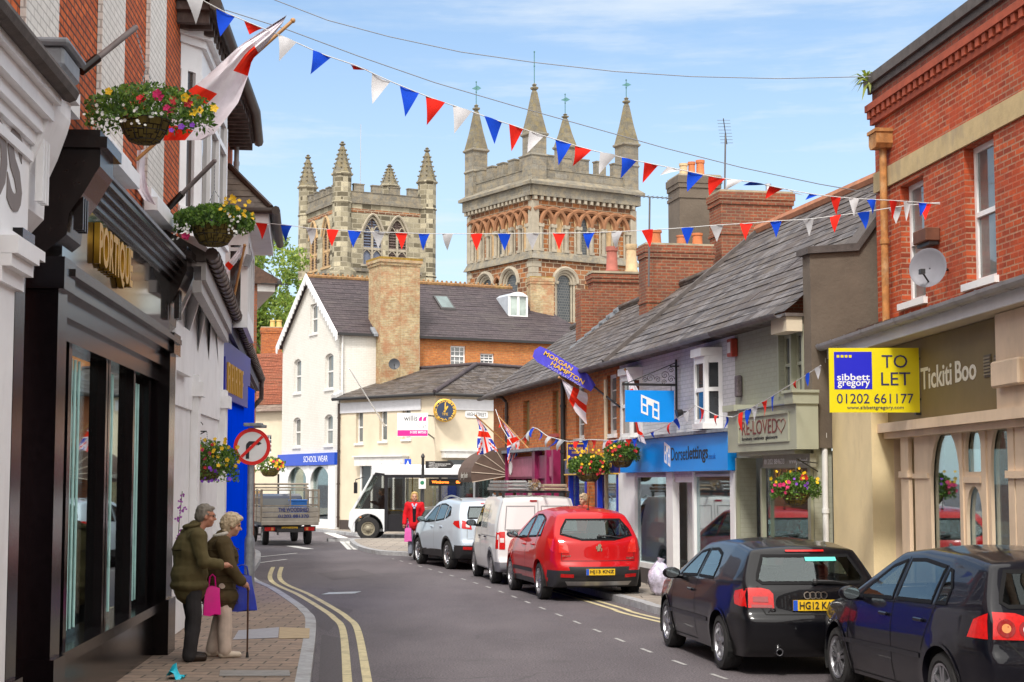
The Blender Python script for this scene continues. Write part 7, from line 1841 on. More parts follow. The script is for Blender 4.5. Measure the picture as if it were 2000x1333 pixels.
# ================================================================ people
def remeshed(mb,voxel,wob=0,wscale=9,smooth=2,seed=0):
 bmesh.ops.recalc_face_normals(mb.bm,faces=mb.bm.faces)
 me=bpy.data.meshes.new('tmp');mb.bm.to_mesh(me);mb.bm.free()
 o=bpy.data.objects.new('tmp',me)
 r=o.modifiers.new('r','REMESH');r.mode='VOXEL';r.voxel_size=voxel
 s=o.modifiers.new('s','SMOOTH');s.iterations=smooth;s.factor=.5
 out=evaluated(o)
 if wob:
  for v,nr in zip(out.vertices,[v.normal.copy()for v in out.vertices]):
   n=noise.noise(v.co*wscale+V((seed,0,0)))+.5*noise.noise(v.co*wscale*2.3+V((0,seed,0)))
   k=noise.noise(V((v.co.x*3,v.co.y*3,v.co.z*10))+V((seed*2.,0,0)))
   v.co+=nr*wob*(n+.6*k)
 out.polygons.foreach_set('use_smooth',[True]*len(out.polygons))
 return out
SKIN=mat('skin',(.52,.27,.18),.5,var=.12,vscale=18);SKINO=mat('ruddy_skin',(.50,.22,.14),.5,var=.2,vscale=22)
def cloth(name,c,rough=.85,var=.18,vs=6):return mat(name,c,rough,var=var,vscale=vs,bmp=.15,bscale=160,spec=.2)
def limb(q,pts,rr,seg=12):
 P=[V(p)for p in pts];q.tube(P,rr,seg)
 for p,r in zip(P,rr):q.ball(p,r,12)
def person(name,label,base,phi,J,skin,clothes,hair,scale=1,glasses=False,vox=.009,group=None,fingers=True,bald=0):
 """J: joints in (forward, left, up); clothes: list of (part, material, [(joint path, radii)], balls)"""
 t=thing(name,label,'person',base,phi,group);LOCAL[0]=True
 J={k:V(v)*scale for k,v in J.items()}
 def mid(a,b,f=.5):return J[a].lerp(J[b],f)
 q=MB()
 h=J['head'];f=(J.get('look',V((1,0,0)))).normalized()if 'look' in J else V((1,0,0));lft=V((-f.y,f.x,0)).normalized();up=f.cross(lft);up=lft.cross(f)*-1 if f.cross(lft).z<0 else f.cross(lft)
 def hp(a,b,c):return h+f*a*scale+lft*b*scale+up*c*scale
 q.ball(hp(-.012,0,.025),.098*scale,16,(1.02,.82,1.08));q.ball(hp(.03,0,-.045),.068*scale,14,(1,.88,1.15));q.ball(hp(.062,0,-.088),.03*scale,10,(1,1.1,.9))
 q.tube([hp(.088,0,.012),hp(.117,0,-.022),hp(.09,0,-.032)],[.009*scale,.016*scale,.012*scale],8);q.ball(hp(.115,0,-.024),.014*scale,8)
 q.ball(hp(.09,0,-.058),.012*scale,8,(1,2,.5));q.ball(hp(.088,0,-.068),.012*scale,8,(1,1.8,.5));q.tube([hp(.083,.04,.03),hp(.092,0,.033),hp(.083,-.04,.03)],.012*scale,8)
 for s in(-1,1):q.ball(hp(-.01,s*.082,-.012),.03*scale,8,(.75,.35,1.05));q.ball(hp(.055,s*.045,-.035),.028*scale,8)
 limb(q,[J['neck']-V((0,0,.05)),h+V((-.02*scale,0,-.06*scale))],[.062*scale,.055*scale])
 limb(q,[J['pelvis'],J['spine'],J['chest']],[.125*scale,.12*scale,.13*scale])
 for s in 'LR':
  sg=1 if s=='L' else -1
  limb(q,[J['chest']+V((0,sg*.08,.03))*scale,J['sh'+s],J['el'+s],J['wr'+s]],[.07*scale,.055*scale,.042*scale,.028*scale])
  limb(q,[J['hip'+s],J['kn'+s],J['an'+s]],[.085*scale,.058*scale,.042*scale]);limb(q,[J['an'+s]-V((0,0,.04)),J['an'+s]+V((.13,0,-.06))*scale],[.035*scale,.03*scale])
  d=J['ha'+s].normalized()if 0 else(J['ha'+s]-J['wr'+s]);L_=d.length;d.normalize();sd=d.cross(V((0,0,1)));sd=(sd if sd.length>.3 else d.cross(V((1,0,0)))).normalized();nn=sd.cross(d).normalized()
  w0=J['wr'+s];pc=w0+d*.05*scale
  q.ball(pc,.042*scale,10,(1,.9,.8));q.tube([w0,w0+d*.085*scale],[.026*scale,.034*scale],8)
  curl=-nn if nn.z>0 else nn
  if fingers:
   for i,(o_,ln)in enumerate(((-.030,.068),(-.010,.08),(.010,.075),(.029,.058))):
    p0=w0+d*.085*scale+sd*o_*scale;p1=p0+d*ln*.5*scale+curl*.012*scale;p2=p1+(d*.55+curl*.7)*ln*.4*scale;q.tube([p0-d*.02*scale,p0,p1,p2],[.0105*scale,.0105*scale,.0098*scale,.008*scale],6)
   p0=w0+d*.03*scale-sd*.03*scale;q.tube([p0,p0+(d*.6-sd*.7)*.035*scale,p0+(d*1.0-sd*.75)*.058*scale],[.013*scale,.012*scale,.009*scale],6)
 link('body',remeshed(q,vox,0,smooth=1),skin,t)
 for pn,m,paths,balls,wob,vx in clothes:
  q=MB()
  for js,rr in paths:limb(q,[J[j]if isinstance(j,str)else V(j)*scale for j in js],[r*scale for r in rr])
  for b in balls:q.ball(V(b[0])*scale if not isinstance(b[0],str)else J[b[0]],b[1]*scale,14,b[2]if len(b)>2 else(1,1,1))
  link(pn,remeshed(q,vx,wob,8,2,hash(pn)%7),m,t)
 q=MB();rr=random.Random(len(name)+int(h.z*100))
 style=hair[1]
 for(a,b,c,r,sc)in style:q.ball(hp(a,b,c),r*scale,12,sc)
 link('hair',remeshed(q,.008,.006 if len(hair)<3 else hair[2],30,1,3),hair[0],t)
 q=MB()
 for s in(-1,1):q.ball(hp(.079,s*.032,.012),.011*scale,8)
 q.build('eyes',mat('eye',(.05,.035,.03),.2,var=0),t,smooth=60)
 if glasses:
  q=MB()
  for s in(-1,1):q.tube([hp(.10+.0*k,s*.034+.024*math.cos(k*.524),.012+.018*math.sin(k*.524))for k in range(13)],.0025*scale,5);q.tube([hp(.10,s*.056,.018),hp(.0,s*.088,.012)],.0025*scale,5)
  q.build('glasses',mat('wire_frame',(.15,.13,.11),.3,metal=.7),t)
 LOCAL[0]=False
 return t,J
SHORT=[(-.02,0,.05,.10,(1.02,.86,.95)),(-.055,0,.0,.08,(.9,.95,1.1)),(-.03,.06,.01,.045,(1.1,.6,1.2)),(-.03,-.06,.01,.045,(1.1,.6,1.2)),(.045,0,.095,.045,(1.1,1.3,.6))]
CURLY=[(-.015,0,.055,.108,(1.05,.9,.95)),(-.06,0,.0,.088,(.9,1.0,1.15)),(-.01,.068,.03,.05,(1.1,.7,1.2)),(-.01,-.068,.03,.05,(1.1,.7,1.2)),(.05,0,.09,.055,(1.1,1.4,.7)),(-.05,0,-.06,.06,(1,1.2,1))]
BOB=[(-.035,0,.052,.106,(1.0,.97,.96)),(-.055,0,-.03,.082,(.9,1.1,1.3)),(-.015,.085,-.02,.036,(1,.6,1.9)),(-.015,-.085,-.02,.036,(1,.6,1.7)),(.025,.0,.105,.045,(1,1.5,.6))]
OLIVE_J=cloth('olive_jacket',(.105,.082,.036));QUILT=cloth('brown_quilted_coat',(.085,.06,.028),var=.25);CHAR=cloth('charcoal_trousers',(.035,.032,.034));CREAMT=cloth('cream_trousers',(.62,.50,.42))
GREYH=mat('grey_hair',(.20,.17,.14),.7,var=.4,vscale=40,bmp=.4,bscale=90);FAIRH=mat('fair_white_hair',(.58,.45,.30),.7,var=.35,vscale=40,bmp=.5,bscale=90);BLOND=mat('blonde_hair',(.52,.34,.12),.7,var=.3,vscale=40)
mb_=gnd(374,1291,.12)
JM=dict(head=(.13,-.02,1.60),look=(.93,-.12,-.10),neck=(.03,0,1.46),chest=(-.01,0,1.30),spine=(-.04,0,1.12),pelvis=(-.03,0,.93),shL=(.0,.19,1.385),shR=(-.01,-.19,1.38),elR=(.03,-.285,1.10),wrR=(.25,-.26,1.06),haR=(.36,-.23,1.06),elL=(.06,.27,1.1),wrL=(.16,.22,.86),haL=(.19,.2,.76),
hipL=(-.02,.10,.88),hipR=(-.03,-.10,.88),knL=(.04,.11,.48),knR=(-.01,-.11,.48),anL=(.02,.12,.085),anR=(-.06,-.11,.085))
man,JMn=person('person','older man in olive jacket and charcoal trousers holding the arm of the woman beside him',mb_,R(28),JM,SKINO,[
('jacket',OLIVE_J,[((('chest'),'spine','pelvis',(-.03,0,.80)),(.175,.185,.185,.185)),(((-.0,.09,1.34),'shL','elL','wrL'),(.14,.098,.078,.062)),(((-.0,-.09,1.34),'shR','elR',(.22,-.265,1.065)),(.14,.098,.08,.066))],[((-.01,0,1.40),.125,(1,1.3,.8)),((-.04,0,1.22),.19,(1,1.12,1.2)),((-.04,0,.96),.20,(1.05,1.12,.9)),((-.035,0,.84),.20,(1.08,1.2,.45)),((.02,0,1.47),.085)],.010,.012),
('trousers',CHAR,[(((-.03,0,.86),'hipL','knL',(.02,.12,.07)),(.15,.105,.085,.078)),(((-.03,0,.86),'hipR','knR',(-.06,-.11,.07)),(.15,.105,.085,.078))],[],.007,.012),
('shoes',cloth('black_brown_shoes',(.025,.016,.012),.4),[(((.0,.12,.05),(.18,.125,.035)),(.052,.042)),(((-.08,-.11,.05),(.10,-.115,.035)),(.052,.042))],[],0,.010)],
(GREYH,SHORT),glasses=True)
LOCAL[0]=True;q=MB()
for s in(0,1):q.tube([(-.19-.002,-.20,1.235),(-.235,0,1.225),(-.19,.20,1.235)],.008,6)
q.build('yoke_seam',cloth('olive_dark_seam',(.07,.052,.025)),man);q=MB();q.tube([(-.02+.085*math.cos(a),.085*math.sin(a),1.50+.02*math.cos(a))for a in[i*.3927 for i in range(17)]],.024,8);q.build('collar',OLIVE_J,man,smooth=60);LOCAL[0]=False
wb_=gnd(428,1284,.12)
JW=dict(head=(.12,-.01,1.49),look=(.93,-.10,-.22),neck=(.02,0,1.36),chest=(-.01,0,1.20),spine=(-.03,0,1.03),pelvis=(-.02,0,.86),shL=(.0,.175,1.285),shR=(-.01,-.175,1.28),elR=(.05,-.25,1.03),wrR=(.20,-.22,.86),haR=(.27,-.20,.80),elL=(.08,.25,1.03),wrL=(.22,.22,.92),haL=(.30,.2,.86),
hipL=(-.01,.095,.82),hipR=(-.02,-.095,.82),knL=(.03,.10,.45),knR=(.04,-.10,.45),anL=(-.06,.11,.08),anR=(.04,-.10,.08))
wom,JWn=person('person','older woman in a brown quilted coat and cream trousers leaning on a walking stick',wb_,R(22),JW,SKIN,[
('coat',QUILT,[(('chest','spine','pelvis',(-.01,0,.66)),(.17,.19,.20,.205)),(((0,.09,1.24),'shL','elL','wrL'),(.135,.098,.078,.06)),(((0,-.09,1.24),'shR','elR',(.185,-.225,.875)),(.135,.10,.08,.064))],[((0,0,1.30),.12,(1,1.3,.8)),((.02,0,1.12),.18,(1.05,1.05,1.1)),((-.01,0,.70),.215,(1.08,1.15,.7)),((.0,0,1.36),.08)],.011,.012),
('trousers',CREAMT,[(((-.02,0,.75),'hipL','knL',(-.06,.11,.09)),(.14,.105,.083,.074)),(((-.02,0,.75),'hipR','knR',(.04,-.10,.09)),(.14,.105,.085,.076))],[],.006,.012),
('shoes',cloth('cream_shoes',(.62,.52,.42),.5),[(((-.09,.11,.042),(.10,.115,.032)),(.042,.034)),(((.01,-.10,.042),(.20,-.105,.032)),(.044,.036))],[],0,.010)],
(FAIRH,CURLY,.012))
LOCAL[0]=True
q=MB();q.tube([(.0+.075*math.cos(a),.075*math.sin(a),1.39+.02*math.cos(a))for a in[i*.3927 for i in range(17)]],.022,8);q.build('collar',cloth('white_collar',(.6,.56,.5)),wom,smooth=60)
q=MB();rr=random.Random(1)
for k in range(9):
 z=.62+k*.075;q.tube([(-.01+.215*math.cos(a),.225*math.sin(a),z+.01*math.sin(3*a))for a in[i*.3927 for i in range(17)]],.0045,5)
q.build('quilting_lines',cloth('coat_seam',(.05,.034,.016)),wom)
LOCAL[0]=False
Mw=WM[wom.name]
st=thing('walking_stick','dark wooden walking stick in the older woman\'s right hand, its tip on the pavement','walking stick',Mw@V((.27,-.215,0)))
q=MB();a=Mw@V((.275,-.21,.80));b=Mw@V((.275,-.21,.012));hh=(Mw.to_3x3()@V((1,0,0)))
q.tube([a-hh*.07+V((0,0,.0)),a-hh*.03+V((0,0,.022)),a+V((0,0,.018)),a+V((0,0,-.03)),b+V((0,0,.05))],[.013,.013,.014,.012,.010],8);q.build('shaft',mat('dark_wood',(.07,.03,.015),.35),st,smooth=50)
q=MB();q.lathe([(.012,0),(.018,-.05),(.02,-.06)],b+V((0,0,.055)));q.build('ferrule',TYRE,st)
def bag(name,label,c,size,rz,m,strap,hands=.22,taper=.85,sub=None):
 t=thing(name,label,'bag',c);x,y,z=size;q=MB();T=Matrix.Translation(V(c))@Matrix.Rotation(rz,4,'Z');rr=random.Random(len(label))
 n=8;P=[]
 for k in range(n+1):
  f=k/n;s=1-(1-taper)*f+.03*math.sin(f*7);P.append([T@V((px_*x/2*s,py_*y/2*(1-.35*f*f),z*f+.015*math.sin(px_*3+k)))for px_,py_ in((-1,-1),(-.3,-1.08),(.3,-1.05),(1,-1),(1.05,0),(1,1),(0,1.05),(-1,1),(-1.05,0),(-1,-1))])
 q.grid(P);q.face([p for p in P[0][:-1]][::-1]);q.build('bag_body',m,t,smooth=45)
 q=MB()
 for s in(-.6,.6):q.tube([T@V((-x*.22,s*y*.3,z-.04)),T@V((-x*.15,s*y*.2,z+hands*.8)),T@V((0,0,z+hands)),T@V((x*.15,s*y*.2,z+hands*.8)),T@V((x*.22,s*y*.3,z-.04))],.009,6)
 q.build('handles',strap,t,smooth=60);return t
PINK=mat('hot_pink_plastic',(.80,.0,.28),.35,var=.15,vscale=8,bmp=.3,bscale=14);BLUEB=mat('royal_blue_bag',(.015,.035,.42),.35,var=.25,vscale=9,bmp=.4,bscale=16)
p=gnd(412,1204,.0);pm=at(412,1202,mb_.y+.05);bag('carrier_bag','bright pink carrier bag hanging between the older couple',(pm.x,pm.y+.05,pm.z),(.19,.09,.31),R(15),PINK,PINK,.14)
pm=at(472,1192,wb_.y+.22);bag('shopping_bag','royal blue woven shopping bag on the older woman\'s far arm',(pm.x,pm.y,pm.z),(.34,.2,.40),R(12),BLUEB,BLUEB,.12,.6)
# woman in red beside the bus
RJ=dict(head=(.03,0,1.58),look=(1,.0,-.02),neck=(.0,0,1.44),chest=(0,0,1.28),spine=(0,0,1.1),pelvis=(0,0,.93),shL=(0,.18,1.37),shR=(0,-.18,1.37),elL=(-.02,.24,1.1),wrL=(.06,.23,.87),haL=(.08,.22,.76),elR=(-.02,-.25,1.1),wrR=(.05,-.27,.88),haR=(.06,-.28,.77),hipL=(0,.09,.88),hipR=(0,-.09,.88),knL=(.02,.10,.48),knR=(.02,-.10,.48),anL=(0,.10,.08),anR=(0,-.10,.08))
rb=gnd(809,1086,.12)
def simple(label,base,phi,top,legs,hair,seed,extra=(),top_name='jacket',skin=SKIN,J=RJ,sc=1):
 return person('person',label,base,phi,J,skin,[
 (top_name,top,[(('chest','spine','pelvis',(0,0,.84)),(.16,.165,.17,.175)),(((0,.09,1.32),'shL','elL','wrL'),(.13,.09,.072,.058)),(((0,-.09,1.32),'shR','elR','wrR'),(.13,.09,.072,.058))],[((0,0,1.38),.11,(1,1.3,.8))],.006,.014),
 ('trousers',legs,[(((0,0,.85),'hipL','knL',(0,.10,.08)),(.14,.10,.075,.068)),(((0,0,.85),'hipR','knR',(0,-.10,.08)),(.14,.10,.075,.068))],[],.005,.014),
 ('shoes',cloth('dark_shoes',(.03,.025,.025),.5),[(((-.03,.10,.045),(.15,.11,.035)),(.045,.038)),(((-.03,-.10,.045),(.15,-.11,.035)),(.045,.038))],[],0,.012)],
 hair,vox=.012,scale=sc)
rw,_=simple('woman in a bright red jacket over a black top standing beside the bus',rb,R(-88),cloth('red_jacket',(.62,.012,.02)),cloth('grey_jeans',(.25,.27,.33)),(BLOND,BOB),1)
LOCAL[0]=True;q=MB();q.box((.142,0,1.12),(.06,.10,.44));q.build('black_top',cloth('black_top',(.01,.01,.014)),rw,bevel=.02);q=MB();q.tube([(.10,.06,1.40),(.17,.0,1.27)],.026,6);q.tube([(.10,-.06,1.40),(.17,-.0,1.27)],.026,6);q.build('scarf',cloth('lilac_scarf',(.45,.42,.55)),rw);LOCAL[0]=False
pm=at(797,1058,rb.y-.1);bag('carrier_bag','pink carrier bag held by the woman in red beside the bus',pm,(.2,.1,.36),0,mat('pink_plastic',(.72,.12,.42),.4,var=.15),PINK,.13)
simple('person with fair hair and a coral top at the navy estate agent door',V((1.66,37.6,.12)),R(215),cloth('coral_top',(.6,.09,.06)),CHAR,(FAIRH,CURLY,.012),2,top_name='top')
simple('person in a bright green top on the far pavement behind the pickup truck',gnd(501,1046,.12),R(10),cloth('lime_top',(.10,.52,.06)),CHAR,(BLOND,SHORT),3,top_name='top',sc=.98)
# bus driver at the wheel
JD=dict(RJ,hipL=(0,.1,.5),hipR=(0,-.1,.5),pelvis=(0,0,.52),spine=(.0,0,.7),chest=(.02,0,.9),neck=(.02,0,1.06),head=(.06,0,1.2),shL=(0,.19,.98),shR=(0,-.19,.98),elL=(.15,.22,.75),elR=(.15,-.22,.75),wrL=(.38,.12,.82),wrR=(.38,-.12,.82),haL=(.45,.1,.84),haR=(.45,-.1,.84),knL=(.42,.1,.5),knR=(.42,-.1,.5),anL=(.42,.1,.08),anR=(.42,-.1,.08))
Mb=WM[BUS.name];pd=Mb@V((3.15,.35,.55))
person('person','bus driver in dark clothing seated behind the white bus windscreen',pd,R(180-1.5),JD,SKIN,[('jacket',cloth('navy_jacket',(.03,.035,.05)),[(('chest','spine','pelvis'),(.17,.17,.17)),((('shL'),'elL','wrL'),(.09,.07,.055)),((('shR'),'elR','wrR'),(.09,.07,.055))],[((0,0,1.0),.11,(1,1.4,.8))],.005,.016),('trousers',CHAR,[(('hipL','knL','anL'),(.1,.085,.07)),(('hipR','knR','anR'),(.1,.085,.07))],[],.004,.016)],(GREYH,SHORT),vox=.014)
# ================================================================ bunting, flags, cables
CR_,CW_,CB_=cloth('bunting_red',(.72,.022,.012)),cloth('bunting_white',(.52,.52,.54)),cloth('bunting_blue',(.005,.06,.55));CORD=mat('white_cord',(.6,.6,.6),.8,var=0);WIRE=mat('dark_wire',(.20,.21,.23),.6,var=0)
FLW=cloth('flag_white',(.74,.70,.76));FLR=cloth('flag_red',(.78,.03,.01));FLB=cloth('flag_blue',(.02,.05,.42))
CC={'r':CR_,'w':CW_,'b':CB_}
def pennant(parent,A,B,T,m,seed):
 rr=random.Random(seed);n=6;rows=[];nrm=(B-A).cross(T-A).normalized();k=rr.uniform(-.05,.05)*(B-A).length*3;tw=rr.uniform(-.6,.6)
 for i in range(n+1):
  f=i/n;l,r=A.lerp(T,f),B.lerp(T,f*.999);row=[]
  for j in range(4):
   g=j/3;row.append(l.lerp(r,g)+nrm*(k*math.sin(f*3.1+tw)*(1-.2*g)+.02*math.sin(g*3.1+f*2+seed)*(1-f)))
  rows.append(row)
 q=MB();q.grid(rows);return q.build('pennant',m,parent,smooth=70)
def bunting(label,line,flags,depth,width=16,r=.006):
 """line: picture points along the cord; depth(px) -> distance; flags: (px of the pennant's middle, tip px, tip py, colour)"""
 P=[at(x,y,depth(x))for x,y in line]
 def on(x):
  return at(x,interp(line,x)if line[0][0]<line[-1][0]else interp(line[::-1],x),depth(x))
 t=thing('bunting',label,'bunting',P[0]);q=MB()
 xs=[line[0][0]+(line[-1][0]-line[0][0])*i/60 for i in range(61)];q.tube([on(x)for x in xs],r,5);q.build('cord',CORD,t)
 for i,(px,tx,ty,c)in enumerate(flags):
  w=width if not callable(width)else width(px)
  pennant(t,on(px-w),on(px+w),at(tx,ty,depth(tx)-.05+.1*((i*7)%3)/2),CC[c],i)
 return t
S1=[(372,-12),(440,25),(495,48),(560,75),(628,106),(700,130),(745,152),(800,175),(850,195),(905,213),(965,234),(1010,248),(1050,262),(1100,277),(1140,290),(1190,302),(1230,312),(1275,321),(1330,332),(1370,341),(1400,347),(1435,352),(1475,357),(1520,367),(1560,375),(1590,380),(1632,385),(1668,388),(1700,390),(1745,392),(1772,394),(1800,396),(1836,399)]
F1=[(441,430,72,'b'),(378,383,48,'w'),(495,487,68,'r'),(561,545,120,'w'),(629,606,146,'b'),(702,690,136,'r'),(745,727,204,'w'),(800,791,229,'b'),(850,834,245,'r'),(903,887,262,'w'),(963,966,282,'b'),(1008,999,296,'r'),(1048,1030,299,'w'),(1100,1091,323,'b'),(1139,1119,325,'r'),(1187,1171,340,'w'),(1229,1212,349,'b'),(1272,1255,358,'r'),(1318,1289,343,'w'),(1359,1342,375,'b'),(1401,1385,383,'r'),(1436,1415,373,'w'),(1480,1452,362,'b'),(1518,1494,389,'r'),(1549,1572,382,'w'),(1590,1573,391,'b'),(1632,1634,421,'r'),(1668,1668,424,'w'),(1702,1704,420,'b'),(1745,1743,430,'r'),(1772,1770,433,'w'),(1803,1796,424,'b')]
dep1=lambda x:17+(x-380)/1455*3.5
bunting('long red, white and blue bunting sweeping from high eaves down to the red brick shop',S1,F1,dep1,lambda x:18 if x<1000 else(15 if x<1560 else 9))
S2=[(492,434),(560,440),(605,446),(650,449),(690,451),(740,454),(783,455),(828,457),(875,457),(931,457),(985,457),(1040,456),(1092,456),(1150,455),(1205,453),(1265,450),(1343,445),(1400,440),(1458,437),(1515,432),(1578,429),(1632,422),(1687,415),(1748,405),(1806,398),(1836,396)]
cols='rbwrbwrbwrbwrbwrbwrbwrbwr';xs2=[510,560,606,650,692,738,783,828,875,931,985,1040,1092,1150,1205,1265,1343,1400,1458,1515,1578,1632,1687,1748,1806]
dep2=lambda x:27-(x-490)/1346*6.3
bunting('lower red, white and blue bunting stretched level across the street before the towers',S2,[(x,x+random.Random(i).uniform(-3,3),interp(S2,x)+33,cols[i])for i,x in enumerate(xs2)],dep2,12)
def rwd(d):
 def f(x):
  u,z=RW.hit(x,820,d);return RW.p(u,z,d).y
 return f
S3=[(1358,792),(1400,812),(1432,815),(1460,801),(1500,779),(1535,757),(1568,737),(1603,714)]
bunting('short bunting string rising past the sage green sign box to the white downpipe',S3,[(x,x+tx,interp(S3,x)+ty,c)for x,tx,ty,c in((1370,-3,30,'r'),(1400,-1,20,'r'),(1418,-2,24,'b'),(1447,2,36,'r'),(1461,0,32,'b'),(1473,0,32,'w'),(1492,1,32,'r'),(1509,1,32,'b'),(1553,2,14,'r'),(1577,1,24,'b'),(1597,1,24,'w'))],rwd(.5),5,.008)
S4=[(1040,835),(1050,838),(1070,853),(1110,863),(1150,859),(1200,861),(1240,856),(1290,838),(1330,815),(1358,792)]
bunting('short bunting string drooping over the estate agent and azure shop fascia',S4,[(x,x+tx,interp(S4,x)+ty,c)for x,tx,ty,c in((1053,1,20,'b'),(1075,-10,22,'w'),(1086,-14,18,'b'),(1098,-10,22,'w'),(1125,2,18,'r'),(1142,1,22,'b'),(1158,-1,22,'r'),(1182,-3,24,'w'),(1192,-10,16,'r'),(1204,-14,18,'b'),(1216,-18,20,'w'),(1228,0,16,'r'),(1240,0,20,'b'),(1275,4,14,'b'),(1308,0,22,'r'),(1321,2,22,'b'),(1342,1,22,'w'))],rwd(.45),5,.010)
S5=[(968,800),(980,835),(1000,868),(1020,858),(1040,835)]
bunting('small bunting loop hung between the brick house and the magenta shop',S5,[(x,x+1,interp(S5,x)+18,c)for x,c in((974,'r'),(1008,'w'),(1022,'r'),(1032,'w'),(1038,'b'))],rwd(.6),4,.010)
for label,pts,y0,y1 in(('thin black overhead cable reaching the red brick parapet',[(515,-8),(640,40),(760,72),(900,102),(1040,122),(1200,140),(1350,150),(1520,154),(1700,150)],22,23.6),('thin black overhead cable slanting behind the towers to the brick shop',[(440,20),(560,58),(700,110),(850,162),(1000,206),(1150,248),(1300,290),(1450,328),(1600,360),(1715,380)],21,23.7)):
 o=thing('overhead_cable',label,'cable',at(pts[0][0],pts[0][1],y0));q=MB();q.tube([at(x,y,y0+(y1-y0)*(x-pts[0][0])/(pts[-1][0]-pts[0][0]))for x,y in pts],.0065,5);q.build('cable',WIRE,o)
def lerp2(C,t):
 t=max(0,min(.9999,t))*(len(C)-1);i=int(t);f=t-i;return(C[i][0]+(C[i+1][0]-C[i][0])*f,C[i][1]+(C[i+1][1]-C[i][1])*f)
def flag(name,label,A,B,depth,colour,pole=None,n=26,m=16,wave=.05,poler=.02,polem=None):
 """cloth between two picture curves A and B at a given distance; colour(s,t) picks the dye"""
 t=thing(name,label,'flag',at(*A[0],depth));q=MB();mats=[FLW,FLR,FLB];vs=[]
 for i in range(n+1):
  row=[]
  for j in range(m+1):
   s,u=i/n,j/m;a,b=lerp2(A,s),lerp2(B,s);x,y=a[0]+(b[0]-a[0])*u,a[1]+(b[1]-a[1])*u
   row.append(q.bm.verts.new(at(x,y,depth+wave*math.sin(s*5+u*7)+wave*.6*math.sin(u*15+s*3)+.12*u)))
  vs.append(row)
 for i in range(n):
  for j in range(m):
   f=q.bm.faces.new((vs[i][j],vs[i][j+1],vs[i+1][j+1],vs[i+1][j]));f.material_index=colour((i+.5)/n,(j+.5)/m)
 q.build('flag_cloth',mats,t,smooth=80,recalc=False)
 if pole:
  q=MB();q.tube([V(p)for p in pole],poler,8);q.ball(V(pole[-1]),poler*1.5,8);q.build('flagpole',polem or mat('varnished_pole',(.42,.22,.08),.4),t,smooth=50)
 return t
def union(s,u):
 x,y=(s-.5)*2,(u-.5)*2
 if abs(x)<.12 or abs(y)<.18:return 1
 if abs(x)<.22 or abs(y)<.33:return 0
 d=abs(abs(x)-abs(y)*1.0)
 return 1 if d<.09 else(0 if d<.25 else 2)
def george(s,u):return 1 if abs(s-.5)<.09 or abs(u-.5)<.12 else 0
pr=LW.p(*LW.hit(252,300,.05),.05);tip=at(566,28,17.4)
def big(s,u):
 if u<.5 and .56<s<.70:return 1
 if u>.52 and .22<s<.42:return 1
 if u<.55 and s>.87:return 1
 return 0
flag('england_flag','large white and red cross flag furled along an angled pole over the left pavement',[(560,30),(520,55),(470,88),(425,130),(385,165),(350,190),(335,235),(318,275)],[(552,46),(525,82),(492,118),(484,150),(466,200),(440,235),(418,262),(395,274)],17.35,big,[pr+V((0,.35,0)),tip+V((0,.25,0))],wave=.07)
flag('england_flag','white and red cross flag drooping behind the first flower basket',[(256,296),(252,330),(258,360),(280,390)],[(285,292),(282,335),(290,375),(306,402)],17.9,lambda s,u:1 if(u<.35 and .1<s<.75)else 0,wave=.04)
flag('england_flag','small white and red cross flag furled beneath the second flower basket',[(470,482),(452,505),(436,520),(432,545)],[(478,486),(462,512),(446,532),(438,548)],27,lambda s,u:1 if .45<s<.62 or s>.75 and u<.6 else 0,[W2.p(.3,5.2,.2),at(478,480,27)],wave=.02)
wall_pt=lambda px,py,d:RW.p(*RW.hit(px,py,d),d)
a=wall_pt(992,870,.1);flag('union_flag','Union flag hanging from the far end of the brown canopy',[(929,812),(936,835),(932,860),(932,889)],[(931,812),(950,838),(963,862),(973,882)],46,union,[a,at(929,812,46)],wave=.03)
a=wall_pt(1040,885,.1);flag('union_flag','Union flag hanging beside the magenta shopfront cornice',[(982,826),(991,850),(990,880),(992,906)],[(990,830),(1008,848),(1026,864),(1012,888)],45,union,[a,at(974,814,45)],wave=.03)
a=wall_pt(1118,772,.1)
flag('england_flag','white and red cross flag flying from the brick house beneath the blue blade banner',[(1097,741),(1118,755),(1138,765),(1160,773),(1181,783)],[(1099,748),(1110,780),(1124,805),(1146,830),(1177,822)],37.5,lambda s,u:1 if .28<s<.44 or .46<u<.68 and s>.3 else 0,[wall_pt(1130,760,.0),at(1092,738,37.5)],wave=.05)
flag('england_flag','white and red cross flag hung down behind the azure hanging sign',[(1222,724),(1232,770),(1240,820),(1248,862)],[(1226,724),(1248,765),(1250,830),(1262,868)],RW.p(RW.U(1245,3,.5),0,.5).y,lambda s,u:1 if(u<.45 and .25<s<.9)or .80<s<.9 else 0,[wall_pt(1262,800,.05),at(1221,722,33)],wave=.03)
# blade banner
bl=thing('blade_banner','violet blue blade banner with gold lettering on a pole from the brick house','banner',at(1100,720,36.4));q=MB()
c0=at(1102,721,36.4);X=(at(1161,757,36.4)-at(1043,686,36.4));Lb=X.length;X.normalize();Nn=V((0,-1,0));Y=Nn.cross(X).normalized();hwid=.18
if Y.z<0:Y=-Y
out=[(-Lb/2+.06-.06*math.cos(a),-hwid*math.sin(a))for a in[R(-90+180*i/8)for i in range(9)]]
out=[(-Lb/2,.02),(-Lb/2+.06,hwid*.85),(-Lb/2+.25,hwid),(Lb/2-.25,hwid*.95),(Lb/2,hwid*.3),(Lb/2-.02,-hwid*.7),(-Lb/2+.2,-hwid),(-Lb/2+.04,-hwid*.7)]
q.prism([c0+X*x+Y*y for x,y in out],V((0,.012,0)));q.build('banner_cloth',cloth('violet_banner',(.085,.075,.55)),bl)
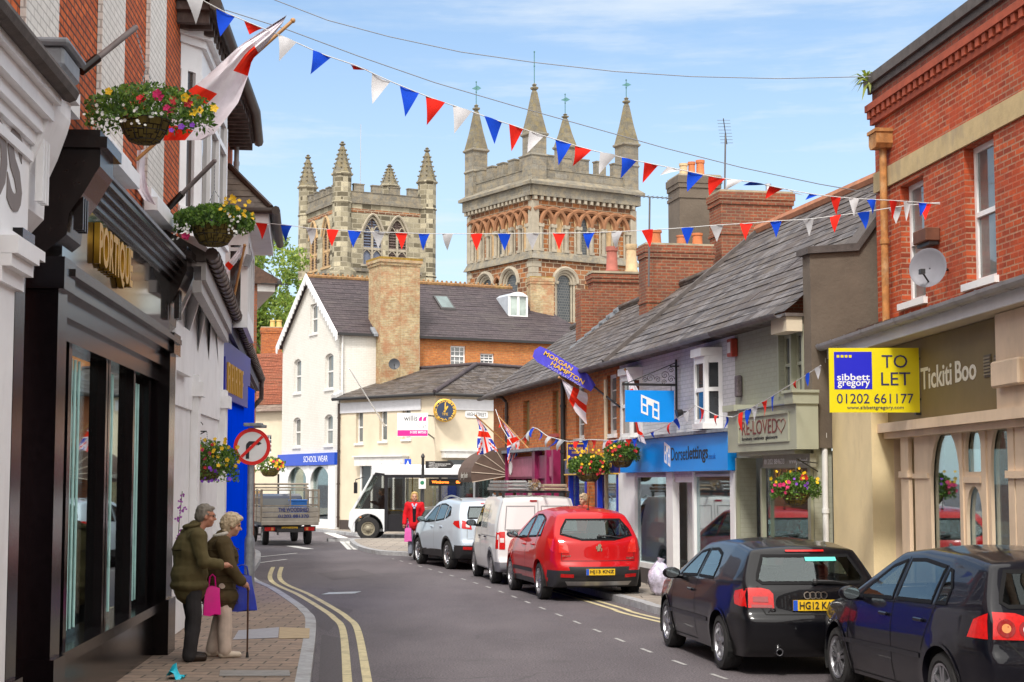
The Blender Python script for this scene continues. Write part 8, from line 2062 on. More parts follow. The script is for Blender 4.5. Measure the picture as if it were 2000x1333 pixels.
text('MORGAN',None,-Lb*.36,Lb*.10,.035,.135,.004,GOLDP,bl,dirs=(X,Y),origin=c0+V((0,-.004,0)),bold=.02);text('HAMPTON',None,-Lb*.20,Lb*.34,-.085,.015,.006,GOLDP,bl,dirs=(X,Y),origin=c0+V((0,-.006,0)),bold=.02)
text('SALES & LETTINGS',None,-Lb*.22,Lb*.32,-.15,-.105,.004,mat('lilac_letters',(.45,.42,.7),.5,var=0),bl,dirs=(X,Y),origin=c0+V((0,-.004,0)))
q=MB();q.tube([c0+X*Lb*.5,wall_pt(1210,795,.02)],.022,8);q.build('pole',BLACKP,bl)
# ================================================================ signs
def board(name,label,F,u0,u1,z0,z1,th,m,cat='sign'):
 t=thing(name,label,cat,F.p((u0+u1)/2,z0,0));q=MB();F.box(q,u0,u1,z0,z1,-th,0);q.build('board',m,t);return t
YELS=mat('letting_yellow',(.80,.66,.0),.4,var=.03);LBLUE=mat('letting_blue',(.01,.012,.55),.4,var=.03);NAVL=mat('navy_letters',(.02,.018,.10),.5,var=0)
pu0=TK.U(1797,3.2,.06);base=TK.p(pu0,0,.06);YF=Frame(base-V((1.13,-.02,0)),(1,-.02));zt_,zb_=YF.hit(1700,680)[1],YF.hit(1700,806)[1];Wy=1.125;H=zt_-zb_
yb=board('letting_board','yellow and blue TO LET board projecting from the olive fascia',YF,0,Wy,zb_,zt_,.03,YELS)
q=MB();YF.box(q,.055*Wy,.475*Wy,zb_+.36*H,zb_+.94*H,.001,.004);q.build('blue_panel',LBLUE,yb)
for k in range(4):
 q=MB();YF.box(q,(.085+.045*k)*Wy,(.115+.045*k)*Wy,zb_+.85*H,zb_+.89*H,.0045,.007);q.build('square_mark',YELS,yb)
text('sibbett',YF,.085*Wy,.45*Wy,zb_+.495*H,zb_+.60*H,.0045,WLET,yb,bold=.012);text('gregory',YF,.09*Wy,.45*Wy,zb_+.375*H,zb_+.485*H,.0045,WLET,yb,bold=.012)
text('TO',YF,.585*Wy,.87*Wy,zb_+.69*H,zb_+.89*H,.001,NAVL,yb);text('LET',YF,.575*Wy,.90*Wy,zb_+.42*H,zb_+.62*H,.001,NAVL,yb)
text('01202 661177',YF,.08*Wy,.93*Wy,zb_+.14*H,zb_+.29*H,.001,NAVL,yb);text('www.sibbettgregory.com',YF,.19*Wy,.82*Wy,zb_+.035*H,zb_+.105*H,.001,NAVL,yb)
q=MB()
for z in(zb_+.15,zt_-.15):YF.box(q,Wy+.002,Wy+.06,z,z+.03,-.03,0)
YF.box(q,Wy-.05,Wy+.03,zb_-.03,zb_-.002,-.1,0);q.build('bracket',BLACKP,yb)
# willis board
cu=CL.hit(835,830)[0];wbp=at(836,830,62.5);WF=Frame((at(776,830,63).x,63),(1,-.06));Ww=(at(836,830,63)-at(776,830,63)).length;z1_,z0_=WF.hit(800,807)[1],WF.hit(800,853)[1];Hh=z1_-z0_
wl_=board('letting_board','white and pink TO LET board on the cream corner building',WF,0,Ww,z0_,z1_,.04,WHITE)
PNK=mat('willis_pink',(.62,.015,.22),.4,var=.03);q=MB();WF.box(q,.01,Ww-.01,z0_+.02,z0_+.27*Hh,.001,.006);q.build('pink_band',PNK,wl_)
text('willis',WF,.21*Ww,.66*Ww,z0_+.66*Hh,z0_+.90*Hh,.001,mat('dark_grey_letters',(.06,.06,.07),.5,var=0),wl_,bold=.01);text('TO LET',WF,.62*Ww,.95*Ww,z0_+.36*Hh,z0_+.47*Hh,.001,BLET,wl_);text('01202 887555',WF,.42*Ww,.95*Ww,z0_+.13*Hh,z0_+.23*Hh,.0065,WLET,wl_,bold=.01)
q=MB();
for k in range(2):WF.poly(q,[((.69+.14*k)*Ww,z0_+.66*Hh),((.80+.14*k)*Ww,z0_+.66*Hh),((.82+.14*k)*Ww,z0_+.86*Hh),((.72+.14*k)*Ww,z0_+.80*Hh)],.001,.005)
q.build('logo',PNK,wl_)
q=MB();q.tube([at(836,812,63),V((at(836,812,63).x+.1,66.0,z1_))],.03,6);q.tube([at(836,848,63),V((at(836,848,63).x+.1,66.0,z0_))],.03,6);q.build('bracket',BLACKP,wl_)
fp_=thing('flagpole','bare white flagpole slanting from the cream corner building','flagpole',CL.p(*CL.hit(752,832),.05));q=MB();a=CL.p(*CL.hit(752,832),.02);q.tube([a,a.lerp(at(682,720,63.4),.08),at(682,720,63.4)],[.05,.03,.018],8);q.build('pole',WHITE,fp_)
# azure hanging sign with scrolled bracket
su=RW.U(1327,3.3);SB=RW.p(su,0,.02);HS=Frame(SB+RW.n*1.05,-RW.n);hz1,hz0=HS.hit(1275,763)[1],HS.hit(1275,825)[1]
hs=board('hanging_sign','azure hanging sign with white house logo under a black scrolled bracket',HS,.03,.97,hz0,hz1,.03,BLUE)
house_logo(HS,.33,.68,hz0+.16*(hz1-hz0)+.08,hz0+.70*(hz1-hz0)+.10,.001,WLET,hs,.42)
q=MB();bz=HS.hit(1275,754)[1];HS.box(q,-.02,1.03,bz,bz+.045,-.04,.0);HS.box(q,1.0,1.04,bz-.45,bz+.5,-.035,-.005);q.tube([HS.p(.08,bz+.05,-.02),HS.p(1.02,bz+.44,-.02)],.01,6);HS.box(q,.9,1.12,bz+.36,bz+.385,-.03,-.01)
def scroll(cx,cz,r,d=1):
 q.tube([HS.p(cx+d*r*(1-i/26)*math.cos(i*.42),cz+r*(1-i/26)*math.sin(i*.42),-.02)for i in range(25)],.006,5)
for cx,cz,r,d in((.52,bz+.14,.08,1),(.66,bz+.12,.06,-1),(.80,bz+.2,.08,1),(.92,bz+.30,.06,-1),(.92,bz+.13,.07,1),(.42,bz+.11,.05,-1),(.78,bz+.07,.05,1)):scroll(cx,cz,r,d)
for u in(.08,.92):q.tube([HS.p(u,bz,-.02),HS.p(u,hz1,-.015)],.007,5)
q.build('bracket',BLACKP,hs)
# estate agent's hanging sign
mu=RW.U(1150,2.6);MS=Frame(RW.p(mu,0,.05)+RW.n*.62,-RW.n);mz1,mz0=MS.hit(1127,866)[1],MS.hit(1127,906)[1];MW=MS.hit(1148,880)[0]-MS.hit(1107,880)[0];m0=MS.hit(1107,880)[0]
ms=board('hanging_sign','navy and gold estate agent hanging sign above the flower basket',MS,m0,m0+MW,mz0,mz1,.03,mat('navy_sign_bright',(.02,.022,.24),.4,var=.03))
q=MB()
for b in((m0,m0+MW,mz1-.025,mz1),(m0,m0+MW,mz0,mz0+.025),(m0,m0+.022,mz0+.026,mz1-.026),(m0+MW-.022,m0+MW,mz0+.026,mz1-.026)):MS.box(q,*b,.001,.008)
q.build('gold_border',GOLDP,ms);hM=mz1-mz0
text('MORGAN',MS,m0+.05,m0+MW*.75,mz0+.68*hM,mz0+.82*hM,.001,GOLDP,ms,bold=.02);text('HAMPTON',MS,m0+.12,m0+MW*.94,mz0+.48*hM,mz0+.62*hM,.001,GOLDP,ms,bold=.02);text('SALES & LETTINGS',MS,m0+.1,m0+MW*.9,mz0+.26*hM,mz0+.34*hM,.001,GOLDP,ms)
q=MB();q.tube([MS.p(m0-.03,mz1+.07,-.01),MS.p(m0+MW+.1,mz1+.07,-.01)],.012,6)
for u in(m0+.06,m0+MW-.06):q.tube([MS.p(u,mz1,-.01),MS.p(u,mz1+.07,-.01)],.007,5)
q.build('bracket',BLACKP,ms)
# no right turn sign
pg=gnd(486,1178,.12);NT=thing('road_sign','round red and white no right turn sign on a grey post with a lamp','road sign',pg)
NF=Frame((pg.x-.5,pg.y-.08),(1,0));nc=NF.hit(493,873);GALV=mat('galvanised_steel',(.30,.32,.34),.5,metal=.5,var=.3,vscale=9)
q=MB();q.lathe([(.088,0),(.088,1.0),(.082,1.05),(.055,1.12),(.055,nc[1]+.32-.12)],pg,seg=16);q.build('post',GALV,NT,smooth=40)
cn=NF.p(nc[0],nc[1],.02);q=MB();q.lathe([(.305,0),(.305,.02),(0,.02)],cn-V((0,0,0)),NF.n,seg=40);q.build('sign_back',WHITE,NT)
q=MB();q.lathe([(.245,.021),(.305,.021),(.305,.025),(.245,.025),(.245,.021)],cn,NF.n,seg=40,cap=False);NF.poly(q,[(nc[0]-.19,nc[1]-.15),(nc[0]-.155,nc[1]-.185),(nc[0]+.19,nc[1]+.15),(nc[0]+.155,nc[1]+.185)],.050,.054);q.build('red_ring',mat('sign_red',(.75,.015,.01),.4,var=0),NT)
q=MB();x,z=nc;NF.poly(q,[(x-.10,z-.20),(x-.045,z-.20),(x-.045,z+.0),(x-.02,z+.03),(x+.10,z+.03),(x+.10,z+.02),(x+.16,z+.055),(x+.10,z+.09),(x-.05,z+.09),(x-.09,z+.05),(x-.10,z+.02)],.042,.046);q.build('arrow',BLET,NT)
q=MB();NF.box(q,x-.13,x+.17,z+.335,z+.39,-.06,.16);NF.box(q,x+.03,x+.23,z+.31,z+.36,-.05,.12);q.build('lamp',GALV,NT,bevel=.01)
# finger post
fg=gnd(826,1062,.12);fg=V((at(826,900,57).x,57,.12));FPt=thing('finger_post','black finger post with a pointed black direction sign in front of the bus','signpost',fg);FF=Frame((fg.x,56.9),(1,-.03));z_t=FF.hit(826,890)[1]
q=MB();q.lathe([(.09,0),(.09,.5),(.06,.55),(.05,z_t-.2),(.075,z_t-.18),(.06,z_t-.12),(.02,z_t-.05)],fg,seg=12);q.build('post',BLACKP,FPt,smooth=40)
a0_,a1_=FF.hit(831,908),FF.hit(887,908);za,zb2=FF.hit(850,915)[1],FF.hit(850,901)[1];q=MB();FF.poly(q,[(a0_[0],za),(a1_[0]-.1,za),(a1_[0],(za+zb2)/2),(a1_[0]-.1,zb2),(a0_[0],zb2)],.0,.04);fa_=q.build('finger',BLACKP,FPt)
for k,s in enumerate(('TOILETS','TOURIST INFORMATION CENTRE',"PRIEST'S HOUSE MUSEUM",'THE MINSTER')):text(s,FF,a0_[0]+.12,a0_[0]+.12+.036*len(s)*.8,zb2-.07-k*.055,zb2-.03-k*.055,.041,WLET,fa_)
b0_,b1_=FF.hit(818,955),FF.hit(832,935);q=MB();FF.box(q,b0_[0],b1_[0],b0_[1],b1_[1],.06,.075);bp=q.build('bus_stop_plate',WHITE,FPt);q=MB();q.lathe([(.07,0),(.07,.004)],FF.p((b0_[0]+b1_[0])/2,(b0_[1]+b1_[1])/2+.03,.076),FF.n,seg=16);q.build('green_disc',mat('sign_green',(.02,.2,.1),.5,var=0),bp)
sg_=thing('road_sign','small blue square sign above the bus roof','road sign',at(796,930,63));SF=Frame((at(789,903,63.2).x,63.2),(1,0));s0,s1=SF.hit(790,910),SF.hit(803,897);q=MB();SF.box(q,s0[0],s1[0],s0[1]-.3,s1[1],-.02,0);q.build('plate',NAVY if 0 else SW_BLUE,sg_);q=MB();SF.poly(q,[(s0[0]+.05,s0[1]),(s1[0]-.05,s0[1]),((s0[0]+s1[0])/2,s1[1]-.05)],.001,.005);q.build('arrow',WLET,sg_);q=MB();q.tube([SF.p((s0[0]+s1[0])/2,.12,-.06),SF.p((s0[0]+s1[0])/2,s1[1],-.06)],.03,6);q.build('post',GALV,sg_)
rs=thing('road_sign','round red no entry sign half hidden behind the brown canopy','road sign',at(925,905,59));q=MB();q.lathe([(.38,0),(.38,.02),(0,.02)],at(926,912,59.2),(0,-1,0),28);q.build('disc',mat('sign_red',(.75,.015,.01),.4,var=0),rs);q=MB();p_=at(926,912,59.17);q.box(p_,(.5,.01,.12));q.build('bar',WLET,rs);q=MB();q.tube([V((p_.x,59.27,.12)),V((p_.x,59.27,p_.z+.45))],.04,6);q.build('post',GALV,rs)
# ================================================================ canopy, dishes, aerials, small fixtures
aw=thing('shop_canopy','brown folding fan canopy with cream ribs at the end of the brick house','canopy',RW.p(2,2.2,0));AWM=cloth('brown_awning',(.13,.088,.07),.7)
ua,ub_=RW.U(999,2.3,0)+.05,RW.U(999,2.3,0)-2.2;hzc=RW.hit(998,926,0)[1]
def awp(u,a):return RW.p(u,hzc-.04+.80*math.sin(a),1.16*math.cos(a)+.003)
n=10;q=MB();q.grid([[awp(u,R(-14+100*i/n))for i in range(n+1)]for u in(ub_,ua)])
q.grid([[RW.p(ua,hzc,.01)]*2+[RW.p(ua,hzc,.01)]*0,]if 0 else[[awp(ua,R(-14+100*i/n))for i in range(n+1)],[RW.p(ua,hzc,.01)]*(n+1)])if 0 else None
for i in range(n):q.face([awp(ua,R(-14+100*i/n)),awp(ua,R(-14+100*(i+1)/n)),RW.p(ua,hzc-.04,.005)]);q.face([awp(ub_,R(-14+100*i/n)),awp(ub_,R(-14+100*(i+1)/n)),RW.p(ub_,hzc-.04,.005)])
q.build('canvas',AWM,aw,recalc=False)
q=MB()
for i in range(0,n+1,2):q.tube([RW.p(ua+.01,hzc-.04,.01),awp(ua+.01,R(-14+100*i/n))],.012,5)
q.build('ribs',mat('cream_ribs',(.6,.5,.4),.6),aw)
text('Just Jools',RW,ua-1.7,ua-.5,hzc-.16,hzc+.04,1.175,mat('cream_script',(.6,.58,.52),.5,var=0),aw,shear=.3)
def dish(name,label,c,d,up,r,m,wallp):
 t=thing(name,label,'satellite dish',wallp);q=MB();q.lathe([(0.01,0),(r*.5,r*.06),(r*.85,r*.17),(r,r*.25),(r*1.02,r*.25),(r*.85,r*.15),(r*.5,r*.04),(.01,-.02)],c,d,28,cap=False);q.build('reflector',m,t,smooth=60)
 q=MB();f=V(c)+V(d)*r*.95+V((0,0,-r*.35));q.tube([V(c)+V((0,0,-r*.8)),f],.012,6);q.box(f,(.06,.1,.06));q.tube([V(c)-V(d)*.02,wallp],.02,6);q.build('arm',PLAST,t);return t
dc=at(1816,525,20.3);dw=BWF.p(*BWF.hit(1852,527,0),.01);dish('satellite_dish','grey satellite dish fixed to the red brick wall below the brown box',dc,(-.62,-.78,.1),0,.245,mat('dish_grey',(.20,.20,.23),.5,var=.1),dw)
dc=at(770,712,70.0);dish('satellite_dish','dark satellite dish on the side wall of the white gabled house',dc,(.1,-1,.15),0,.24,mat('dish_dark',(.045,.05,.06),.5),V((dc.x+.1,dc.y+.6,dc.z-.1)))
bxx=thing('wall_box','rusty brown timber box on the red brick wall above the satellite dish','box',BWF.p(*BWF.hit(1808,478),0));a,b=BWF.hit(1797,480,.1),BWF.hit(1822,444,.1);q=MB();BWF.box(q,a[0],b[0],a[1],b[1],.003,.2);q.build('housing',mat('brown_box',(.14,.05,.025),.7,var=.4),bxx,bevel=.01);q=MB();BWF.box(q,a[0]+.02,b[0]-.02,a[1]-.05,a[1]-.002,.02,.15);q.build('base',BLACKP,bxx)
for label,x,y,d_,y0,y1 in(('red alarm box under the eaves between the white and green shops',1426,0,.12,697,662),('red alarm box under the eaves at the left end of the white shop',1220,0,.12,752,722)):
 u,z0=RW.hit(x,y0,.1);z1=RW.hit(x,y1,.1)[1];t=thing('alarm_box',label,'alarm box',RW.p(u,z0,0));q=MB();RW.box(q,u-.12,u+.12,z0,z1,.003,.12);q.build('housing',mat('alarm_red',(.42,.05,.03),.5,var=.3),t,bevel=.015);q=MB();RW.box(q,u-.08,u+.08,z0+.06,z1-.06,.122,.126);q.build('label',OFFW,t)
u,z0=RW.hit(1437,776,.1);t=thing('wall_lamp','weathered grey bulkhead lamp beside the sage sign box','lamp',RW.p(u,z0,0));q=MB();RW.box(q,u-.07,u+.07,z0,z0+.36,.003,.1);q.build('body',mat('peeling_grey',(.17,.14,.15),.8,var=.5,vscale=25),t,bevel=.02)
u,z0=RW.hit(1330,805,.15);t=thing('floodlight','small black floodlight beside the azure hanging sign','lamp',RW.p(u,z0,0));q=MB();q.lathe([(.05,0),(.07,.1),(.08,.12),(0,.12)],RW.p(u,z0,.12),RW.n+V((0,0,-.3)),12);q.tube([RW.p(u,z0,0),RW.p(u,z0,.14)],.015,6);q.build('body',BLACKP,t)
t=thing('floodlight','grey floodlight beneath the hipped bay roof','lamp',at(480,505,27.5));q=MB();c_=at(484,510,27.4);q.box(c_,(.1,.12,.2),M=Matrix.Rotation(R(15),4,'Y'));q.build('body',GALV,t)
for label,px,y0,y1,Y in(('tall television aerial on a pole above the grey chimney',1415,400,262,40.5),('television aerial on a pole beside the brick chimney of the row',1267,560,385,38)):
 t=thing('aerial',label,'aerial',at(px,y0,Y));q=MB();a,b=at(px,y0,Y),at(px+2,y1,Y);q.tube([a,b],.022,6);d_=V((.9,.35,-.0))if px<1300 else V((-.15,-.5,.55));q.tube([b-d_*.4,b+d_*.6],.012,5)
 s_=d_.cross(V((0,0,1))).normalized()if px<1300 else V((1,0,0))
 for k in range(8):q.tube([b+d_*(-.35+k*.125)-s_*.16,b+d_*(-.35+k*.125)+s_*.16],.006,4)
 q.build('mast',mat('aerial_metal',(.12,.11,.11),.5,metal=.4),t)
 # ================================================================ bags and litter on the pavement
RUBB=mat('clear_bag',(.62,.58,.72),.15,var=.55,vscale=14,coat=.6,bmp=.9,bscale=9)
def sack(label,px,py,w,h,m,seed):
 g_=gnd(px,py,.12);t=thing('rubbish_bag',label,'rubbish bag',g_);q=MB();q.ball(V((g_.x,g_.y,.12+h*.46)),1,22,(w/2,w/2,h*.5));me=None
 for v in q.bm.verts:
  n_=noise.noise(v.co*6+V((seed,0,0)));v.co+=(v.co-V((g_.x,g_.y,.12+h*.46))).normalized()*n_*.06
  if v.co.z<.125:v.co.z=.125
 q.build('sack',m,t,smooth=80);q=MB();q.tube([V((g_.x,g_.y,.12+h*.9)),V((g_.x+.03,g_.y,.12+h*1.08))],[.03,.07],8);q.build('knot',m,t);return t
sack('clear plastic sack of shredded paper on the pavement behind the red crossover',1289,1163,.46,.60,RUBB,1);sack('smaller turquoise and white sack beside the clear paper sack',1318,1160,.34,.42,mat('teal_bag',(.35,.55,.58),.3,var=.6,vscale=12,bmp=.6),4)
cy=gnd(343,1326,.12);t=thing('plastic_bag','crumpled cyan plastic sheet on the pavement by the black pilaster','plastic',cy);q=MB();rr=random.Random(4)
q.grid([[V((cy.x-.09+.024*i+.02*rr.random(),cy.y-.1+.04*j,.14+.06*math.sin(i*.9)*math.cos(j*.8)**2+.02*rr.random()+.12*max(0,1-abs(i-3)/3)*max(0,1-abs(j-3)/2.5)))for i in range(8)]for j in range(7)]);q.build('sheet',mat('cyan_plastic',(.02,.55,.72),.35,var=.15),t,smooth=70,recalc=False)
# cover plates let into the road and pavement
for nm,px0,py0,px1,py1,z,m in(('drain_cover',628,1158,698,1163,.006,mat('steel_plate',(.42,.45,.48),.35,metal=.6,var=.25)),):
 a,b=gnd(px0,py1),gnd(px1,py0);t=thing(nm,'long pale steel cover plate set in the road by the double yellow lines','drain cover',((a.x+b.x)/2,a.y,0));q=MB();c0=gnd(628,1162);c1=gnd(692,1160);q.hexa([c0,c1,c1+V((.08,.55,0)),c0+V((.08,.55,0)),c0+V((0,0,.008)),c1+V((0,0,.008)),c1+V((.08,.55,.008)),c0+V((.08,.55,.008))]);q.build('plate',m,t)
for lbl,pts,m in(('pale grey access cover set in the left pavement by the kerb',[(466,1232),(545,1226),(543,1246),(455,1250)],mat('grey_cover',(.30,.29,.31),.6,var=.15)),('buff tactile square of paving beside the grey cover at the kerb',[(546,1226),(605,1228),(604,1247),(545,1248)],mat('buff_tactile',(.40,.30,.18),.8,var=.2)),('narrow grey metal cover let into the near left pavement',[(430,1310),(565,1310),(567,1321),(428,1321)],mat('worn_cover',(.25,.23,.21),.6,var=.3))):
 P=[gnd(x,y,.124)for x,y in pts];t=thing('access_cover',lbl,'cover',P[0]);q=MB();q.prism(P,V((0,0,.004)));q.build('plate',m,t)
 # ================================================================ hanging baskets
MOSS=brick_mat('mossy_liner',(.20,.155,.04),(.15,.115,.03),(.03,.02,.01),.09,.08,.006,bmp=.8,stain=.5)
BL_=[leafmat('basket_leaf',(.075,.16,.02)),leafmat('basket_leaf_light',(.14,.24,.04)),leafmat('basket_leaf_dark',(.04,.09,.018))]
FC={'y':mat('yellow_petal',(.80,.50,.01),.6,var=.2),'p':mat('magenta_petal',(.55,.01,.12),.6,var=.3),'w':mat('white_petal',(.75,.75,.72),.6,var=0),'v':mat('violet_petal',(.22,.04,.5),.6,var=.2),'r':mat('red_petal',(.5,.01,.02),.6,var=.3)}
def flower(q,c,r,n=5,nrm=None):
 nrm=(nrm or V((random.uniform(-.6,.6),-1,random.uniform(-.2,.7)))).normalized();a=nrm.orthogonal().normalized();b=nrm.cross(a)
 for k in range(n):
  t0=2*math.pi*k/n;d=a*math.cos(t0)+b*math.sin(t0);e=a*math.cos(t0+1.57)+b*math.sin(t0+1.57)
  q.face([c,c+d*r*.6+e*r*.42+nrm*r*.15,c+d*r+nrm*r*.05,c+d*r*.6-e*r*.42+nrm*r*.15])
def basket(label,c,r,spread,flowers,seed,hang=None,group=None,h=None,leaves=900,skew=0,chains=True):
 """c: middle of the rim; spread: (sideways, up, down) reach of the planting"""
 rnd=random.Random(seed);random.seed(seed);c=V(c);t=thing('hanging_basket',label,'hanging basket',c,group=group);h=h or r*.95
 q=MB();prof=[(r*.35,-h),(r*.62,-h*.88),(r*.86,-h*.5),(r,0),(r*.94,0),(r*.3,-h*.2)];q.lathe(prof,c,seg=22);q.build('bowl',MOSS,t,smooth=50)
 q=MB()
 for k in range(10):
  a=2*math.pi*k/10;q.tube([c+V((math.cos(a)*rr*1.02,math.sin(a)*rr*1.02,z))for rr,z in prof[:4]],.004,4)
 for rr,z in prof[1:4]:q.tube([c+V((math.cos(i*.3927)*rr*1.02,math.sin(i*.3927)*rr*1.02,z))for i in range(17)],.004,4)
 q.build('wire_frame',BLACKP,t)
 sx,up,dn=spread
 def fn(g):
  a=g.uniform(0,6.283);rr=math.sqrt(g.random());
  x=math.cos(a)*rr*sx+skew*rr*sx;y=math.sin(a)*rr*sx*.8;edge=rr
  top=up*(1-edge**2*.55);bot=-dn*max(0,edge-.45)*1.6
  z=bot+(top-bot)*(g.random()**.8)if edge>.3 else g.uniform(0,top)
  return c+V((x,y,z)),V((0,0,1))
 q=MB();leaf_cloud(q,fn,int(leaves*1.5),r*.19,rnd,3);q.build('foliage',BL_,t,recalc=False)
 for col,n_,size,(x0,x1,z0,z1)in flowers:
  q=MB()
  for _ in range(n_):
   x=rnd.uniform(x0,x1);z=rnd.uniform(z0,z1);y=-math.sqrt(max(.0,1-min(1,abs(x))**2))*sx*.8-.02;flower(q,c+V((x*sx,y*rnd.uniform(.75,1.05),z)),size*rnd.uniform(.7,1.15))
  q.build('blossoms',FC[col],t,recalc=False)
 if hang is not None and chains:
  q=MB();hang=V(hang)
  for k in range(3):
   a=2*math.pi*k/3+.4;p0=c+V((math.cos(a)*r,math.sin(a)*r,0));top=c+V((0,0,min((hang-c).z*.55,.5)))
   for i in range(10):q.tube([p0.lerp(top,i/10),p0.lerp(top,(i+.7)/10)],.006,4)
  for i in range(8):q.tube([top.lerp(hang,i/8),top.lerp(hang,(i+.7)/8)],.007,4)
  q.build('chain',GALV,t)
 return t
def arm_pole(label,root,tip):
 t=thing('basket_bracket',label,'bracket',root);q=MB();root,tip=V(root),V(tip);q.tube([root.lerp(tip,.28),tip],.028,10);q.ball(tip,.03,8);q.build('arm',mat('grey_pole_arm',(.17,.14,.14),.6,var=.3),t,smooth=50);q=MB();q.tube([root,root.lerp(tip,.3)],.042,10);q.build('sleeve',BROWNB,t,smooth=50)
BG_='hanging flower baskets'
ra=LW.p(*LW.hit(158,140,.1),.1);ta=at(264,55,14.6);arm_pole('grey steel basket arm slanting out from the white fascia corner',ra,ta)
ca=at(283,236,14.55);basket('near flower basket with magenta petunias and yellow daisies over the black console',ca,.225,(.58,.34,.08),[('p',4,.05,(.0,.75,-.02,.16)),('y',6,.045,(.72,1.1,-.08,.16)),('y',1,.05,(-.45,-.35,.16,.2)),('w',34,.018,(-.9,.5,-.14,.08)),('r',4,.045,(.05,.9,.0,.12)),('v',3,.035,(.5,.85,-.2,.1))],3,ta,leaves=2300,skew=.08)
rb2=LW.p(*LW.hit(330,405,.1),.1);tb=at(419,315,19.4);arm_pole('grey steel basket arm slanting out beside the white oriel bay',rb2,tb)
cb2=at(418,440,19.4);basket('flower basket with broad green leaves and fading yellow daisies below the white bay',cb2,.27,(.48,.26,.10),[('y',26,.03,(.3,1.0,.05,.3)),('w',20,.02,(-1,-.5,-.2,.0)),('w',20,.02,(.45,.9,-.18,.08)),('p',2,.055,(-.62,-.5,-.2,-.15)),('v',2,.03,(.0,.2,-.1,0))],5,tb,leaves=2400)
cc_=at(405,910,24);hb=at(404,843,24)
tb_=thing('basket_bracket','black scrolled iron basket bracket on the white boarded shop','bracket',at(372,842,24));q=MB();wp=V((hb.x-.55,hb.y-.1,hb.z));q.tube([wp,hb],.01,6);q.tube([wp+V((0,0,-.3)),hb+V((-.02,0,-.0))],.008,6);q.tube([hb+V((-.12+.06*math.cos(i*.5)*(1-i/20),0,.09+.06*math.sin(i*.5)*(1-i/20)))for i in range(18)],.006,5);q.tube([hb+V((-.28+.07*math.cos(i*.5)*(1-i/20),0,.09+.07*math.sin(i*.5)*(1-i/20)))for i in range(18)],.006,5);q.build('scrollwork',BLACKP,tb_)
basket('flower basket crowded with yellow daisies and violets on the white boarded shop',cc_,.23,(.47,.38,.30),[('y',22,.034,(-.2,1.05,-.02,.42)),('w',30,.022,(-1,-.2,-.3,.12)),('v',15,.032,(-.5,.8,-.26,-.02)),('p',7,.045,(-.7,.3,.02,.25)),('r',5,.04,(-.6,.4,-.05,.3))],7,hb,leaves=2600)
p_=at(527,912,66);basket('distant flower basket with white and yellow blooms before the school outfitters',p_,.42,(.62,.42,.3),[('w',24,.04,(-1,.5,-.1,.2)),('y',14,.07,(.1,1,-.05,.3)),('r',6,.07,(.3,.9,-.1,.25))],9,None,leaves=800)
t=thing('basket_post','slim dark post holding the distant basket','post',(p_.x+.35,66,.12));q=MB();q.tube([V((p_.x+.35,66,.0)),V((p_.x+.35,66,p_.z-.3)),V((p_.x,66,p_.z-.35))],.04,8);q.build('post',BLACKP,t)
p_=wall_pt(1150,915,.55);basket('flower basket full of yellow and red blooms beside the estate agent hanging sign',p_,.3,(.44,.32,.14),[('y',26,.032,(-1.1,.8,.0,.42)),('r',12,.038,(-.5,.7,-.14,.15))],11,p_+V((0,0,.5)),leaves=2200)
p_=wall_pt(1214,890,.55);basket('flower basket of red geraniums at the left end of the azure fascia',p_,.25,(.36,.28,.14),[('r',15,.04,(-.8,.9,-.02,.3)),('y',6,.03,(-.8,-.3,.0,.2))],13,p_+V((0,0,.4)),leaves=1700)
p_=wall_pt(1554,962,.45);hk=wall_pt(1556,900,.45);basket('flower basket with pink and yellow blooms hanging before the sage shop window',p_,.2,(.36,.30,.12),[('y',12,.03,(-1,.9,.12,.36)),('p',9,.035,(-1,-.4,-.02,.16)),('v',5,.03,(-.2,.6,.0,.2)),('r',5,.035,(.0,.4,.18,.3))],15,hk,leaves=2000)
t=thing('basket_bracket','slim black basket bracket above the sage shop window','bracket',hk);q=MB();w_=wall_pt(1597,905,.02);q.tube([w_+V((0,0,-.12)),hk+V((0,0,.03))],.01,6);q.tube([w_,hk],.008,6);q.build('arm',BLACKP,t)
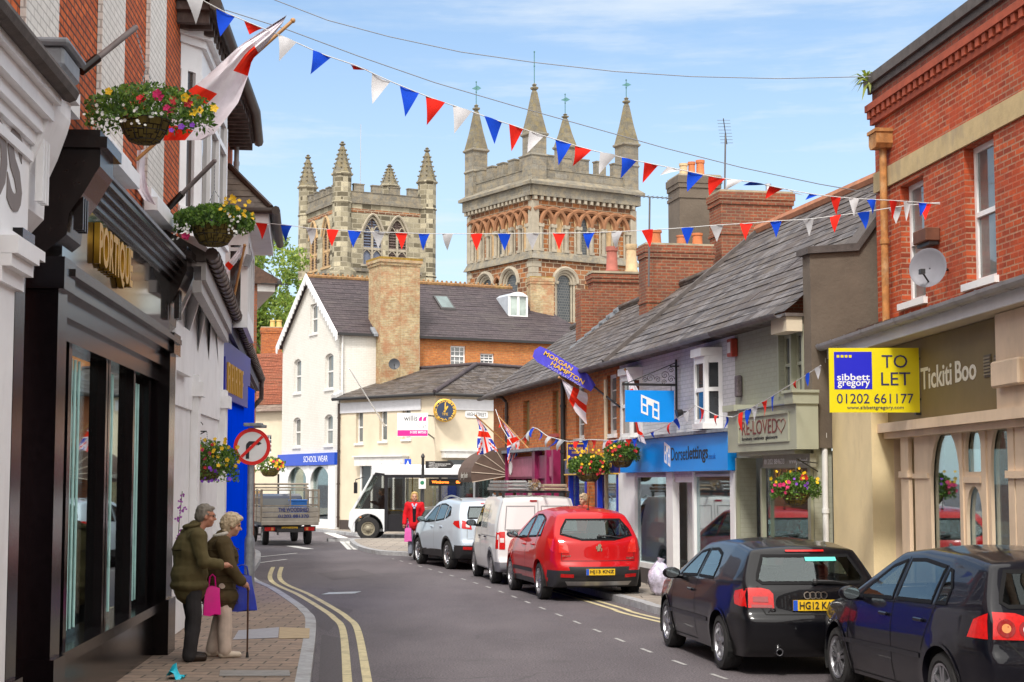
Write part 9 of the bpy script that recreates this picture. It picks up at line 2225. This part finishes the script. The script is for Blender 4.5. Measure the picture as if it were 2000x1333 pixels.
# trailing purple flowers up the white pilaster; ferns on the parapet
t=thing('climbing_plant','purple flowers climbing the white boarded shop behind the older couple','plant',at(352,1090,20.5));q=MB();rr=random.Random(6);random.seed(2);q2=MB()
for x,y in((353,978),(350,990),(356,968),(355,1000),(350,1010),(346,1015),(361,995),(352,1040),(348,1048)):
 for k in range(4):flower(q,at(x+rr.uniform(-4,4),y+rr.uniform(-4,4),20.6),.016)
q2.tube([at(347,1075,20.7),at(350,1020,20.7),at(356,960,20.7)],.006,4);q2.build('stem',BL_[2],t);q.build('blossoms',mat('purple_petal',(.28,.05,.32),.6,var=.2),t,recalc=False)
pf=BWF.p(.1,BWF.hit(1715,158)[1],.1);t=thing('fern','small fern sprouting from the end of the red brick parapet','plant',pf);q=MB();rr=random.Random(8)
for k in range(26):
 a=V((rr.uniform(-1,.6),rr.uniform(-.5,.1),rr.uniform(-.3,.7))).normalized()*rr.uniform(.2,.38);s=a.cross(V((0,0,1))).normalized()*.03
 e=pf+a+V((0,0,-.1));m_=pf+a*.55+V((0,0,.03));q.face([pf,m_-s,e,m_+s])
q.build('fronds',[leafmat('fern_leaf',(.20,.24,.05))],t,recalc=False)
# ================================================================ the street behind the photographer
for label,F,u0,u1,hgt,m in(('plain brick terrace continuing the left pavement behind the photographer',LW,-44,-.4,6.2,'l'),('tall brick terrace continuing the right pavement behind the photographer',TK,TL+.3,52,6.6,'r')):
 t=thing('terrace_house',label,'house',F.p((u0+u1)/2,0,0));q=MB();F.box(q,u0,u1,.1,hgt,-6,-.3);q.build('wall',REDL if m=='l' else brick_mat('pale_stock_brick',(.42,.28,.18),(.33,.2,.13),(.3,.25,.2)),t)
 q=MB();F.poly(q,[(u0,.12),(u1,.12),(u1,3.1),(u0,3.1)],-.298,-.05);q.build('shopfront',WPAINT if m=='l' else CREAM2,t);q=MB();w=MB();s=MB()
 k=u0+1
 while k<u1-2:
  F.box(q,k,k+1.1,4.2,5.7,-.299,-.26);F.box(w,k-.1,k+1.2,4.05,4.18,-.299,-.2);F.box(s,k-.5,k+1.5,.7,2.6,-.049,-.03);k+=2.8
 q.build('windows',GL,t);w.build('sills',OFFW,t);s.build('shop_windows',GL,t);q=MB();slates(q,F.p(u0,hgt,.1),F.p(u1,hgt,.1),F.p(u1,hgt+2.2,-3),F.p(u0,hgt+2.2,-3),.3);q.build('roof',SLATE,t)
t=thing('terrace_house','brick house closing the far end of the street behind the photographer','house',(0,-44,0));q=MB();q.box((2,-47,5),(40,5,10));q.build('wall',REDL,t);q=MB()
for k in range(9):q.box((-14+k*4,-44.48,5.2),(1.3,.04,1.9));q.box((-14+k*4,-44.48,2),(2.2,.04,2.4))
q.build('windows',GL,t)
bpy.context.view_layer.update()
bpy.data.scenes.remove(BENCH)
